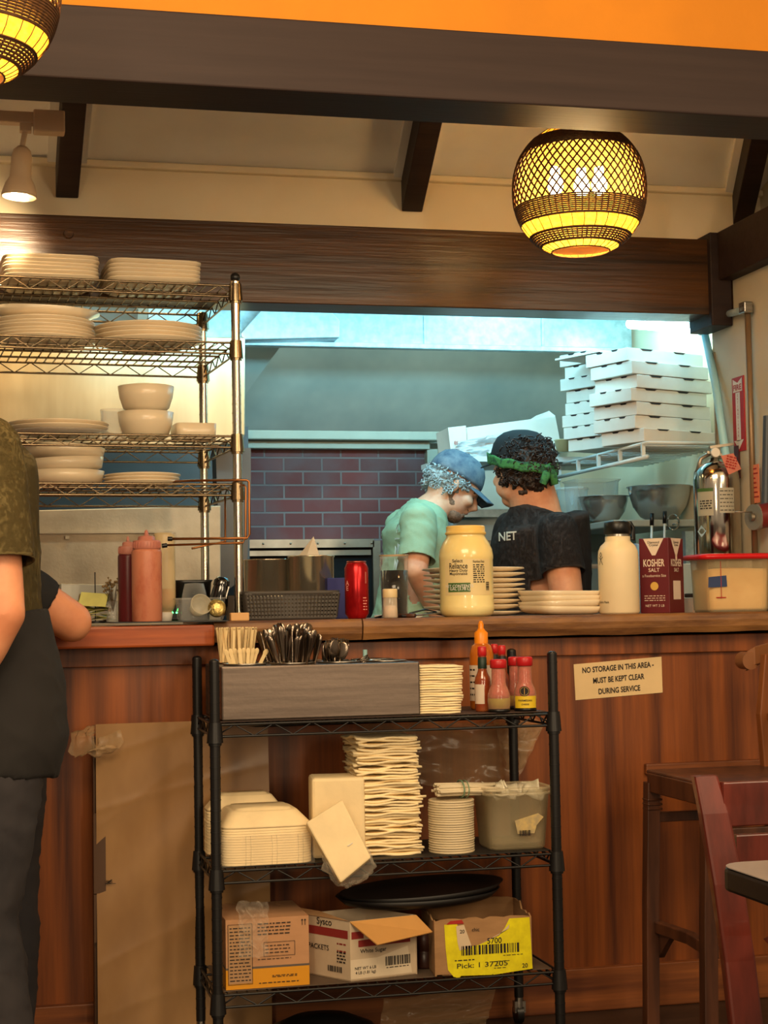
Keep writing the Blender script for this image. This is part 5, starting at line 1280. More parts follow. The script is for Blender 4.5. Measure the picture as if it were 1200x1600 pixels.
part('lettering', b, ink, t, world=True); b = B()
text_into(b, '20', .009, lambda u, v: f3(u-wl*.22, v+hh*.28), .01); text_into(b, 'chic', .009, lambda u, v: f2(u-wl*.08, v+hh*.3), .005)
part('lettering', b, ink, t, world=True)
# black serving trays lying across the cartons
zt = ZP(660, 1432, YR+.16)
tray = B().lathe([(0, .004), (.17, .004), (.19, .012), (.208, .024), (.212, .024), (.192, .006), (.17, 0), (0, 0)], n=56, asp=.72)
tp = Vector((PX(655, YR+.17, zt), YR+.175, Z2+HZ(548, 1440, YR+.015, Z2)+.012))
t0 = solo('serving_tray', tray, mat('tray_black', C(20, 17, 16), .5), 'lower round black serving tray lying across the open cartons', 'tray', loc=tp, world=False, rot=(0, -.02, 0), group='black trays on the cartons')
dup(t0, tp+Vector((.01, 0, .012)), label='upper round black serving tray lying across the open cartons', rot=(.0, -.05, 0))
# under the rack: dark sack, wrapped plastic
b = B().lathe([(0, .105), (.07, .1), (.13, .075), (.17, .03), (.15, 0), (0, 0)], n=40, asp=.7)
solo('black_sack', b, blackp, 'black plastic sack on the floor under the rack', 'sack', loc=(PX(500, YR+.18, .1), YR+.17, 0), world=False)
# ================= plastic-wrapped board bundle at the bar =================
YB0 = 4.302
bx0, bx1 = PX(157, YB0, .7), PX(398, YB0+.1, .7); bz = ZP(270, 1142, YB0)
t = thing('wrapped_card_bundle', 'tall bundle of flat card sheets wrapped in plastic against the bar', 'card bundle', ((bx0+bx1)/2, YB0+.09, 0))
wr_ = mat('wrapped_card', C(196, 152, 96), .55, col2=C(178, 134, 82), ns=(3, 3, 3))
b = B()
n = 12
for i in range(n):
    y = YB0+.0042*i+.003; z = bz-rnd(0, .012)
    b.box(((bx0+bx1)/2+rnd(-.003, .003), y, z/2+.02), (bx1-bx0-.01, .0036, z-.02))
part('card_sheet', b, wr_, t, world=True)
def wrapf_(u, v):
    x = bx0-.012+(bx1-bx0+.03)*u; z = .02+(bz+.004)*v
    k = noise.noise(Vector((x*2.6-z*2.4, z*1.6+x, 3)))*.018+noise.noise(Vector((x*7-z*6, z*2.2+x*2, 7)))*.007
    k += .006*(1-abs(noise.noise(Vector((x*3.2-z*2.1, z*.9+x*.8, 11)))))**7+.004*(1-abs(noise.noise(Vector((x*2-z*6.1, z*2.9, 21)))))**7
    return Vector((x, YB0-.014-max(-.02, k)*.5, z))
wrapm = mat('wrap_film_over_card', C(164, 126, 82), .25, col2=C(140, 104, 66), ns=(4, 4, 2), spec=.6, transl=0)
part('plastic_wrap', B().grid(wrapf_, 60, 110), wrapm, t, world=True)
b = B().box((bx0-.012, YB0+.025, bz*.5), (.012, .05, bz-.02)); 
for z, h in ((bz-.3, .2), (.34, .12)): b.box((bx0-.004, YB0+.0, z), (.03, .02, h))
part('edge_protector', b, mat('dark_wrap_edge', C(84, 58, 38), .4), t, world=True)
b = B(); fn = flatfn(P(172, 1379, YB0-.016), (1, 0, 0), (0, 0, 1)); rr = random.Random(8)
for k in range(7): stroke(b, fn, [(rr.uniform(-.012, .0), rr.uniform(-.005, .006)), (rr.uniform(0, .014), rr.uniform(-.006, .008))], .0014)
part('pen_mark', b, ink, t, world=True)
def knot(u, v):
    a = 2*PI*u; r = .03+.05*v; w_ = 1+.35*noise.noise(Vector((math.cos(a)*3, math.sin(a)*3, v*4)))
    return P(175, 1150, YB0-.02)+Vector((-.01-.06*v+.035*math.cos(a)*w_, -.0+.03*math.sin(a)*w_, .012*math.sin(3*a)-.02*v+.03*math.sin(a)*w_))
part('wrap_bunch', B().grid(knot, 30, 16), wrapf2, t, world=True)
sheet('plastic_bag', [P(600, 1560, YR+.2), P(775, 1545, YR+.2), P(755, 1615, YR+.2), P(590, 1640, YR+.2)], wrapf2, 'clear plastic bag slumped under the rack at right', 'plastic bag', .02, 5)

# ================= kitchen right side =================
SX = lambda px, Y: PX(px, Y, 1.7)
# pizza boxes
def pbox(A, w_, d_, th, label, grp, proto):
    if proto is not None: return dup(proto, A, label=label, rotz=proto.rotation_euler.z+rnd(-.02, .02))
    t = thing('pizza_box', label, 'pizza box', A, 0, grp)
    b = B().box((w_/2, d_/2, th*.5), (w_, d_, th*.96)); part('carton', b, pizzab, t, bevel=.0015)
    for sx in (.25, .68):
        b = B(); b.prism([(w_*sx-.028, -.0012, th*.98), (w_*sx+.028, -.0012, th*.98), (w_*sx+.018, -.0012, th*.86), (w_*sx-.018, -.0012, th*.86)], (0, .004, 0)); part('tab_slot', b, ink, t)
    for sy in (.3, .66):
        b = B(); b.prism([(-.0012, d_*sy-.016, th*.98), (-.0012, d_*sy+.016, th*.98), (-.0012, d_*sy+.01, th*.86), (-.0012, d_*sy-.01, th*.86)], (.004, 0, 0)); part('tab_slot', b, ink, t)
    return t
Y1_ = 5.0; zb = ZP(1000, 690, Y1_); zt = ZP(1000, 542, Y1_); n = 7; th = (zt-zb)/n
ang = math.radians(22); Ax = SX(990, Y1_); pr = None
for k in range(n):
    A = Vector((Ax+rnd(-.016, .016)+(.02 if k == 0 else 0), Y1_+rnd(-.01, .01), zb+th*k))
    lb = '%s white pizza box of the right-hand stack on the wall shelf' % (nth(n-1-k) if k else 'bottom')
    o = pbox(A, .345, .20, th, lb, 'pizza boxes in the right stack', pr)
    if pr is None: pr = o; o.rotation_euler.z = ang
Y2_ = 5.34; zb2 = ZP(940, 700, Y2_)
A2x = SX(937, Y2_); n2 = 8; th2 = (ZP(940, 545, Y2_)-zb2)/n2; pr = None
for k in range(n2):
    A = Vector((A2x+rnd(-.012, .012), Y2_+rnd(-.01, .01), zb2+th2*k))
    lb = '%s white pizza box of the left-hand stack, edge-on behind the right stack' % (nth(n2-1-k) if k else 'bottom')
    o = pbox(A, .30, .17, th2, lb, 'pizza boxes in the left stack', pr)
    if pr is None: pr = o; o.rotation_euler.z = ang+.05
lid_ = B().box((.16, .12, .003), (.34, .22, .006)); solo('loose_card_sheet', lid_, pizzab, 'flat white card sheet lying on top of the pizza box stacks', 'card', loc=(SX(946, 5.12), 5.12, zt+.002), world=False, rot=(0, 0, ang))
# white shelf under the boxes
whp = mat('white_painted_wire', C(214, 220, 216), .4)
t = thing('box_shelf', 'white wire wall shelf carrying the pizza boxes', 'shelf', (2.1, 5.3, zb-.03))
xa = SX(868, 5.75); ya = 5.75; xb2 = SX(1010, 4.93); yb2 = 4.93
b = B(); pA = Vector((xa, ya, zb-.055)); pB = Vector((xb2, yb2, zb-.055)); 
b.tube([pA, pB], .007, 8); b.tube([pA+Vector((0, 0, .045)), pB+Vector((0, 0, .045))], .005, 8)
for k in range(5): q = pA.lerp(pB, k/4*.92+.04); b.beam(q, q+Vector((0, 0, .048)), .012, .01, (0, 1, 0))
pC = Vector((XR-.02, 4.95, zb-.055)); 
for k in range(18): q = pA.lerp(pB, k/17); b.tube([q+Vector((0, 0, .045)), Vector((XR-.02, q.y+.02, zb-.010))], .003, 5)
b.tube([pB+Vector((0, 0, .045)), pC+Vector((0, 0, .045))], .005, 8)
part('wire_deck', b, whp, t, world=True)
# white cartons on shelf at left (blue-white long box, small carton)
a_, b2_, c2_, d2_ = P(728, 668, 5.75), P(868, 650, 5.75), P(878, 702, 5.75), P(732, 712, 5.75)
t = thing('long_white_carton', 'long white card carton lying on the back shelf behind the black cap', 'carton', d2_)
part('carton', B().hexa([d2_, c2_, b2_, a_], [q+Vector((.02, .25, 0)) for q in (d2_, c2_, b2_, a_)]), pizzab, t, world=True, bevel=.003)
part('flap', B().prism([P(838, 655, 5.76), P(868, 650, 5.76), P(858, 642, 5.8)], (0, .15, 0)), pizzab, t, world=True)
q = [P(700, 668, 5.74), P(728, 665, 5.74), P(730, 705, 5.74), P(705, 710, 5.74)]
t = thing('small_white_carton', 'small white carton with a red mark at the left end of the back shelf', 'carton', q[3])
part('carton', B().hexa([q[3], q[2], q[1], q[0]], [v+Vector((.01, .2, 0)) for v in (q[3], q[2], q[1], q[0])]), pizzab, t, world=True)
fn = flatfn(P(713, 692, 5.735), (1, 0, 0), (0, 0, 1)); b = B(); text_into(b, 'ES', .012, fn, .02); part('lettering', b, redink, t, world=True)
o = sheet('white_cloth', [P(716, 690, 5.7), P(790, 676, 5.7), P(780, 716, 5.7), P(708, 712, 5.7)], mat('white_bag', C(206, 216, 218), .5), 'crumpled white bag drooping from the back shelf', 'bag', .03, 4)
t = thing('round_tub', 'small round beige tub on the shelf behind the dark-haired cook', 'tub', P(880, 706, 5.65)); part('tub', B().lathe([(0, 0), (.024, 0), (.03, .04), (.034, .042), (.03, .044), (0, .044)], n=24), mat('beige_tub', C(190, 176, 130), .5), t)
# back shelf board they stand on
t = thing('back_shelf', 'pale painted shelf under the white cartons', 'shelf', P(790, 716, 5.8))
a_ = P(697, 712, 5.68); c_ = P(885, 706, 5.68)
part('board', B().box(((a_.x+c_.x)/2+.1, 5.85, a_.z-.012), (c_.x-a_.x+.2, .36, .018)), whp, t, world=True)
# back counter with shelves, bowls, bins
prep = thing('prep_shelving', 'grey steel prep shelving along the kitchen right wall', 'shelving unit', (1.95, 5.6, 0))
zs1 = ZP(960, 812, 5.3)
x0_, x1_ = SX(930, 5.45), XR-.02
b = B(); b.box(((x0_+x1_)/2, 5.58, zs1-.012), (x1_-x0_, .56, .024)); part('upper_shelf', b, hoodm, prep, world=True, bevel=.004)
zs2 = .9; b = B().box(((x0_+x1_)/2, 5.46, zs2), (x1_-x0_, .86, .03)); part('worktop', b, galv, prep, world=True, bevel=.004)
b = B()
for x in (x0_+.02, XR-.05):
    for y in (5.32, 5.84): b.box((x, y, zs1/2-.02), (.03, .03, zs1-.04))
part('leg', b, galv, prep, world=True)
part('back_panel', B().box(((x0_+x1_)/2, 5.87, (zs1+zs2)/2), (x1_-x0_, .01, zs1-zs2)), hoodm, prep, world=True)
# low fridge doors / pale appliances behind the cooks
t = thing('refrigerator', 'pale grey-blue reach-in refrigerator between the two cooks', 'refrigerator', (SX(735, 6.3), 6.45, 0))
xa, xb3 = xo1+.06, SX(795, 6.15)
part('body', B().box(((xa+xb3)/2, 6.45, ZP(740, 808, 6.15)/2), (xb3-xa, .6, ZP(740, 808, 6.15))), mat('fridge_blue_white', C(196, 206, 206), .4), t, world=True, bevel=.008)
part('worktop', B().box(((xa+xb3)/2, 6.43, ZP(740, 803, 6.15)), (xb3-xa+.03, .66, .03)), galv, t, world=True)
part('handle', B().box(((xa+xb3)/2, 6.13, ZP(740, 850, 6.15)), (.2, .02, .025)), steel, t, world=True)
t = thing('white_ticket_board', 'white board on the back wall between the cooks\' faces', 'board', P(725, 770, 6.7))
part('board', B().hexa([P(688, 800, 6.7), P(800, 795, 6.7), P(800, 735, 6.7), P(688, 738, 6.7)], [v+Vector((0, .03, 0)) for v in (P(688, 800, 6.7), P(800, 795, 6.7), P(800, 735, 6.7), P(688, 738, 6.7))]), pizzab, t, world=True)
part('white_cabinet', B().box((SX(1068, 5.18)+.02, 5.20, .62), (.14, .08, 1.24)), whp, prep, world=True, bevel=.003)  # separate white cabinet, only grouped under the shelving
# steel bowls
def bowl(px, Y, wpx, ytop, ybot, lab):
    zb_ = ZP(px, ybot, Y); k = ZP(px, ytop, Y)-zb_; R = wpx/2*S(Y, px)
    prf = [(0, 0), (R*.35, 0), (R*.6, k*.12), (R*.83, k*.42), (R*.95, k*.8), (R*.97, k*.97), (R*1.03, k*.98), (R*1.03, k), (R*.96, k), (R*.93, k*.8), (R*.8, k*.42), (R*.57, k*.15), (0, k*.04)]
    t = thing('steel_bowl', lab, 'bowl', (PX(px, Y, zb_), Y, zs1+.001)); part('bowl', B().lathe(prf, n=48), bowl_steel, t); return t
bowl(944, 5.52, 78, 767, 808, 'smaller steel mixing bowl beside the clear bin')
bowl(1031, 5.42, 100, 752, 806, 'large steel mixing bowl nearest the fire extinguisher')
t = thing('food_bin', 'square clear food bin with pale contents left of the small steel bowl', 'bin', (SX(925, 5.68), 5.70, zs1+.001))
hh = ZP(920, 748, 5.6)-zs1; 
part('bin', B().lathe([(0, .001), (.075, 0), (.082, hh-.01), (.09, hh), (.085, hh)], n=48, sq=8), film('bin_clear', C(200, 214, 214), .28, .15), t)
part('contents', B().lathe([(0, .003), (.07, .003), (.074, hh*.5), (0, hh*.55)], n=40, sq=7), mat('pasta', C(206, 196, 130), .8, col2=C(160, 150, 96), ns=(60, 60, 60)), t)
t = thing('round_bin', 'round clear food tub behind the dark-haired cook\'s shoulder', 'bin', (SX(889, 5.62), 5.6, zs1+.001))
part('bin', B().lathe([(0, 0), (.05, 0), (.055, .12), (.06, .122), (.056, .13)], n=32), film('bin_clear', C(200, 214, 214), .28, .15), t)
# utensils standing below shelf
t = thing('utensil_crock', 'clear crock of black-handled utensils below the steel bowls', 'crock', (PX(1022, 5.12), 5.12, 1.016))
zc = ZP(1022, 850, 5.12)
zt_ = ZP(1020, 812, 5.12)
part('crock', B().lathe([(0, -.1), (.05, -.1), (.052, zc-1.016), (.048, zc-1.016)], n=28), film('bin_clear', C(200, 214, 214), .28, .15), t)
solo('blue_cup', B().lathe([(0, 0), (.03, 0), (.036, .2), (.036, ZP(999, 862, 5.12)-.916), (.028, ZP(999, 848, 5.12)-.916), (0, ZP(999, 848, 5.12)-.916)], n=24), mat('blue_cup', C(60, 90, 130), .3, col2=C(190, 200, 205), ns=(14, 2, 14)), 'blue and white tall canister right of the flask cap', 'canister', loc=(PX(992, 5.22), 5.22, .916), world=False)
for (px, yt_) in ((1018, 802), (1038, 799)):
    h0 = P(px, yt_, 5.12); u = solo('spatula_handle', B().tube([(0, 0, -.34), (0, 0, 0)], .004, 8), whp, '%s black-handled spatula standing in the crock' % ('left' if px < 1030 else 'right'), 'spatula', loc=h0+Vector((0, 0, -.04)), world=False, rot=(0, .05, 0))
    part('grip', B().tube([(0, 0, 0), (0, 0, .04)], .007, 10), blackp, u)
solo('silver_whisk', B().tube([Vector((P(1052, 812, 5.27).x, 5.28, zs1-.02))]+[P(1052+9*math.cos(a_/3.), 816+12*math.sin(a_/3.), 5.27+.01*math.sin(a_)) for a_ in range(20)], .003, 6), steel, 'coiled silver utensil hanging right of the spatula handles', 'utensil', loc=P(1052, 816, 5.27))
part('door', B().box(((x0_+x1_)/2, 5.31, 1.0), (x1_-x0_-.05, .02, .46)), hoodm, prep, world=True, bevel=.004)
part('handle', B().box(((x0_+x1_)/2-.1, 5.285, ZP(955, 885, 5.3)), (.3, .02, .015)), steel, prep, world=True)
# ---- right wall ----
xw = XJ
def wallp(px, py, off=0.):     # point on the right wall under an image position
    d = _f*FPX+_r*(px-600)+_u*(800-py); tt = (xw-off)/d.x; return CAMLOC+d*tt
s0, s1 = wallp(1145, 590), wallp(1163, 590); sz1, sz0 = wallp(1154, 589).z, wallp(1154, 706).z
t = thing('fire_sign', 'narrow red and white fire extinguisher arrow sign on the right wall', 'sign', (xw, (s0.y+s1.y)/2, sz0))
ym, hw, zm, hz_ = (s0.y+s1.y)/2, abs(s0.y-s1.y)/2, (sz0+sz1)/2, (sz1-sz0)/2
part('plate', B().box((xw-.002, ym, zm), (.004, hw*2, hz_*2)), mat('sign_red', C(178, 34, 38), .5), t, world=True)
wf = mat('sign_white', C(228, 216, 204), .5)
fn = lambda u, v: Vector((xw-.0048, ym-u, zm+v)); fn2 = lambda u, v: Vector((xw-.0056, ym-u, zm+v))
b = B()
b.add([fn(-hw*.38, hz_*.58), fn(hw*.38, hz_*.58), fn(hw*.38, -hz_*.72), fn(-hw*.38, -hz_*.72)], [(0,1,2,3)], False)
b.add([fn(-hw*.82, -hz_*.70), fn(hw*.82, -hz_*.70), fn(0, -hz_*.95)], [(0,1,2)], False)
b.add([fn(-hw*.8, hz_*.60), fn(hw*.8, hz_*.60), fn(hw*.8, hz_*.84), fn(-hw*.8, hz_*.84)], [(0,1,2,3)], False)
b.add([fn(-hw*.8, hz_*.84), fn(0, hz_*.84), fn(-hw*.8, hz_*.96)], [(0,1,2)], False); b.add([fn(hw*.8, hz_*.84), fn(0, hz_*.84), fn(hw*.8, hz_*.96)], [(0,2,1)], False)
part('arrow', b, wf, t, world=True)
b = B(); text_into(b, 'FIRE', hz_*.16, lambda u, v: fn2(u, v+hz_*.72), .02, w=hw*1.4)
for k, ch in enumerate('EXTINGUISHER'): text_into(b, ch, hz_*.07, lambda u, v: fn2(u, v+hz_*(.5-.098*k)), .01)
part('lettering', b, mat('sign_red', C(178, 34, 38), .5), t, world=True)
# extinguisher
Ye = 4.70; xe = PX(1122, Ye, 1.3); R = 36*S(Ye, 1122); ze0 = ZP(1122, 892, Ye); ze1 = ZP(1122, 690, Ye)
t = thing('fire_extinguisher', 'shiny silver fire extinguisher hanging at the right wall', 'fire extinguisher', (xe, Ye, ze0)); k = ze1-ze0
extm = mat('polished_steel', C(206, 200, 190), .12, 1.)
hb = k*.84
part('cylinder', B().lathe([(0, .0), (R*.9, .0), (R, .01), (R, hb-.055), (R*.95, hb-.03), (R*.78, hb-.01), (R*.4, hb), (R*.3, hb+.012), (0, hb+.012)], n=48), extm, t)
part('foot', B().lathe([(0, -.03), (R*.86, -.03), (R*.86, .004), (0, .004)], n=32), blackp, t)
b = B().cyl((0, 0, hb), (0, 0, hb+.035), .014); b.beam((-.02, 0, hb+.045), (.055, -.01, hb+.055), .018, .008); b.beam((-.03, 0, hb+.03), (.06, -.01, hb+.012), .018, .008); b.tube([(-.012, 0, hb+.03), (-.05, .0, hb+.01), (-.062, .0, hb-.03)], .007, 8)
part('valve', b, steel_dull, t); part('gauge', B().cyl((-.01, -.015, hb+.028), (-.01, -.024, hb+.028), .014), whitep, t)

fa = face_ang((xe, Ye)); b = B(); patch(b, (0, 0, 0), R, fa-.95, fa-.15, hb*.5, hb*.75); patch(b, (0, 0, 0), R, fa+.1, fa+.8, hb*.52, hb*.75)
part('label', b, mat('label_silver', C(176, 170, 150), .45), t)
b = B(); patch(b, (0, 0, 0), R, fa-.95, fa-.15, hb*.72, hb*.75, eps=.001); part('green_band', b, mat('label_green', C(70, 104, 48), .5), t)
b = B()
for kk in range(6): lines_into(b, lambda u, v: cylfn((0, 0, 0), R, fa+.45, hb*(.72-.035*kk), .0012)(u, v), .045, .005, 1, seed=kk)
lines_into(b, lambda u, v: cylfn((0, 0, 0), R, fa-.5, hb*.6, .0012)(u, v), .04, .03, 4)
part('lettering', b, ink, t)
b = B(); c_ = cylfn((0, 0, 0), R, fa-.75, hb*.36, .0012); b.add([c_(-.018, 0), c_(0, -.018), c_(.018, 0), c_(0, .018)], [(0,1,2,3)], False); part('class_label', b, mat('label_blue_white', C(170, 196, 206), .5), t)
b = B(); q = [Vector((-.02, -R-.01, hb+.012)), Vector((.02, -R-.012, hb+.02)), Vector((.045, -R-.012, hb-.028)), Vector((.004, -R-.01, hb-.045))]
b.add(q, [(0,1,2,3)], False); part('pink_tag', b, mat('tag_pink', C(206, 122, 100), .7), t, solid=.0008)
b = B(); lines_into(b, flatfn((.012, -R-.0125, hb-.008), (1, 0, -.25), (.25, 0, 1)), .035, .04, 5); part('tag_print', b, redink, t)
t = thing('mounting_strap', 'dark red strip on the wall just above the silver extinguisher', 'bracket', wallp(1152, 720)); part('strip', B().box(wallp(1152, 722, .004), (.006, .03, .1)), mat('dark_red_strip', C(84, 36, 40), .5), t, world=True)
# second extinguisher edge with gauge at frame edge
Y3 = 4.48; x3 = PX(1205, Y3, 1.3); z30 = ZP(1190, 870, Y3)
t = thing('wall_gauge_unit', 'round grey gauge wheel on a red and dark pipe at the right edge', 'gauge', (x3, Y3, ZP(1190, 810, Y3)))
c = P(1177, 808, Y3); cc = P(1215, 800, Y3)
part('gauge_wheel', B().cyl(c, c+Vector((.014, .004, 0)), .038, n=32), mat('grey_cast', C(150, 146, 134), .4, .5), t, world=True)
part('hub', B().cyl(c-Vector((.01, 0, 0)), c, .012), steel_dull, t, world=True)
part('pipe', B().cyl(c+Vector((.012, 0, 0)), cc+Vector((.02, 0, 0)), .036, n=24), mat('pipe_darkred', C(110, 26, 24), .4), t, world=True)
part('upper_pipe', B().cyl(P(1196, 790, Y3+.02), P(1199, 650, Y3+.02), .012, n=16), mat('slate_pipe', C(66, 74, 84), .4), t, world=True)
part('lever', B().tube([P(1148, 800, Y3), P(1175, 800, Y3)], .002), steel_dull, t, world=True)
t = thing('inspection_tag', 'orange inspection tag hanging above the gauge wheel', 'tag', wallp(1180, 780)); q = wallp(1180, 756, .02)
part('tag', B().box(q, (.002, .055, .115)), mat('tag_orange', C(232, 132, 90), .7), t, world=True, bevel=.0005)
b = B()
for k in range(7): b.box(q+Vector((-.0015, rnd(-.008, .008), .045-.014*k)), (.001, rnd(.02, .04), .004))
part('print', b, redink, t, world=True)
# conduit and arm
t = thing('wall_conduit', 'thin vertical conduit pipe on the right wall with a steel elbow', 'pipe', wallp(1183, 750))
Yc = wallp(1178, 500).y; z1_ = wallp(1178, 484).z; b = B().tube([(xw-.02, Yc, 1.2), (xw-.02, Yc, z1_)], .009, 10); part('pipe', b, mat('brown_conduit', C(140, 112, 82), .4, .4), t, world=True)
b = B().box((xw-.025, Yc, z1_+.005), (.03, .04, .035)); part('elbow', b, steel, t, world=True, bevel=.004)
part('arm', B().tube([(xw-.03, Yc, z1_), P(1104, 500, 4.92)], .011, 12), galv, t, world=True)
b = B(); 
t = thing('door_closer', 'bluish steel door-closer box under the beam end', 'door closer', P(1110, 495, 4.93)); part('box', B().box(P(1112, 497, 4.93), (.11, .03, .05)).box(P(1092, 500, 4.95), (.05, .05, .05)), galv, t, world=True, bevel=.004)
# fluorescent fixture : glowing tube
tubem = mat('lit_fluorescent_tube', (.8, .95, 1), .5, emis=(.62, .92, 1), estr=16)
t = thing('fluorescent_fixture', 'glowing cyan-white fluorescent fixture behind the beam at right', 'light fixture', P(1050, 500, 5.45))
b = B().cyl(P(985, 506, 5.6), P(1085, 512, 5.1), .018, n=16); part('tube', b, tubem, t, world=True)
part('housing', B().beam(P(985, 496, 5.62)+Vector((0, 0, .03)), P(1085, 496, 5.12)+Vector((0, 0, .03)), .09, .03), whp, t, world=True)
# leaning pale blue pole
t = thing('leaning_pole', 'pale blue plastic pole leaning in the corner right of the pizza boxes', 'pole', wallp(1140, 720, .1))
part('pole', B().tube([P(1102, 525, 4.9), P(1118, 600, 4.8), P(1138, 740, 4.66)], .013, 12), mat('pale_blue_pole', C(160, 214, 226), .4), t, world=True)
part('hook', B().tube([P(1102, 525, 4.9), P(1098, 515, 4.92), P(1094, 520, 4.95)], .01, 8), mat('pale_blue_pole', C(160, 214, 226), .4), t, world=True)
# ================= people =================
def RYm(a): return Matrix.Rotation(a, 3, 'Y')
# heads are modelled facing +X, ear centre at the origin, crown up +Z (metres)
def head_blob(b, T, jaw=1., nose=1.):
    e = lambda c, r, rot=None: b.ell(T @ Vector(c), r, (T.to_3x3() @ rot if rot else T.to_3x3()), nu=24, nv=16)
    e((-.012, 0, .045), (.098, .076, .088)); e((.035, 0, .03), (.062, .066, .075))
    e((.035, 0, -.04), (.058, .058*jaw, .062)); e((.055, 0, -.085), (.034, .036*jaw, .026)); e((.02, 0, -.06), (.05, .058*jaw, .045))
    e((.082, 0, .022), (.018, .05, .014))
    for s in (-1, 1):
        e((.070, .036*s, -.020), (.026, .024, .022)); e((.002, .073*s, -.005), (.016, .009, .029)); e((.006, .077*s, .012), (.013, .009, .014))
    # nose
    b.limb([(T @ Vector(c), r1, r2) for c, r1, r2 in (((.088, 0, .016), .008, .010), ((.103, 0, -.004), .010, .010), ((.114*nose, 0, -.022), .013, .014), ((.098, 0, -.032), .012, .015))], n=12)
    e((.108*nose, 0, -.025), (.013, .013, .010)); e((.096, .011, -.028), (.010, .009, .008)); e((.096, -.011, -.028), (.010, .009, .008))
    e((.091, 0, -.051), (.010, .022, .006)); e((.089, 0, -.060), (.010, .019, .006))
def eyes(T, parent):
    b = B(); bb = B()
    for s in (-1, 1):
        b.ell(T @ Vector((.0745, .031*s, .0)), .0105); bb.ell(T @ Vector((.0828, .031*s, -.001)), .0042)
        # lids
    part('eye', b, mat('eye_white', C(220, 210, 200), .2), parent); part('iris', bb, mat('eye_dark', C(40, 30, 24), .2), parent)
    b = B()
    for s in (-1, 1): b.limb([(T @ Vector((.089, .017*s, .019)), .004, .004), (T @ Vector((.087, .034*s, .024)), .004, .006), (T @ Vector((.076, .049*s, .017)), .003, .003)], n=8)
    return b
def arm_chain(b, sh, el, wr, rs=(.056, .044, .040, .027)):
    sh, el, wr = Vector(sh), Vector(el), Vector(wr)
    b.limb([(sh, rs[0], rs[0]), (sh.lerp(el, .5), rs[0]*.94, rs[0]*.94), (el, rs[1], rs[1])]); b.ell(el, rs[1]*1.02)
    b.limb([(el, rs[1], rs[1]), (el.lerp(wr, .3), rs[2]*1.03, rs[2]*1.03), (wr, rs[3], rs[3]*.8)]); b.ell(sh, rs[0]*1.05)
def hand_into(b, wr, dirv, palmn, curl=.5, thumb_side=1, s=1.):
    d = Vector(dirv).normalized(); n = Vector(palmn); n = (n-d*n.dot(d)).normalized(); x = d.cross(n)*thumb_side
    w0 = Vector(wr); pc = w0+d*.05*s
    R3 = Matrix((x, n, d)).transposed()
    b.ell(w0+d*.012*s, (.027*s, .02*s, .03*s), R3); b.ell(pc, (.040*s, .015*s, .05*s), R3)
    for i, (ox, L_) in enumerate(((.028, .070), (.0095, .078), (-.0095, .072), (-.027, .057))):
        p = pc+d*.038*s+x*ox*s; a = 0.; pts = [(p-d*.015*s, .0088*s)]; q = p
        for j, f in enumerate((.45, .3, .25)):
            a += curl*(.5+.25*j); q = q+(d*math.cos(a)+n*math.sin(a))*L_*f*s; pts.append((q, (.0085, .0078, .0066)[j]*s))
        pts.insert(1, (p, .009*s))
        b.tube([v for v, _ in pts], .008, 10, rs=[r_ for _, r_ in pts]); b.ell(pts[-1][0], pts[-1][1]*1.02, nu=10, nv=8)
    p = w0+d*.022*s+x*.026*s; q1 = p+(d*.7+x*.75)*.030*s; q2 = q1+(d*.9+x*.25+n*.3)*.028*s; q3 = q2+(d+n*.4)*.020*s
    b.tube([p-x*.01, p, q1, q2, q3], .01, 10, rs=[.012*s, .0125*s, .0105*s, .0095*s, .007*s]); b.ell(q3, .0072*s)
def legs_into(b, hip, ft, wd=.09, r=(.088, .062, .055, .042), fwd=Vector((1, 0, 0)), side=Vector((0, 1, 0)), knee=.0):
    for s in (-1, 1):
        h = Vector(hip)+side*wd*s; f = Vector((ft[0], ft[1], .08))+side*wd*1.1*s; kn = h.lerp(f, .48)+fwd*knee
        b.limb([(h+Vector((0, 0, .04)), r[0]*1.05, r[0]), (h.lerp(kn, .4), r[0]*.95, r[0]*.9), (kn, r[1], r[1]), (kn.lerp(f, .35), r[2]*1.06, r[2]*1.06), (f, r[3], r[3])])
        b.ell(kn, r[1]*1.02)
def shoes(parent, ft, fwd, side, wd=.1):
    for s in (-1, 1):
        c = Vector((ft[0], ft[1], .0))+side*wd*s; b = B()
        ang = math.atan2(fwd.y, fwd.x); R3 = Matrix.Rotation(ang, 3, 'Z')
        b.ell(c+fwd*.05+Vector((0, 0, .035)), (.14, .048, .036), R3); b.ell(c-fwd*.01+Vector((0, 0, .06)), (.06, .045, .05), R3); b.box(c+fwd*.05+Vector((0, 0, .012)), (.25, .08, .02), R3)
        blob('shoe', b, blackp, .008, parent)
def wrinkle(o, fs, amp0, seed=0, dirn=(1, 1, 2)):
    for v in o.data.vertices:
        p = v.co; amp = amp0*.55; k = noise.noise(Vector((p.x*fs*dirn[0]+seed, p.y*fs*dirn[1], p.z*fs*dirn[2])))
        k2 = 1-abs(noise.noise(Vector((p.x*fs*1.7+seed, p.y*fs*1.3, p.z*fs*2.6+p.x*fs*2)))); v.co = p+v.normal*(k*amp+(k2**5-.4)*amp*.8)
def cut_plane(o, co, no):   # remove everything on the +no side, leaves an open hem
    bm = bmesh.new(); bm.from_mesh(o.data); g = bm.verts[:]+bm.edges[:]+bm.faces[:]
    bmesh.ops.bisect_plane(bm, geom=g, plane_co=co, plane_no=no, clear_outer=True); bm.to_mesh(o.data); bm.free()
def cuts(o, lst): 
    for co, no in lst: cut_plane(o, Vector(co), Vector(no).normalized())

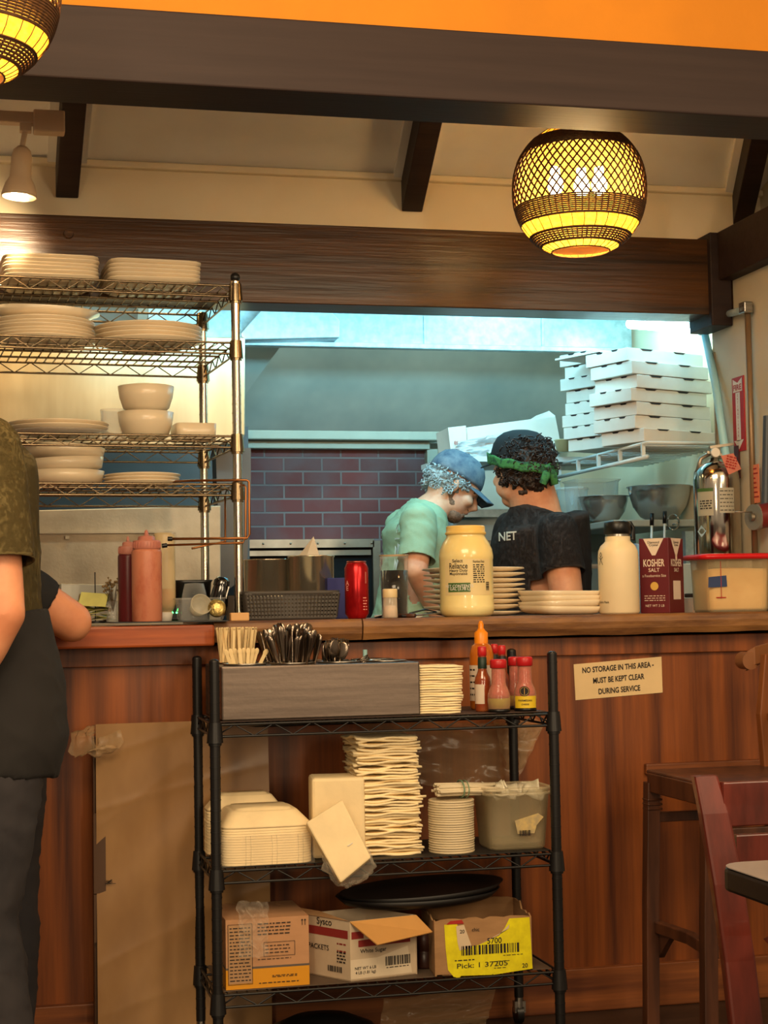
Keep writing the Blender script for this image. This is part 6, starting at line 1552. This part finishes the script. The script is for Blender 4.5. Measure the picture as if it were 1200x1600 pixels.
def hem_cut(o, s_, el, frac, ylim, rad=.12):
    bm = bmesh.new(); bm.from_mesh(o.data); d = (el-s_).normalized(); hem = s_+(el-s_)*frac; sg = 1 if s_.y > 0 else -1
    def ins(c): return c.y*sg > ylim and ((c-s_)-d*(c-s_).dot(d)).length < rad and (c-s_).dot(d) > .02
    fs = [f for f in bm.faces if ins(f.calc_center_median())]
    g = set(fs)
    for f in fs: g.update(f.edges); g.update(f.verts)
    bmesh.ops.bisect_plane(bm, geom=list(g), plane_co=hem, plane_no=d)
    dele = [f for f in bm.faces if (f.calc_center_median()-hem).dot(d) > 0 and ins(f.calc_center_median())]
    bmesh.ops.delete(bm, geom=dele, context='FACES'); bm.to_mesh(o.data); bm.free()

# ---- cook in green tee, bending over, facing right ----
YG = 5.68; sG = YG/2525
G = lambda px, py, dy=0.: P(px, py, YG+dy)
cook = thing('person', 'person in a green tee and faded blue cap bending over at the prep counter', 'person', (G(640, 900).x, YG, 0), 0)
O = cook.location.copy(); L_ = lambda v: Vector(v)-O
hc = L_(G(707, 762, 0)); TG = Matrix.Translation(hc) @ Matrix.Rotation(math.radians(34), 4, 'Y') @ Matrix.Rotation(math.radians(-8), 4, 'Z') @ Matrix.Scale(.94, 4)
nk = L_(G(684, 786)); chest = L_(G(655, 850)); waist = L_(G(640, 945)); hip = Vector((waist.x-.02, 0, .98)); ft = (hip.x+.02, 0)
shR = L_(G(655, 815, -.18)); shL = shR+Vector((.03, .34, 0)); 
elR = L_(G(650, 890, -.24)); wrR = L_(G(676, 952, -.16)); elL = elR+Vector((.15, .42, .03)); wrL = wrR+Vector((.06, .30, 0))
b = B(); head_blob(b, TG, jaw=1., nose=1.02)
b.limb([(TG @ Vector((-.03, 0, -.02)), .055, .055), (nk+Vector((.01, 0, .01)), .055, .057), (nk+Vector((-.05, 0, -.05)), .07, .085)])
b.limb([(nk+Vector((-.035, 0, -.03)), .06, .11), (chest, .095, .14), (waist, .09, .125), (hip, .10, .15)])
arm_chain(b, shR, elR, wrR, (.052, .040, .037, .025)); arm_chain(b, shL, elL, wrL, (.052, .040, .037, .025))
hand_into(b, wrR, (.5, .1, -.8), (.5, .5, -.2), .5, 1, .95); hand_into(b, wrL, (.5, -.1, -.8), (.5, -.5, -.2), .5, -1, .95)
legs_into(b, hip, ft)
body = blob('body', b, skin1, .0058, cook, smooth=2)
part_b = eyes(TG, body); part('eyebrow', part_b, mat('brown_hair', C(92, 66, 48), .8), body)
part('mouth', B().tube([TG @ Vector((.0985, -.016, -.0555)), TG @ Vector((.101, 0, -.055)), TG @ Vector((.0985, .016, -.0555))], .0016, 6), mat('lip_line', C(150, 84, 76), .6), body)
# beard
b = B()
e = lambda c, r: b.ell(TG @ Vector(c), r, TG.to_3x3(), nu=20, nv=14)
e((.05, 0, -.088), (.043, .045, .030)); e((.020, 0, -.058), (.045, .060, .034)); e((.004, 0, -.034), (.020, .0725, .024)); e((.086, 0, -.071), (.010, .026, .012)); e((.0915, 0, -.0445), (.009, .024, .0045))
blob('beard', b, mat('short_beard', C(150, 114, 92), .95, col2=C(104, 76, 58), ns=(160, 160, 160), bump=.6, bs=300), .004, cook, smooth=1, fuzz=.002, fs=90)
# curly grey hair under the cap
hairm = mat('curly_grey_hair', C(168, 176, 176), .6, col2=C(62, 62, 60), ns=(70, 70, 70), contrast=(.3, .55))
b = B(); b.ell(TG @ Vector((-.032, 0, .008)), (.086, .082, .06), TG.to_3x3())
blob('hair', b, hairm, .0045, cook, smooth=1, fuzz=.014, fs=60)
b = B()
rr = random.Random(3)
for k in range(300):
    a = rr.uniform(-2.35, 2.35)+PI; z = rr.uniform(-.052, .036); 
    if abs(a-PI) > 1.75 and z < -.0: z = rr.uniform(.005, .036)
    rx = .098+rr.uniform(-.006, .008); ry = .083+rr.uniform(-.005, .008)
    if z < -.02: rx -= .008; 
    c = TG @ Vector((-.015+rx*math.cos(a), ry*math.sin(a), z)); r0 = rr.uniform(.004, .0075)
    ax = Vector((rr.gauss(0, 1), rr.gauss(0, 1), rr.gauss(0, 1))).normalized(); u = ax.orthogonal().normalized(); w2 = ax.cross(u)
    b.tube([c+(u*math.cos(q*.9)+w2*math.sin(q*.9))*r0+ax*.0014*q for q in range(8)], .0022, 5)
part('hair_curls', b, hairm, cook)
# cap
denim = mat('faded_blue_denim', C(112, 120, 128), .85, col2=C(66, 82, 100), ns=(26, 26, 26), bump=.3, bs=200)
b = B(); n = 18
pr = [(1.0, .0), (1.02, .012), (1.0, .03), (.93, .055), (.8, .078), (.58, .094), (.3, .102), (0, .104)]
TC = TG @ Matrix.Translation((-.004, 0, .036)) @ Matrix.Rotation(math.radians(-4), 4, 'Y')
for i, (r_, z_) in enumerate(pr[:-1]): pass
vs = []; fs = []; N_ = 40
for r_, z_ in pr:
    for j in range(N_):
        a = 2*PI*j/N_; vs.append(TC @ Vector((r_*.108*math.cos(a)-.006, r_*.088*math.sin(a), z_-.012*(1-math.cos(a))*0)))
for i in range(len(pr)-1):
    for j in range(N_): fs.append((i*N_+j, i*N_+(j+1) % N_, (i+1)*N_+(j+1) % N_, (i+1)*N_+j))
b.add(vs, fs); capo_ = part('cap', b, denim, cook, solid=.003)
b = B(); b.grid(lambda u, v: TC @ Vector((.088+.082*u*(1-(2*v-1)**2*.35)-(.05*(2*v-1)**2)*(1-u), (2*v-1)*.074*(1-.12*u), .004-.022*u-.018*(2*v-1)**2)), 8, 14); part('brim', b, denim, capo_, solid=.003)
part('cap_button', B().ell(TC @ Vector((-.006, 0, .106)), (.007, .007, .004)), denim, capo_)
# tee
green = mat('green_tee', C(150, 172, 140), .85, col2=C(145, 168, 135), ns=(5, 5, 5), bump=.15, bs=260)
b = B(); b.limb([(nk+Vector((-.03, 0, -.012)), .068, .098), (nk+Vector((-.05, 0, -.05)), .088, .145), (chest+Vector((-.01, 0, .03)), .122, .178), (chest+Vector((0, 0, -.04)), .124, .172), (waist, .116, .16), (hip+Vector((0, 0, .08)), .118, .17), (hip+Vector((0, 0, -.06)), .12, .175)])
for s_, el in ((shR, elR), (shL, elL)):
    b.ell(s_+Vector((-.004, 0, 0)), .066); d = el-s_; b.limb([(s_, .065, .064), (s_+d*.5, .064, .062), (s_+d*.98, .068, .064)])
sh_ = blob('tee', b, green, .0075, cook, smooth=6)
wrinkle(sh_, 13, .007, 3)
cuts(sh_, [((0, 0, hip.z-.03), (0, 0, -1))])
for s_, el in ((shR, elR), (shL, elL)): hem_cut(sh_, s_, el, 0.8, .10)
md = sh_.modifiers.new('t', 'SOLIDIFY'); md.thickness = .0025; md.offset = -1
# white print on the back of the tee
b = B(); 
for k, s_ in enumerate('PIZZA'):
    q = L_(G(607-k*1.5, 826+k*17, -.12)); fnb = flatfn(q, (-.35, -.9, 0), (.12, 0, 1), 0); text_into(b, s_, .03, lambda u, v: fnb(v, -u), .02)
bp_ = part('back_print', b, mat('tee_print_white', C(214, 226, 220), .8), sh_)
from mathutils.bvhtree import BVHTree
bm = bmesh.new(); bm.from_mesh(sh_.data); bv = BVHTree.FromBMesh(bm)
for v in bp_.data.vertices:
    h = bv.find_nearest(v.co); v.co = h[0]+h[1]*.003
bm.free()
pants = mat('dark_trousers', C(44, 42, 46), .85, col2=C(34, 33, 38), ns=(6, 6, 6))
def trousers(parent, hip, ft, m_, wd=.09, k=1., fwd=Vector((1, 0, 0)), side=Vector((0, 1, 0)), knee=0.):
    b = B(); b.limb([(Vector(hip)+Vector((0, 0, .09)), .118*k, .17*k), (Vector(hip), .125*k, .18*k), (Vector(hip)+Vector((0, 0, -.09)), .11*k, .165*k)])
    legs_into(b, Vector(hip)-Vector((0, 0, .03)), ft, wd, (.108*k, .08*k, .074*k, .062*k), fwd, side, knee)
    o = blob('trousers', b, m_, .011, parent, smooth=6); wrinkle(o, 9, .009, 5); return o
trousers(cook, hip, ft, pants); shoes(cook, ft, Vector((1, 0, 0)), Vector((0, 1, 0)))
b = B(); b.grid(lambda u, v: Vector((waist.x+.128-.03*abs(2*u-1)**2+.012*math.sin(u*14), (u-.5)*.34, waist.z+.06-.62*v)), 16, 10); part('apron', b, mat('white_apron', C(222, 226, 222), .85), cook, solid=.003)

# ---- cook in dark tee, back of head to us, facing left ----
YD = 5.30; D = lambda px, py, dy=0.: P(px, py, YD+dy)
cook2 = thing('person', 'person in a dark brown tee, black cap and green bandana, turned away', 'person', (D(840, 900).x, YD, 0))
O = cook2.location.copy()
yawD = math.radians(180-68)    # facing left and away
hd = L_(D(815, 737, 0)); TD = Matrix.Translation(hd) @ Matrix.Rotation(yawD, 4, 'Z') @ Matrix.Rotation(math.radians(6), 4, 'Y') @ Matrix.Scale(1.02, 4)
nk = L_(D(836, 798)); chest = L_(D(846, 850)); waist = L_(D(846, 945)); hip = Vector((waist.x+.01, 0, .98)); ft = (hip.x, 0)
fw = Vector((-.86, .5, 0)); sd = Vector((-.5, -.86, 0))   # his left side toward us
shN = L_(D(872, 832, -.17)); elN = L_(D(886, 935, -.24)); wrN = L_(D(855, 990, -.2)); shF = L_(D(800, 830, .16)); elF = L_(D(790, 920, .2)); wrF = L_(D(755, 975, .16))
b = B(); head_blob(b, TD, jaw=1.14)
for s in (-1, 1): b.ell(TD @ Vector((.045, .04*s, -.045)), (.034, .028, .036), TD.to_3x3())
b.limb([(TD @ Vector((-.02, 0, -.01)), .078, .075), (nk+Vector((0, 0, .02)), .082, .082), (nk+Vector((0, 0, -.06)), .1, .1)])
b.limb([(nk+Vector((0, 0, -.03)), .095, .1), (chest, .13, .13), (waist, .13, .13), (hip, .13, .15)])
arm_chain(b, shN, elN, wrN, (.060, .053, .047, .030)); arm_chain(b, shF, elF, wrF, (.060, .053, .047, .030))
hand_into(b, wrN, (-.7, .2, -.6), (-.4, .4, -.2), .5, 1, 1.05); hand_into(b, wrF, (-.7, -.2, -.6), (-.4, -.4, -.2), .5, -1, 1.05)
legs_into(b, hip, ft, .1, (.1, .07, .062, .048))
body = blob('body', b, skin2, .006, cook2, smooth=2)
pb_ = eyes(TD, body); part('eyebrow', pb_, mat('dark_hair', C(38, 26, 20), .8), body)
# hair: dark curls at the back and sides
dhair = mat('dark_curly_hair', C(58, 38, 26), .55, col2=C(26, 16, 12), ns=(50, 50, 50))
b = B(); b.ell(TD @ Vector((-.034, 0, .008)), (.094, .087, .1), TD.to_3x3()); b.ell(TD @ Vector((-.06, 0, -.02)), (.055, .066, .05), TD.to_3x3())
blob('hair', b, dhair, .0045, cook2, smooth=1, fuzz=.016, fs=55)
b = B()
rr = random.Random(6)
for k in range(420):
    a = PI+rr.uniform(-2.0, 2.0); z = rr.uniform(-.052, .095); bulge = .012 if z > -.02 else 0
    if abs(a-PI) > 1.35: z = max(z, -.035)
    kk = math.sqrt(max(.25, 1-(max(0, z-.02)/.12)**2))
    c = TD @ Vector((-.018+(.100+bulge)*kk*math.cos(a), (.083+bulge*.5)*kk*math.sin(a), z)); r0 = rr.uniform(.005, .010)
    ax = Vector((rr.gauss(0, 1), rr.gauss(0, 1), rr.gauss(0, 1))).normalized(); u = ax.orthogonal().normalized(); w2 = ax.cross(u)
    b.tube([c+(u*math.cos(q*.8)+w2*math.sin(q*.8))*r0+ax*.002*q for q in range(8)], .0019, 5)
part('hair_curls', b, dhair, cook2)
blk = mat('black_cap_cloth', C(24, 22, 22), .85)
TK = TD @ Matrix.Translation((.012, 0, .045)) @ Matrix.Rotation(math.radians(-8), 4, 'Y')
b = B(); vs = []; fs = []
for r_, z_ in pr:
    for j in range(N_):
        a = 2*PI*j/N_; vs.append(TK @ Vector((r_*.104*math.cos(a)-.012, r_*.09*math.sin(a), z_*.92)))
for i in range(len(pr)-1):
    for j in range(N_): fs.append((i*N_+j, i*N_+(j+1) % N_, (i+1)*N_+(j+1) % N_, (i+1)*N_+j))
b.add(vs, fs); cpp = part('cap', b, blk, cook2, solid=.003)
b = B(); b.grid(lambda u, v: TK @ Vector((.078+.062*u*(1-(2*v-1)**2*.35)-(.05*(2*v-1)**2)*(1-u), (2*v-1)*.072*(1-.12*u), .002-.012*u-.016*(2*v-1)**2)), 8, 14); part('brim', b, blk, cpp, solid=.003)
gb_ = mat('green_bandana', C(58, 112, 52), .8, col2=C(30, 66, 34), ns=(60, 60, 60), contrast=(.42, .52), bump=.2, bs=100)
b = B(); b.grid(lambda u, v: TD @ Vector((-.008+.119*math.cos(2*PI*u), .104*math.sin(2*PI*u), .044+.042*math.cos(2*PI*u)-.032*v+.003*math.sin(20*PI*u))), 60, 4)
kt = TD @ Vector((-.124, 0, -.010)); bd = part('bandana', b, gb_, cook2, solid=.004)
b = B(); b.ell(kt, (.016, .016, .013)); 
for s in (-1, 1): b.limb([(kt, .010, .006), (kt+TD.to_3x3() @ Vector((-.012, .014*s, -.025)), .015, .004), (kt+TD.to_3x3() @ Vector((-.004, .026*s, -.055)), .012, .003)], n=8)
part('bandana_knot', b, gb_, bd)
dark = mat('dark_brown_tee', C(52, 42, 38), .88, col2=C(49, 40, 36), ns=(5, 5, 5), bump=.12, bs=260)
b = B(); b.limb([(nk+Vector((.01, 0, .0)), .09, .095), (nk+Vector((0, 0, -.03)), .13, .14), (chest+Vector((0, 0, .07)), .165, .17), (chest, .168, .17), (waist, .165, .17), (hip+Vector((0, 0, .04)), .165, .18), (hip+Vector((0, 0, -.08)), .165, .18)])
for s_, el in ((shN, elN), (shF, elF)):
    b.ell(s_, .07); d = el-s_; b.limb([(s_, .07, .07), (s_+d*.5, .072, .07), (s_+d*.98, .078, .072)])
sh_ = blob('tee', b, dark, .0085, cook2, smooth=6); wrinkle(sh_, 6, .006, 8); cuts(sh_, [((0, 0, hip.z-.05), (0, 0, -1))])
for s_, el in ((shN, elN), (shF, elF)): hem_cut(sh_, s_, el, 0.62, .12); md = sh_.modifiers.new('t', 'SOLIDIFY'); md.thickness = .003; md.offset = -1
b = B(); q = L_(D(794, 838, -.135)); fnb = flatfn(q, (.97, -.2, .08), (0, 0, 1), .0); text_into(b, 'NET', .028, fnb, .02, w=.058)
# wrap print on the shirt front-left
sp2 = part('chest_print', b, mat('tee_print_cream', C(196, 180, 160), .8), sh_)
bv = None
from mathutils.bvhtree import BVHTree
bm = bmesh.new(); bm.from_mesh(sh_.data); bv = BVHTree.FromBMesh(bm)
for v in sp2.data.vertices:
    d_ = (v.co+O-CAMLOC).normalized(); h = bv.ray_cast(v.co-d_*.3, d_)
    if h[0] is not None: v.co = h[0]+h[1]*.0025
bm.free()
trousers(cook2, hip, ft, pants, .1, 1.15); shoes(cook2, ft, fw, Vector((0, 1, 0)))

# ---- server in olive tee at the left edge, facing left ----
YS = 3.62; SV = lambda px, py, dy=0.: P(px, py, YS+dy)
srv = thing('person', 'person in an olive tee and black apron cropped at the left edge', 'person', (SV(-35, 1000).x, YS, 0)); O = srv.location.copy()
nk = L_(SV(-75, 640)); hd = nk+Vector((-.05, 0, .12)); chest = L_(SV(-42, 800)); waist = L_(SV(-30, 960)); hip = L_(SV(-8, 1130)); 
TS = Matrix.Translation(hd) @ Matrix.Rotation(PI, 4, 'Z')
shR = L_(SV(-22, 705, -.17)); elR = L_(SV(2, 958, -.24)); wrR = L_(SV(-75, 1120, -.22)); shL = shR+Vector((0, .34, 0)); elL = elR+Vector((-.06, .5, 0)); wrL = wrR+Vector((-.1, .4, .05))
ft = (L_(SV(20, 1600)).x, 0)
b = B(); head_blob(b, TS); b.limb([(hd, .055, .055), (nk, .058, .06), (nk+Vector((0, 0, -.06)), .075, .09)])
b.limb([(nk+Vector((0, 0, -.03)), .08, .11), (chest, .1, .15), (waist, .095, .14), (hip, .11, .15)])
arm_chain(b, shR, elR, wrR, (.056, .047, .043, .028)); arm_chain(b, shL, elL, wrL, (.056, .047, .043, .028))
hand_into(b, wrR, (-.6, 0, -.7), (-.5, .4, .3), .6, -1); hand_into(b, wrL, (-.6, 0, -.7), (-.5, -.4, .3), .6, 1)
legs_into(b, hip, ft, .085, fwd=Vector((-1, 0, 0)), knee=.05)
body = blob('body', b, mat('skin_warm', C(222, 152, 112), .5, col2=C(204, 130, 92), ns=(10, 10, 10)), .007, srv, smooth=3)
pb_ = eyes(TS, body); part('eyebrow', pb_, mat('brown_hair', C(92, 66, 48), .8), body)
b = B(); b.ell(TS @ Vector((-.03, 0, .045)), (.098, .085, .095), TS.to_3x3()); blob('hair', b, dhair, .006, srv, smooth=2, fuzz=.006, fs=40)
olive = mat('olive_tee', C(98, 84, 46), .88, col2=C(94, 80, 44), ns=(5, 5, 5), bump=.12, bs=260)
b = B(); b.limb([(nk+Vector((0, 0, -.02)), .075, .1), (nk+Vector((.0, 0, -.06)), .11, .15), (chest+Vector((0, 0, .08)), .135, .175), (chest+Vector((.0, 0, -.02)), .14, .17), (waist+Vector((0, 0, .03)), .125, .16), (waist+Vector((.01, 0, -.06)), .125, .16)])
for s_, el in ((shR, elR), (shL, elL)):
    b.ell(s_, .076); d = el-s_; b.limb([(s_, .075, .074), (s_+d*.5, .077, .074), (s_+d*.9, .08, .076)])
sh_ = blob('tee', b, olive, .0085, srv, smooth=6); wrinkle(sh_, 4, .007, 13)
for s_, el in ((shR, elR), (shL, elL)): hem_cut(sh_, s_, el, 0.7, .115); md = sh_.modifiers.new('t', 'SOLIDIFY'); md.thickness = .003; md.offset = -1
grey = mat('charcoal_trousers', C(52, 48, 50), .85, col2=C(38, 36, 40), ns=(7, 7, 4))
trousers(srv, hip, ft, grey, .085, 1.0, fwd=Vector((-1, 0, 0)), knee=.05)
shoes(srv, ft, Vector((-1, 0, 0)), Vector((0, 1, 0)))
b = B(); b.limb([(waist+Vector((.01, 0, -.005)), .13, .165), (hip+Vector((0, 0, .09)), .145, .185), (hip+Vector((0.004, 0, -.02)), .150, .195), (hip+Vector((-.005, 0, -.10)), .138, .190)], n=40)
o = blob('apron', b, mat('black_apron', C(34, 31, 30), .9), .009, srv, smooth=3); wrinkle(o, 7, .006, 2)

# ---- second server leaning an elbow on the ledge, mostly hidden ----
YB2 = 4.12; SB = lambda px, py, dy=0.: P(px, py, YB2+dy)
sv2 = thing('person', 'person in a black-sleeved patterned top leaning one elbow on the wood ledge', 'person', (SB(-25, 1000).x, YB2, 0)); O = sv2.location.copy()
nk = L_(SB(-95, 705)); hd = nk+Vector((-.06, .06, .10)); chest = L_(SB(-35, 850)); waist = L_(SB(-25, 985)); hip = L_(SB(-50, 1120))
TB = Matrix.Translation(hd) @ Matrix.Rotation(PI*.55, 4, 'Z')
shR = L_(SB(8, 905, .0)); elR = L_(SB(112, 972, .05)); wrR = L_(P(40, 925, 4.42))
sh2 = L_(SB(-110, 780, .05)); el2 = sh2+Vector((-.05, .15, -.25)); wr2 = el2+Vector((.1, .12, .02)); wr2.z = CT+.03
b = B(); head_blob(b, TB); b.limb([(hd, .052, .052), (nk, .055, .057), (nk+Vector((0, 0, -.06)), .075, .085)])
b.limb([(nk+Vector((0, 0, -.03)), .08, .1), (chest, .09, .11), (waist, .085, .1), (hip, .09, .11)])
shr = shR+Vector((-.03, 0, .05)); b.limb([(chest+Vector((.03, 0, .04)), .07, .07), (shR, .056, .054), (shR.lerp(elR, .5), .054, .052), (elR, .050, .049)]); b.ell(elR, .050)
b.limb([(elR, .049, .048), (elR.lerp(wrR, .45), .043, .040), (wrR, .027, .025)]); b.ell(wrR, .024)
hand_into(b, wrR, (-.8, .3, .1), (0, 0, -1), .3, 1, .9)
arm_chain(b, sh2, el2, wr2, (.05, .038, .035, .023)); hand_into(b, wr2, (.6, .5, 0), (0, 0, -1), .3, -1, .9)
legs_into(b, hip, (hip.x, 0), .085, r=(.085, .06, .052, .04), fwd=Vector((0, 1, 0)), side=Vector((1, 0, 0)))
blob('body', b, mat('skin_warm', C(222, 152, 112), .5), .0065, sv2, smooth=3)
b = B(); b.ell(TB @ Vector((-.03, 0, .045)), (.098, .085, .095), TB.to_3x3()); blob('hair', b, dhair, .007, sv2, smooth=2, fuzz=.006, fs=40)
flo = mat('patterned_top', C(196, 160, 96), .85, col2=C(40, 42, 32), ns=(26, 26, 26), contrast=(.5, .56))
b = B(); b.limb([(nk+Vector((0, 0, -.02)), .08, .09), (nk+Vector((0, 0, -.07)), .11, .13), (chest, .118, .14), (waist, .112, .13), (hip, .115, .14)])
o = blob('top', b, flo, .009, sv2, smooth=4); wrinkle(o, 9, .006, 3)
b = B(); sdir = (elR-shR).normalized(); b.limb([(shR-sdir*.06, .07, .066), (shR+sdir*.0, .067, .064), (shR.lerp(elR, .58), .064, .062)])
o = blob('sleeve', b, mat('black_sleeve', C(26, 25, 27), .85), .006, sv2, smooth=3); wrinkle(o, 14, .004, 6)
trousers(sv2, hip, (hip.x, 0), pants, .085, .95, fwd=Vector((0, 1, 0)), side=Vector((1, 0, 0)))
shoes(sv2, (hip.x, 0), Vector((0, 1, 0)), Vector((1, 0, 0)))
# ================= bar stool, chair, table at right =================
def bar_at(b, p0, p1, w_, t_, up=(0, 0, 1)): b.beam(p0, p1, w_, t_, up)
def curved(b, pts, wx, wy, side):       # square-section curved stick: pts centre line, side = width direction
    side = Vector(side).normalized(); rings = []
    pts = [Vector(p) for p in pts]
    for i, p in enumerate(pts):
        t = (pts[min(i+1, len(pts)-1)]-pts[max(i-1, 0)]).normalized(); n = side.cross(t).normalized()
        rings.append([p-side*wx/2-n*wy/2, p+side*wx/2-n*wy/2, p+side*wx/2+n*wy/2, p-side*wx/2+n*wy/2])
    b.loft(rings, smooth=False)
# tall bar stool seen along its side, left legs in line
def Q(px, py, Y): return P(px, py, Y)
sA = Q(1018, 1204, 4.15); zsT = sA.z
st = thing('bar_stool', 'dark wood bar stool with a honey-coloured back behind the red dining chair', 'bar stool', (sA.x, 3.79, 0), 0)
for (x, y) in ((0, 0), (.34, 0), (0, .36), (.34, .36)):
    dx = -.02 if x == 0 else .02
    b = B(); curved(b, [(x+dx, y, 0), (x+dx*.6, y, .33), (x, y, zsT-.03)], .036, .036, (1, 0, 0))
    for k in range(3): b.box((x, y, zsT-.075-.012*k), (.042, .042, .006))
    part('leg', b, darkwood, st, bevel=.004)
b = B()
for (p0, p1) in (((0, 0), (.34, 0)), ((0, .36), (.34, .36)), ((0, 0), (0, .36)), ((.34, 0), (.34, .36))): bar_at(b, (*p0, zsT-.03), (*p1, zsT-.03), .028, .05)
part('seat_frame', b, darkwood, st, bevel=.003)
part('seat', B().box((.17, .18, zsT-.003), (.36, .39, .010)), darkwood, st, bevel=.005)
zz = ZP(1060, 1279, 4.1)
for y in (0, .36): b = B(); bar_at(b, (0, y, zz), (.34, y, zz), .018, .026); part('stretcher', b, darkwood, st, bevel=.002)
zz = ZP(1030, 1455, 4.08)
for x in (0, .34): b = B(); curved(b, [(x, .36, zz), (x+.02, .18, zz), (x, 0, zz)], .03, .026, (0, 0, 1)); part('foot_rail', b, darkwood, st, bevel=.003)
b = B(); b.prism([(-.0, .35, zz+.01), (.0, .25, zz-.0), (.0, .30, zz-.04), (.0, .345, zz-.08)], (.016, 0, 0)); part('corner_bracket', b, darkwood, st)
# its back along the right side
lightw = mat('honey_stool_wood', C(150, 88, 40), .4, col2=C(112, 62, 28), ns=(20, 20, 2), detail=6)
for y in (.34, .02):
    b = B(); curved(b, [(.335, y, zsT-.03), (.325, y, zsT+.14), (.345, y, .965)], .05, .028, (0, 1, 0) if False else (1, 0, 0)); part('back_post', b, lightw, st, bevel=.004)
b = B(); curved(b, [(.30, .40, .945), (.325, .38, .962), (.345, .33, .972), (.345, .18, .978), (.34, -.02, .972)], .05, .026, (0, 0, 1)); b.cyl((.302, .425, .948), (.302, .375, .948), .024, n=24)
part('top_rail', b, mat('stool_top_wood', C(140, 92, 58), .4), st, bevel=.003)
b = B(); bar_at(b, (.335, .34, .80), (.335, .02, .80), .03, .02); part('back_slat', b, lightw, st, bevel=.003)
# red dining chair, back toward us-left, closer
Yc = 3.05
ch = thing('dining_chair', 'reddish wood dining chair with a wide slatted back at the right edge', 'chair', (Q(1220, 1400, Yc).x, Yc-.1, 0))
c1 = [Q(1168, 1630, Yc-.02), Q(1153, 1500, Yc-.0), Q(1135, 1380, Yc+.01), Q(1115, 1270, Yc+.03), Q(1100, 1212, Yc+.05)]
z_lo = 0; p0 = c1[0]; c1 = [Vector((p0.x+.03, p0.y-.03, 0))]+c1
b = B(); rings = []
pts = c1
for i, p in enumerate(pts):
    wd = (.062, .066, .066, .064, .060, .050)[i]; rings.append([p+Vector((-wd/2, -.014, 0)), p+Vector((wd/2, -.014, 0)), p+Vector((wd/2, .014, 0)), p+Vector((-wd/2, .014, 0))])
b.loft(rings, smooth=False); part('back_post', b, redwood, ch, world=True, bevel=.006)
off = Vector((.40, -.10, 0))
b = B(); b.loft([[v+off for v in r_] for r_ in rings], smooth=False); part('back_post', b, redwood, ch, world=True, bevel=.006)
def slat(y0, y1, x0=0):
    a_, d_ = Q(1128 if y0 < 1300 else 1148, y0, Yc+.03), Q(1128 if y0 < 1300 else 1148, y1, Yc+.03)
    b = B(); rings = []
    for i in range(9):
        u = i/8; o_ = off*u+Vector((.03*(0), .035*math.sin(PI*u), 0)); rings.append([a_+o_+Vector((0, -.009, 0)), a_+o_+Vector((0, .009, 0)), d_+o_+Vector((.0, .009, 0)), d_+o_+Vector((0, -.009, 0))])
    b.loft(rings, smooth=False); part('back_slat', b, redwood, ch, world=True, bevel=.003)
slat(1222, 1292); slat(1304, 1352)
zc = .45; p = Q(1160, 1500, Yc)
part('seat', B().lathe([(0, zc), (.20, zc), (.21, zc+.012), (.19, zc+.028), (0, zc+.02)], c=(p.x+.2, Yc-.25, 0), n=40, sq=5), redwood, ch, world=True)
for dx in (.02, .4): b = B(); curved(b, [(p.x+dx, Yc-.45, 0), (p.x+dx, Yc-.44, zc)], .038, .038, (1, 0, 0)); part('leg', b, redwood, ch, world=True, bevel=.004)
b = B(); bar_at(b, (p.x+.02, Yc-.06, .2), (p.x+.02, Yc-.44, .2), .02, .03); part('stretcher', b, redwood, ch, world=True, bevel=.002)
# table
Yt = 2.35
tb = thing('dining_table', 'black-edged grey table corner at the right edge', 'table', (Q(1260, 1400, Yt).x, Yt-.1, 0))
c0 = Q(1132, 1356, 2.52); tz = c0.z; x0_ = c0.x
tt_ = .038
poly = []
x1_, y1_, y0_ = x0_+.75, 2.56, 1.86; r_ = .05
for (cx_, cy_, a0) in ((x0_+r_, y0_+r_, PI), (x1_-r_, y0_+r_, 1.5*PI), (x1_-r_, y1_-r_, 0), (x0_+r_, y1_-r_, .5*PI)):
    for k in range(6): a = a0+k/5*PI/2; poly.append((cx_+r_*math.cos(a), cy_+r_*math.sin(a), tz-tt_))
b = B().prism(poly, (0, 0, tt_)); part('edge', b, mat('black_edge', C(22, 20, 20), .3), tb, world=True, bevel=.006)
b = B().prism([(x_*.995+(x0_+x1_)/2*.005, y_*.995+(y0_+y1_)/2*.005, tz+.0005) for x_, y_, _ in poly], (0, 0, .0015)); part('top', b, mat('grey_laminate', C(150, 142, 138), .22), tb, world=True)
part('pedestal', B().cyl(((x0_+x1_)/2, (y0_+y1_)/2, .03), ((x0_+x1_)/2, (y0_+y1_)/2, tz-tt_), .04), blackp, tb, world=True)
b = B()
for a in range(4): b.beam(((x0_+x1_)/2, (y0_+y1_)/2, .02), ((x0_+x1_)/2+.3*math.cos(a*PI/2+.78), (y0_+y1_)/2+.3*math.sin(a*PI/2+.78), .015), .06, .03)
part('foot', b, blackp, tb, world=True)
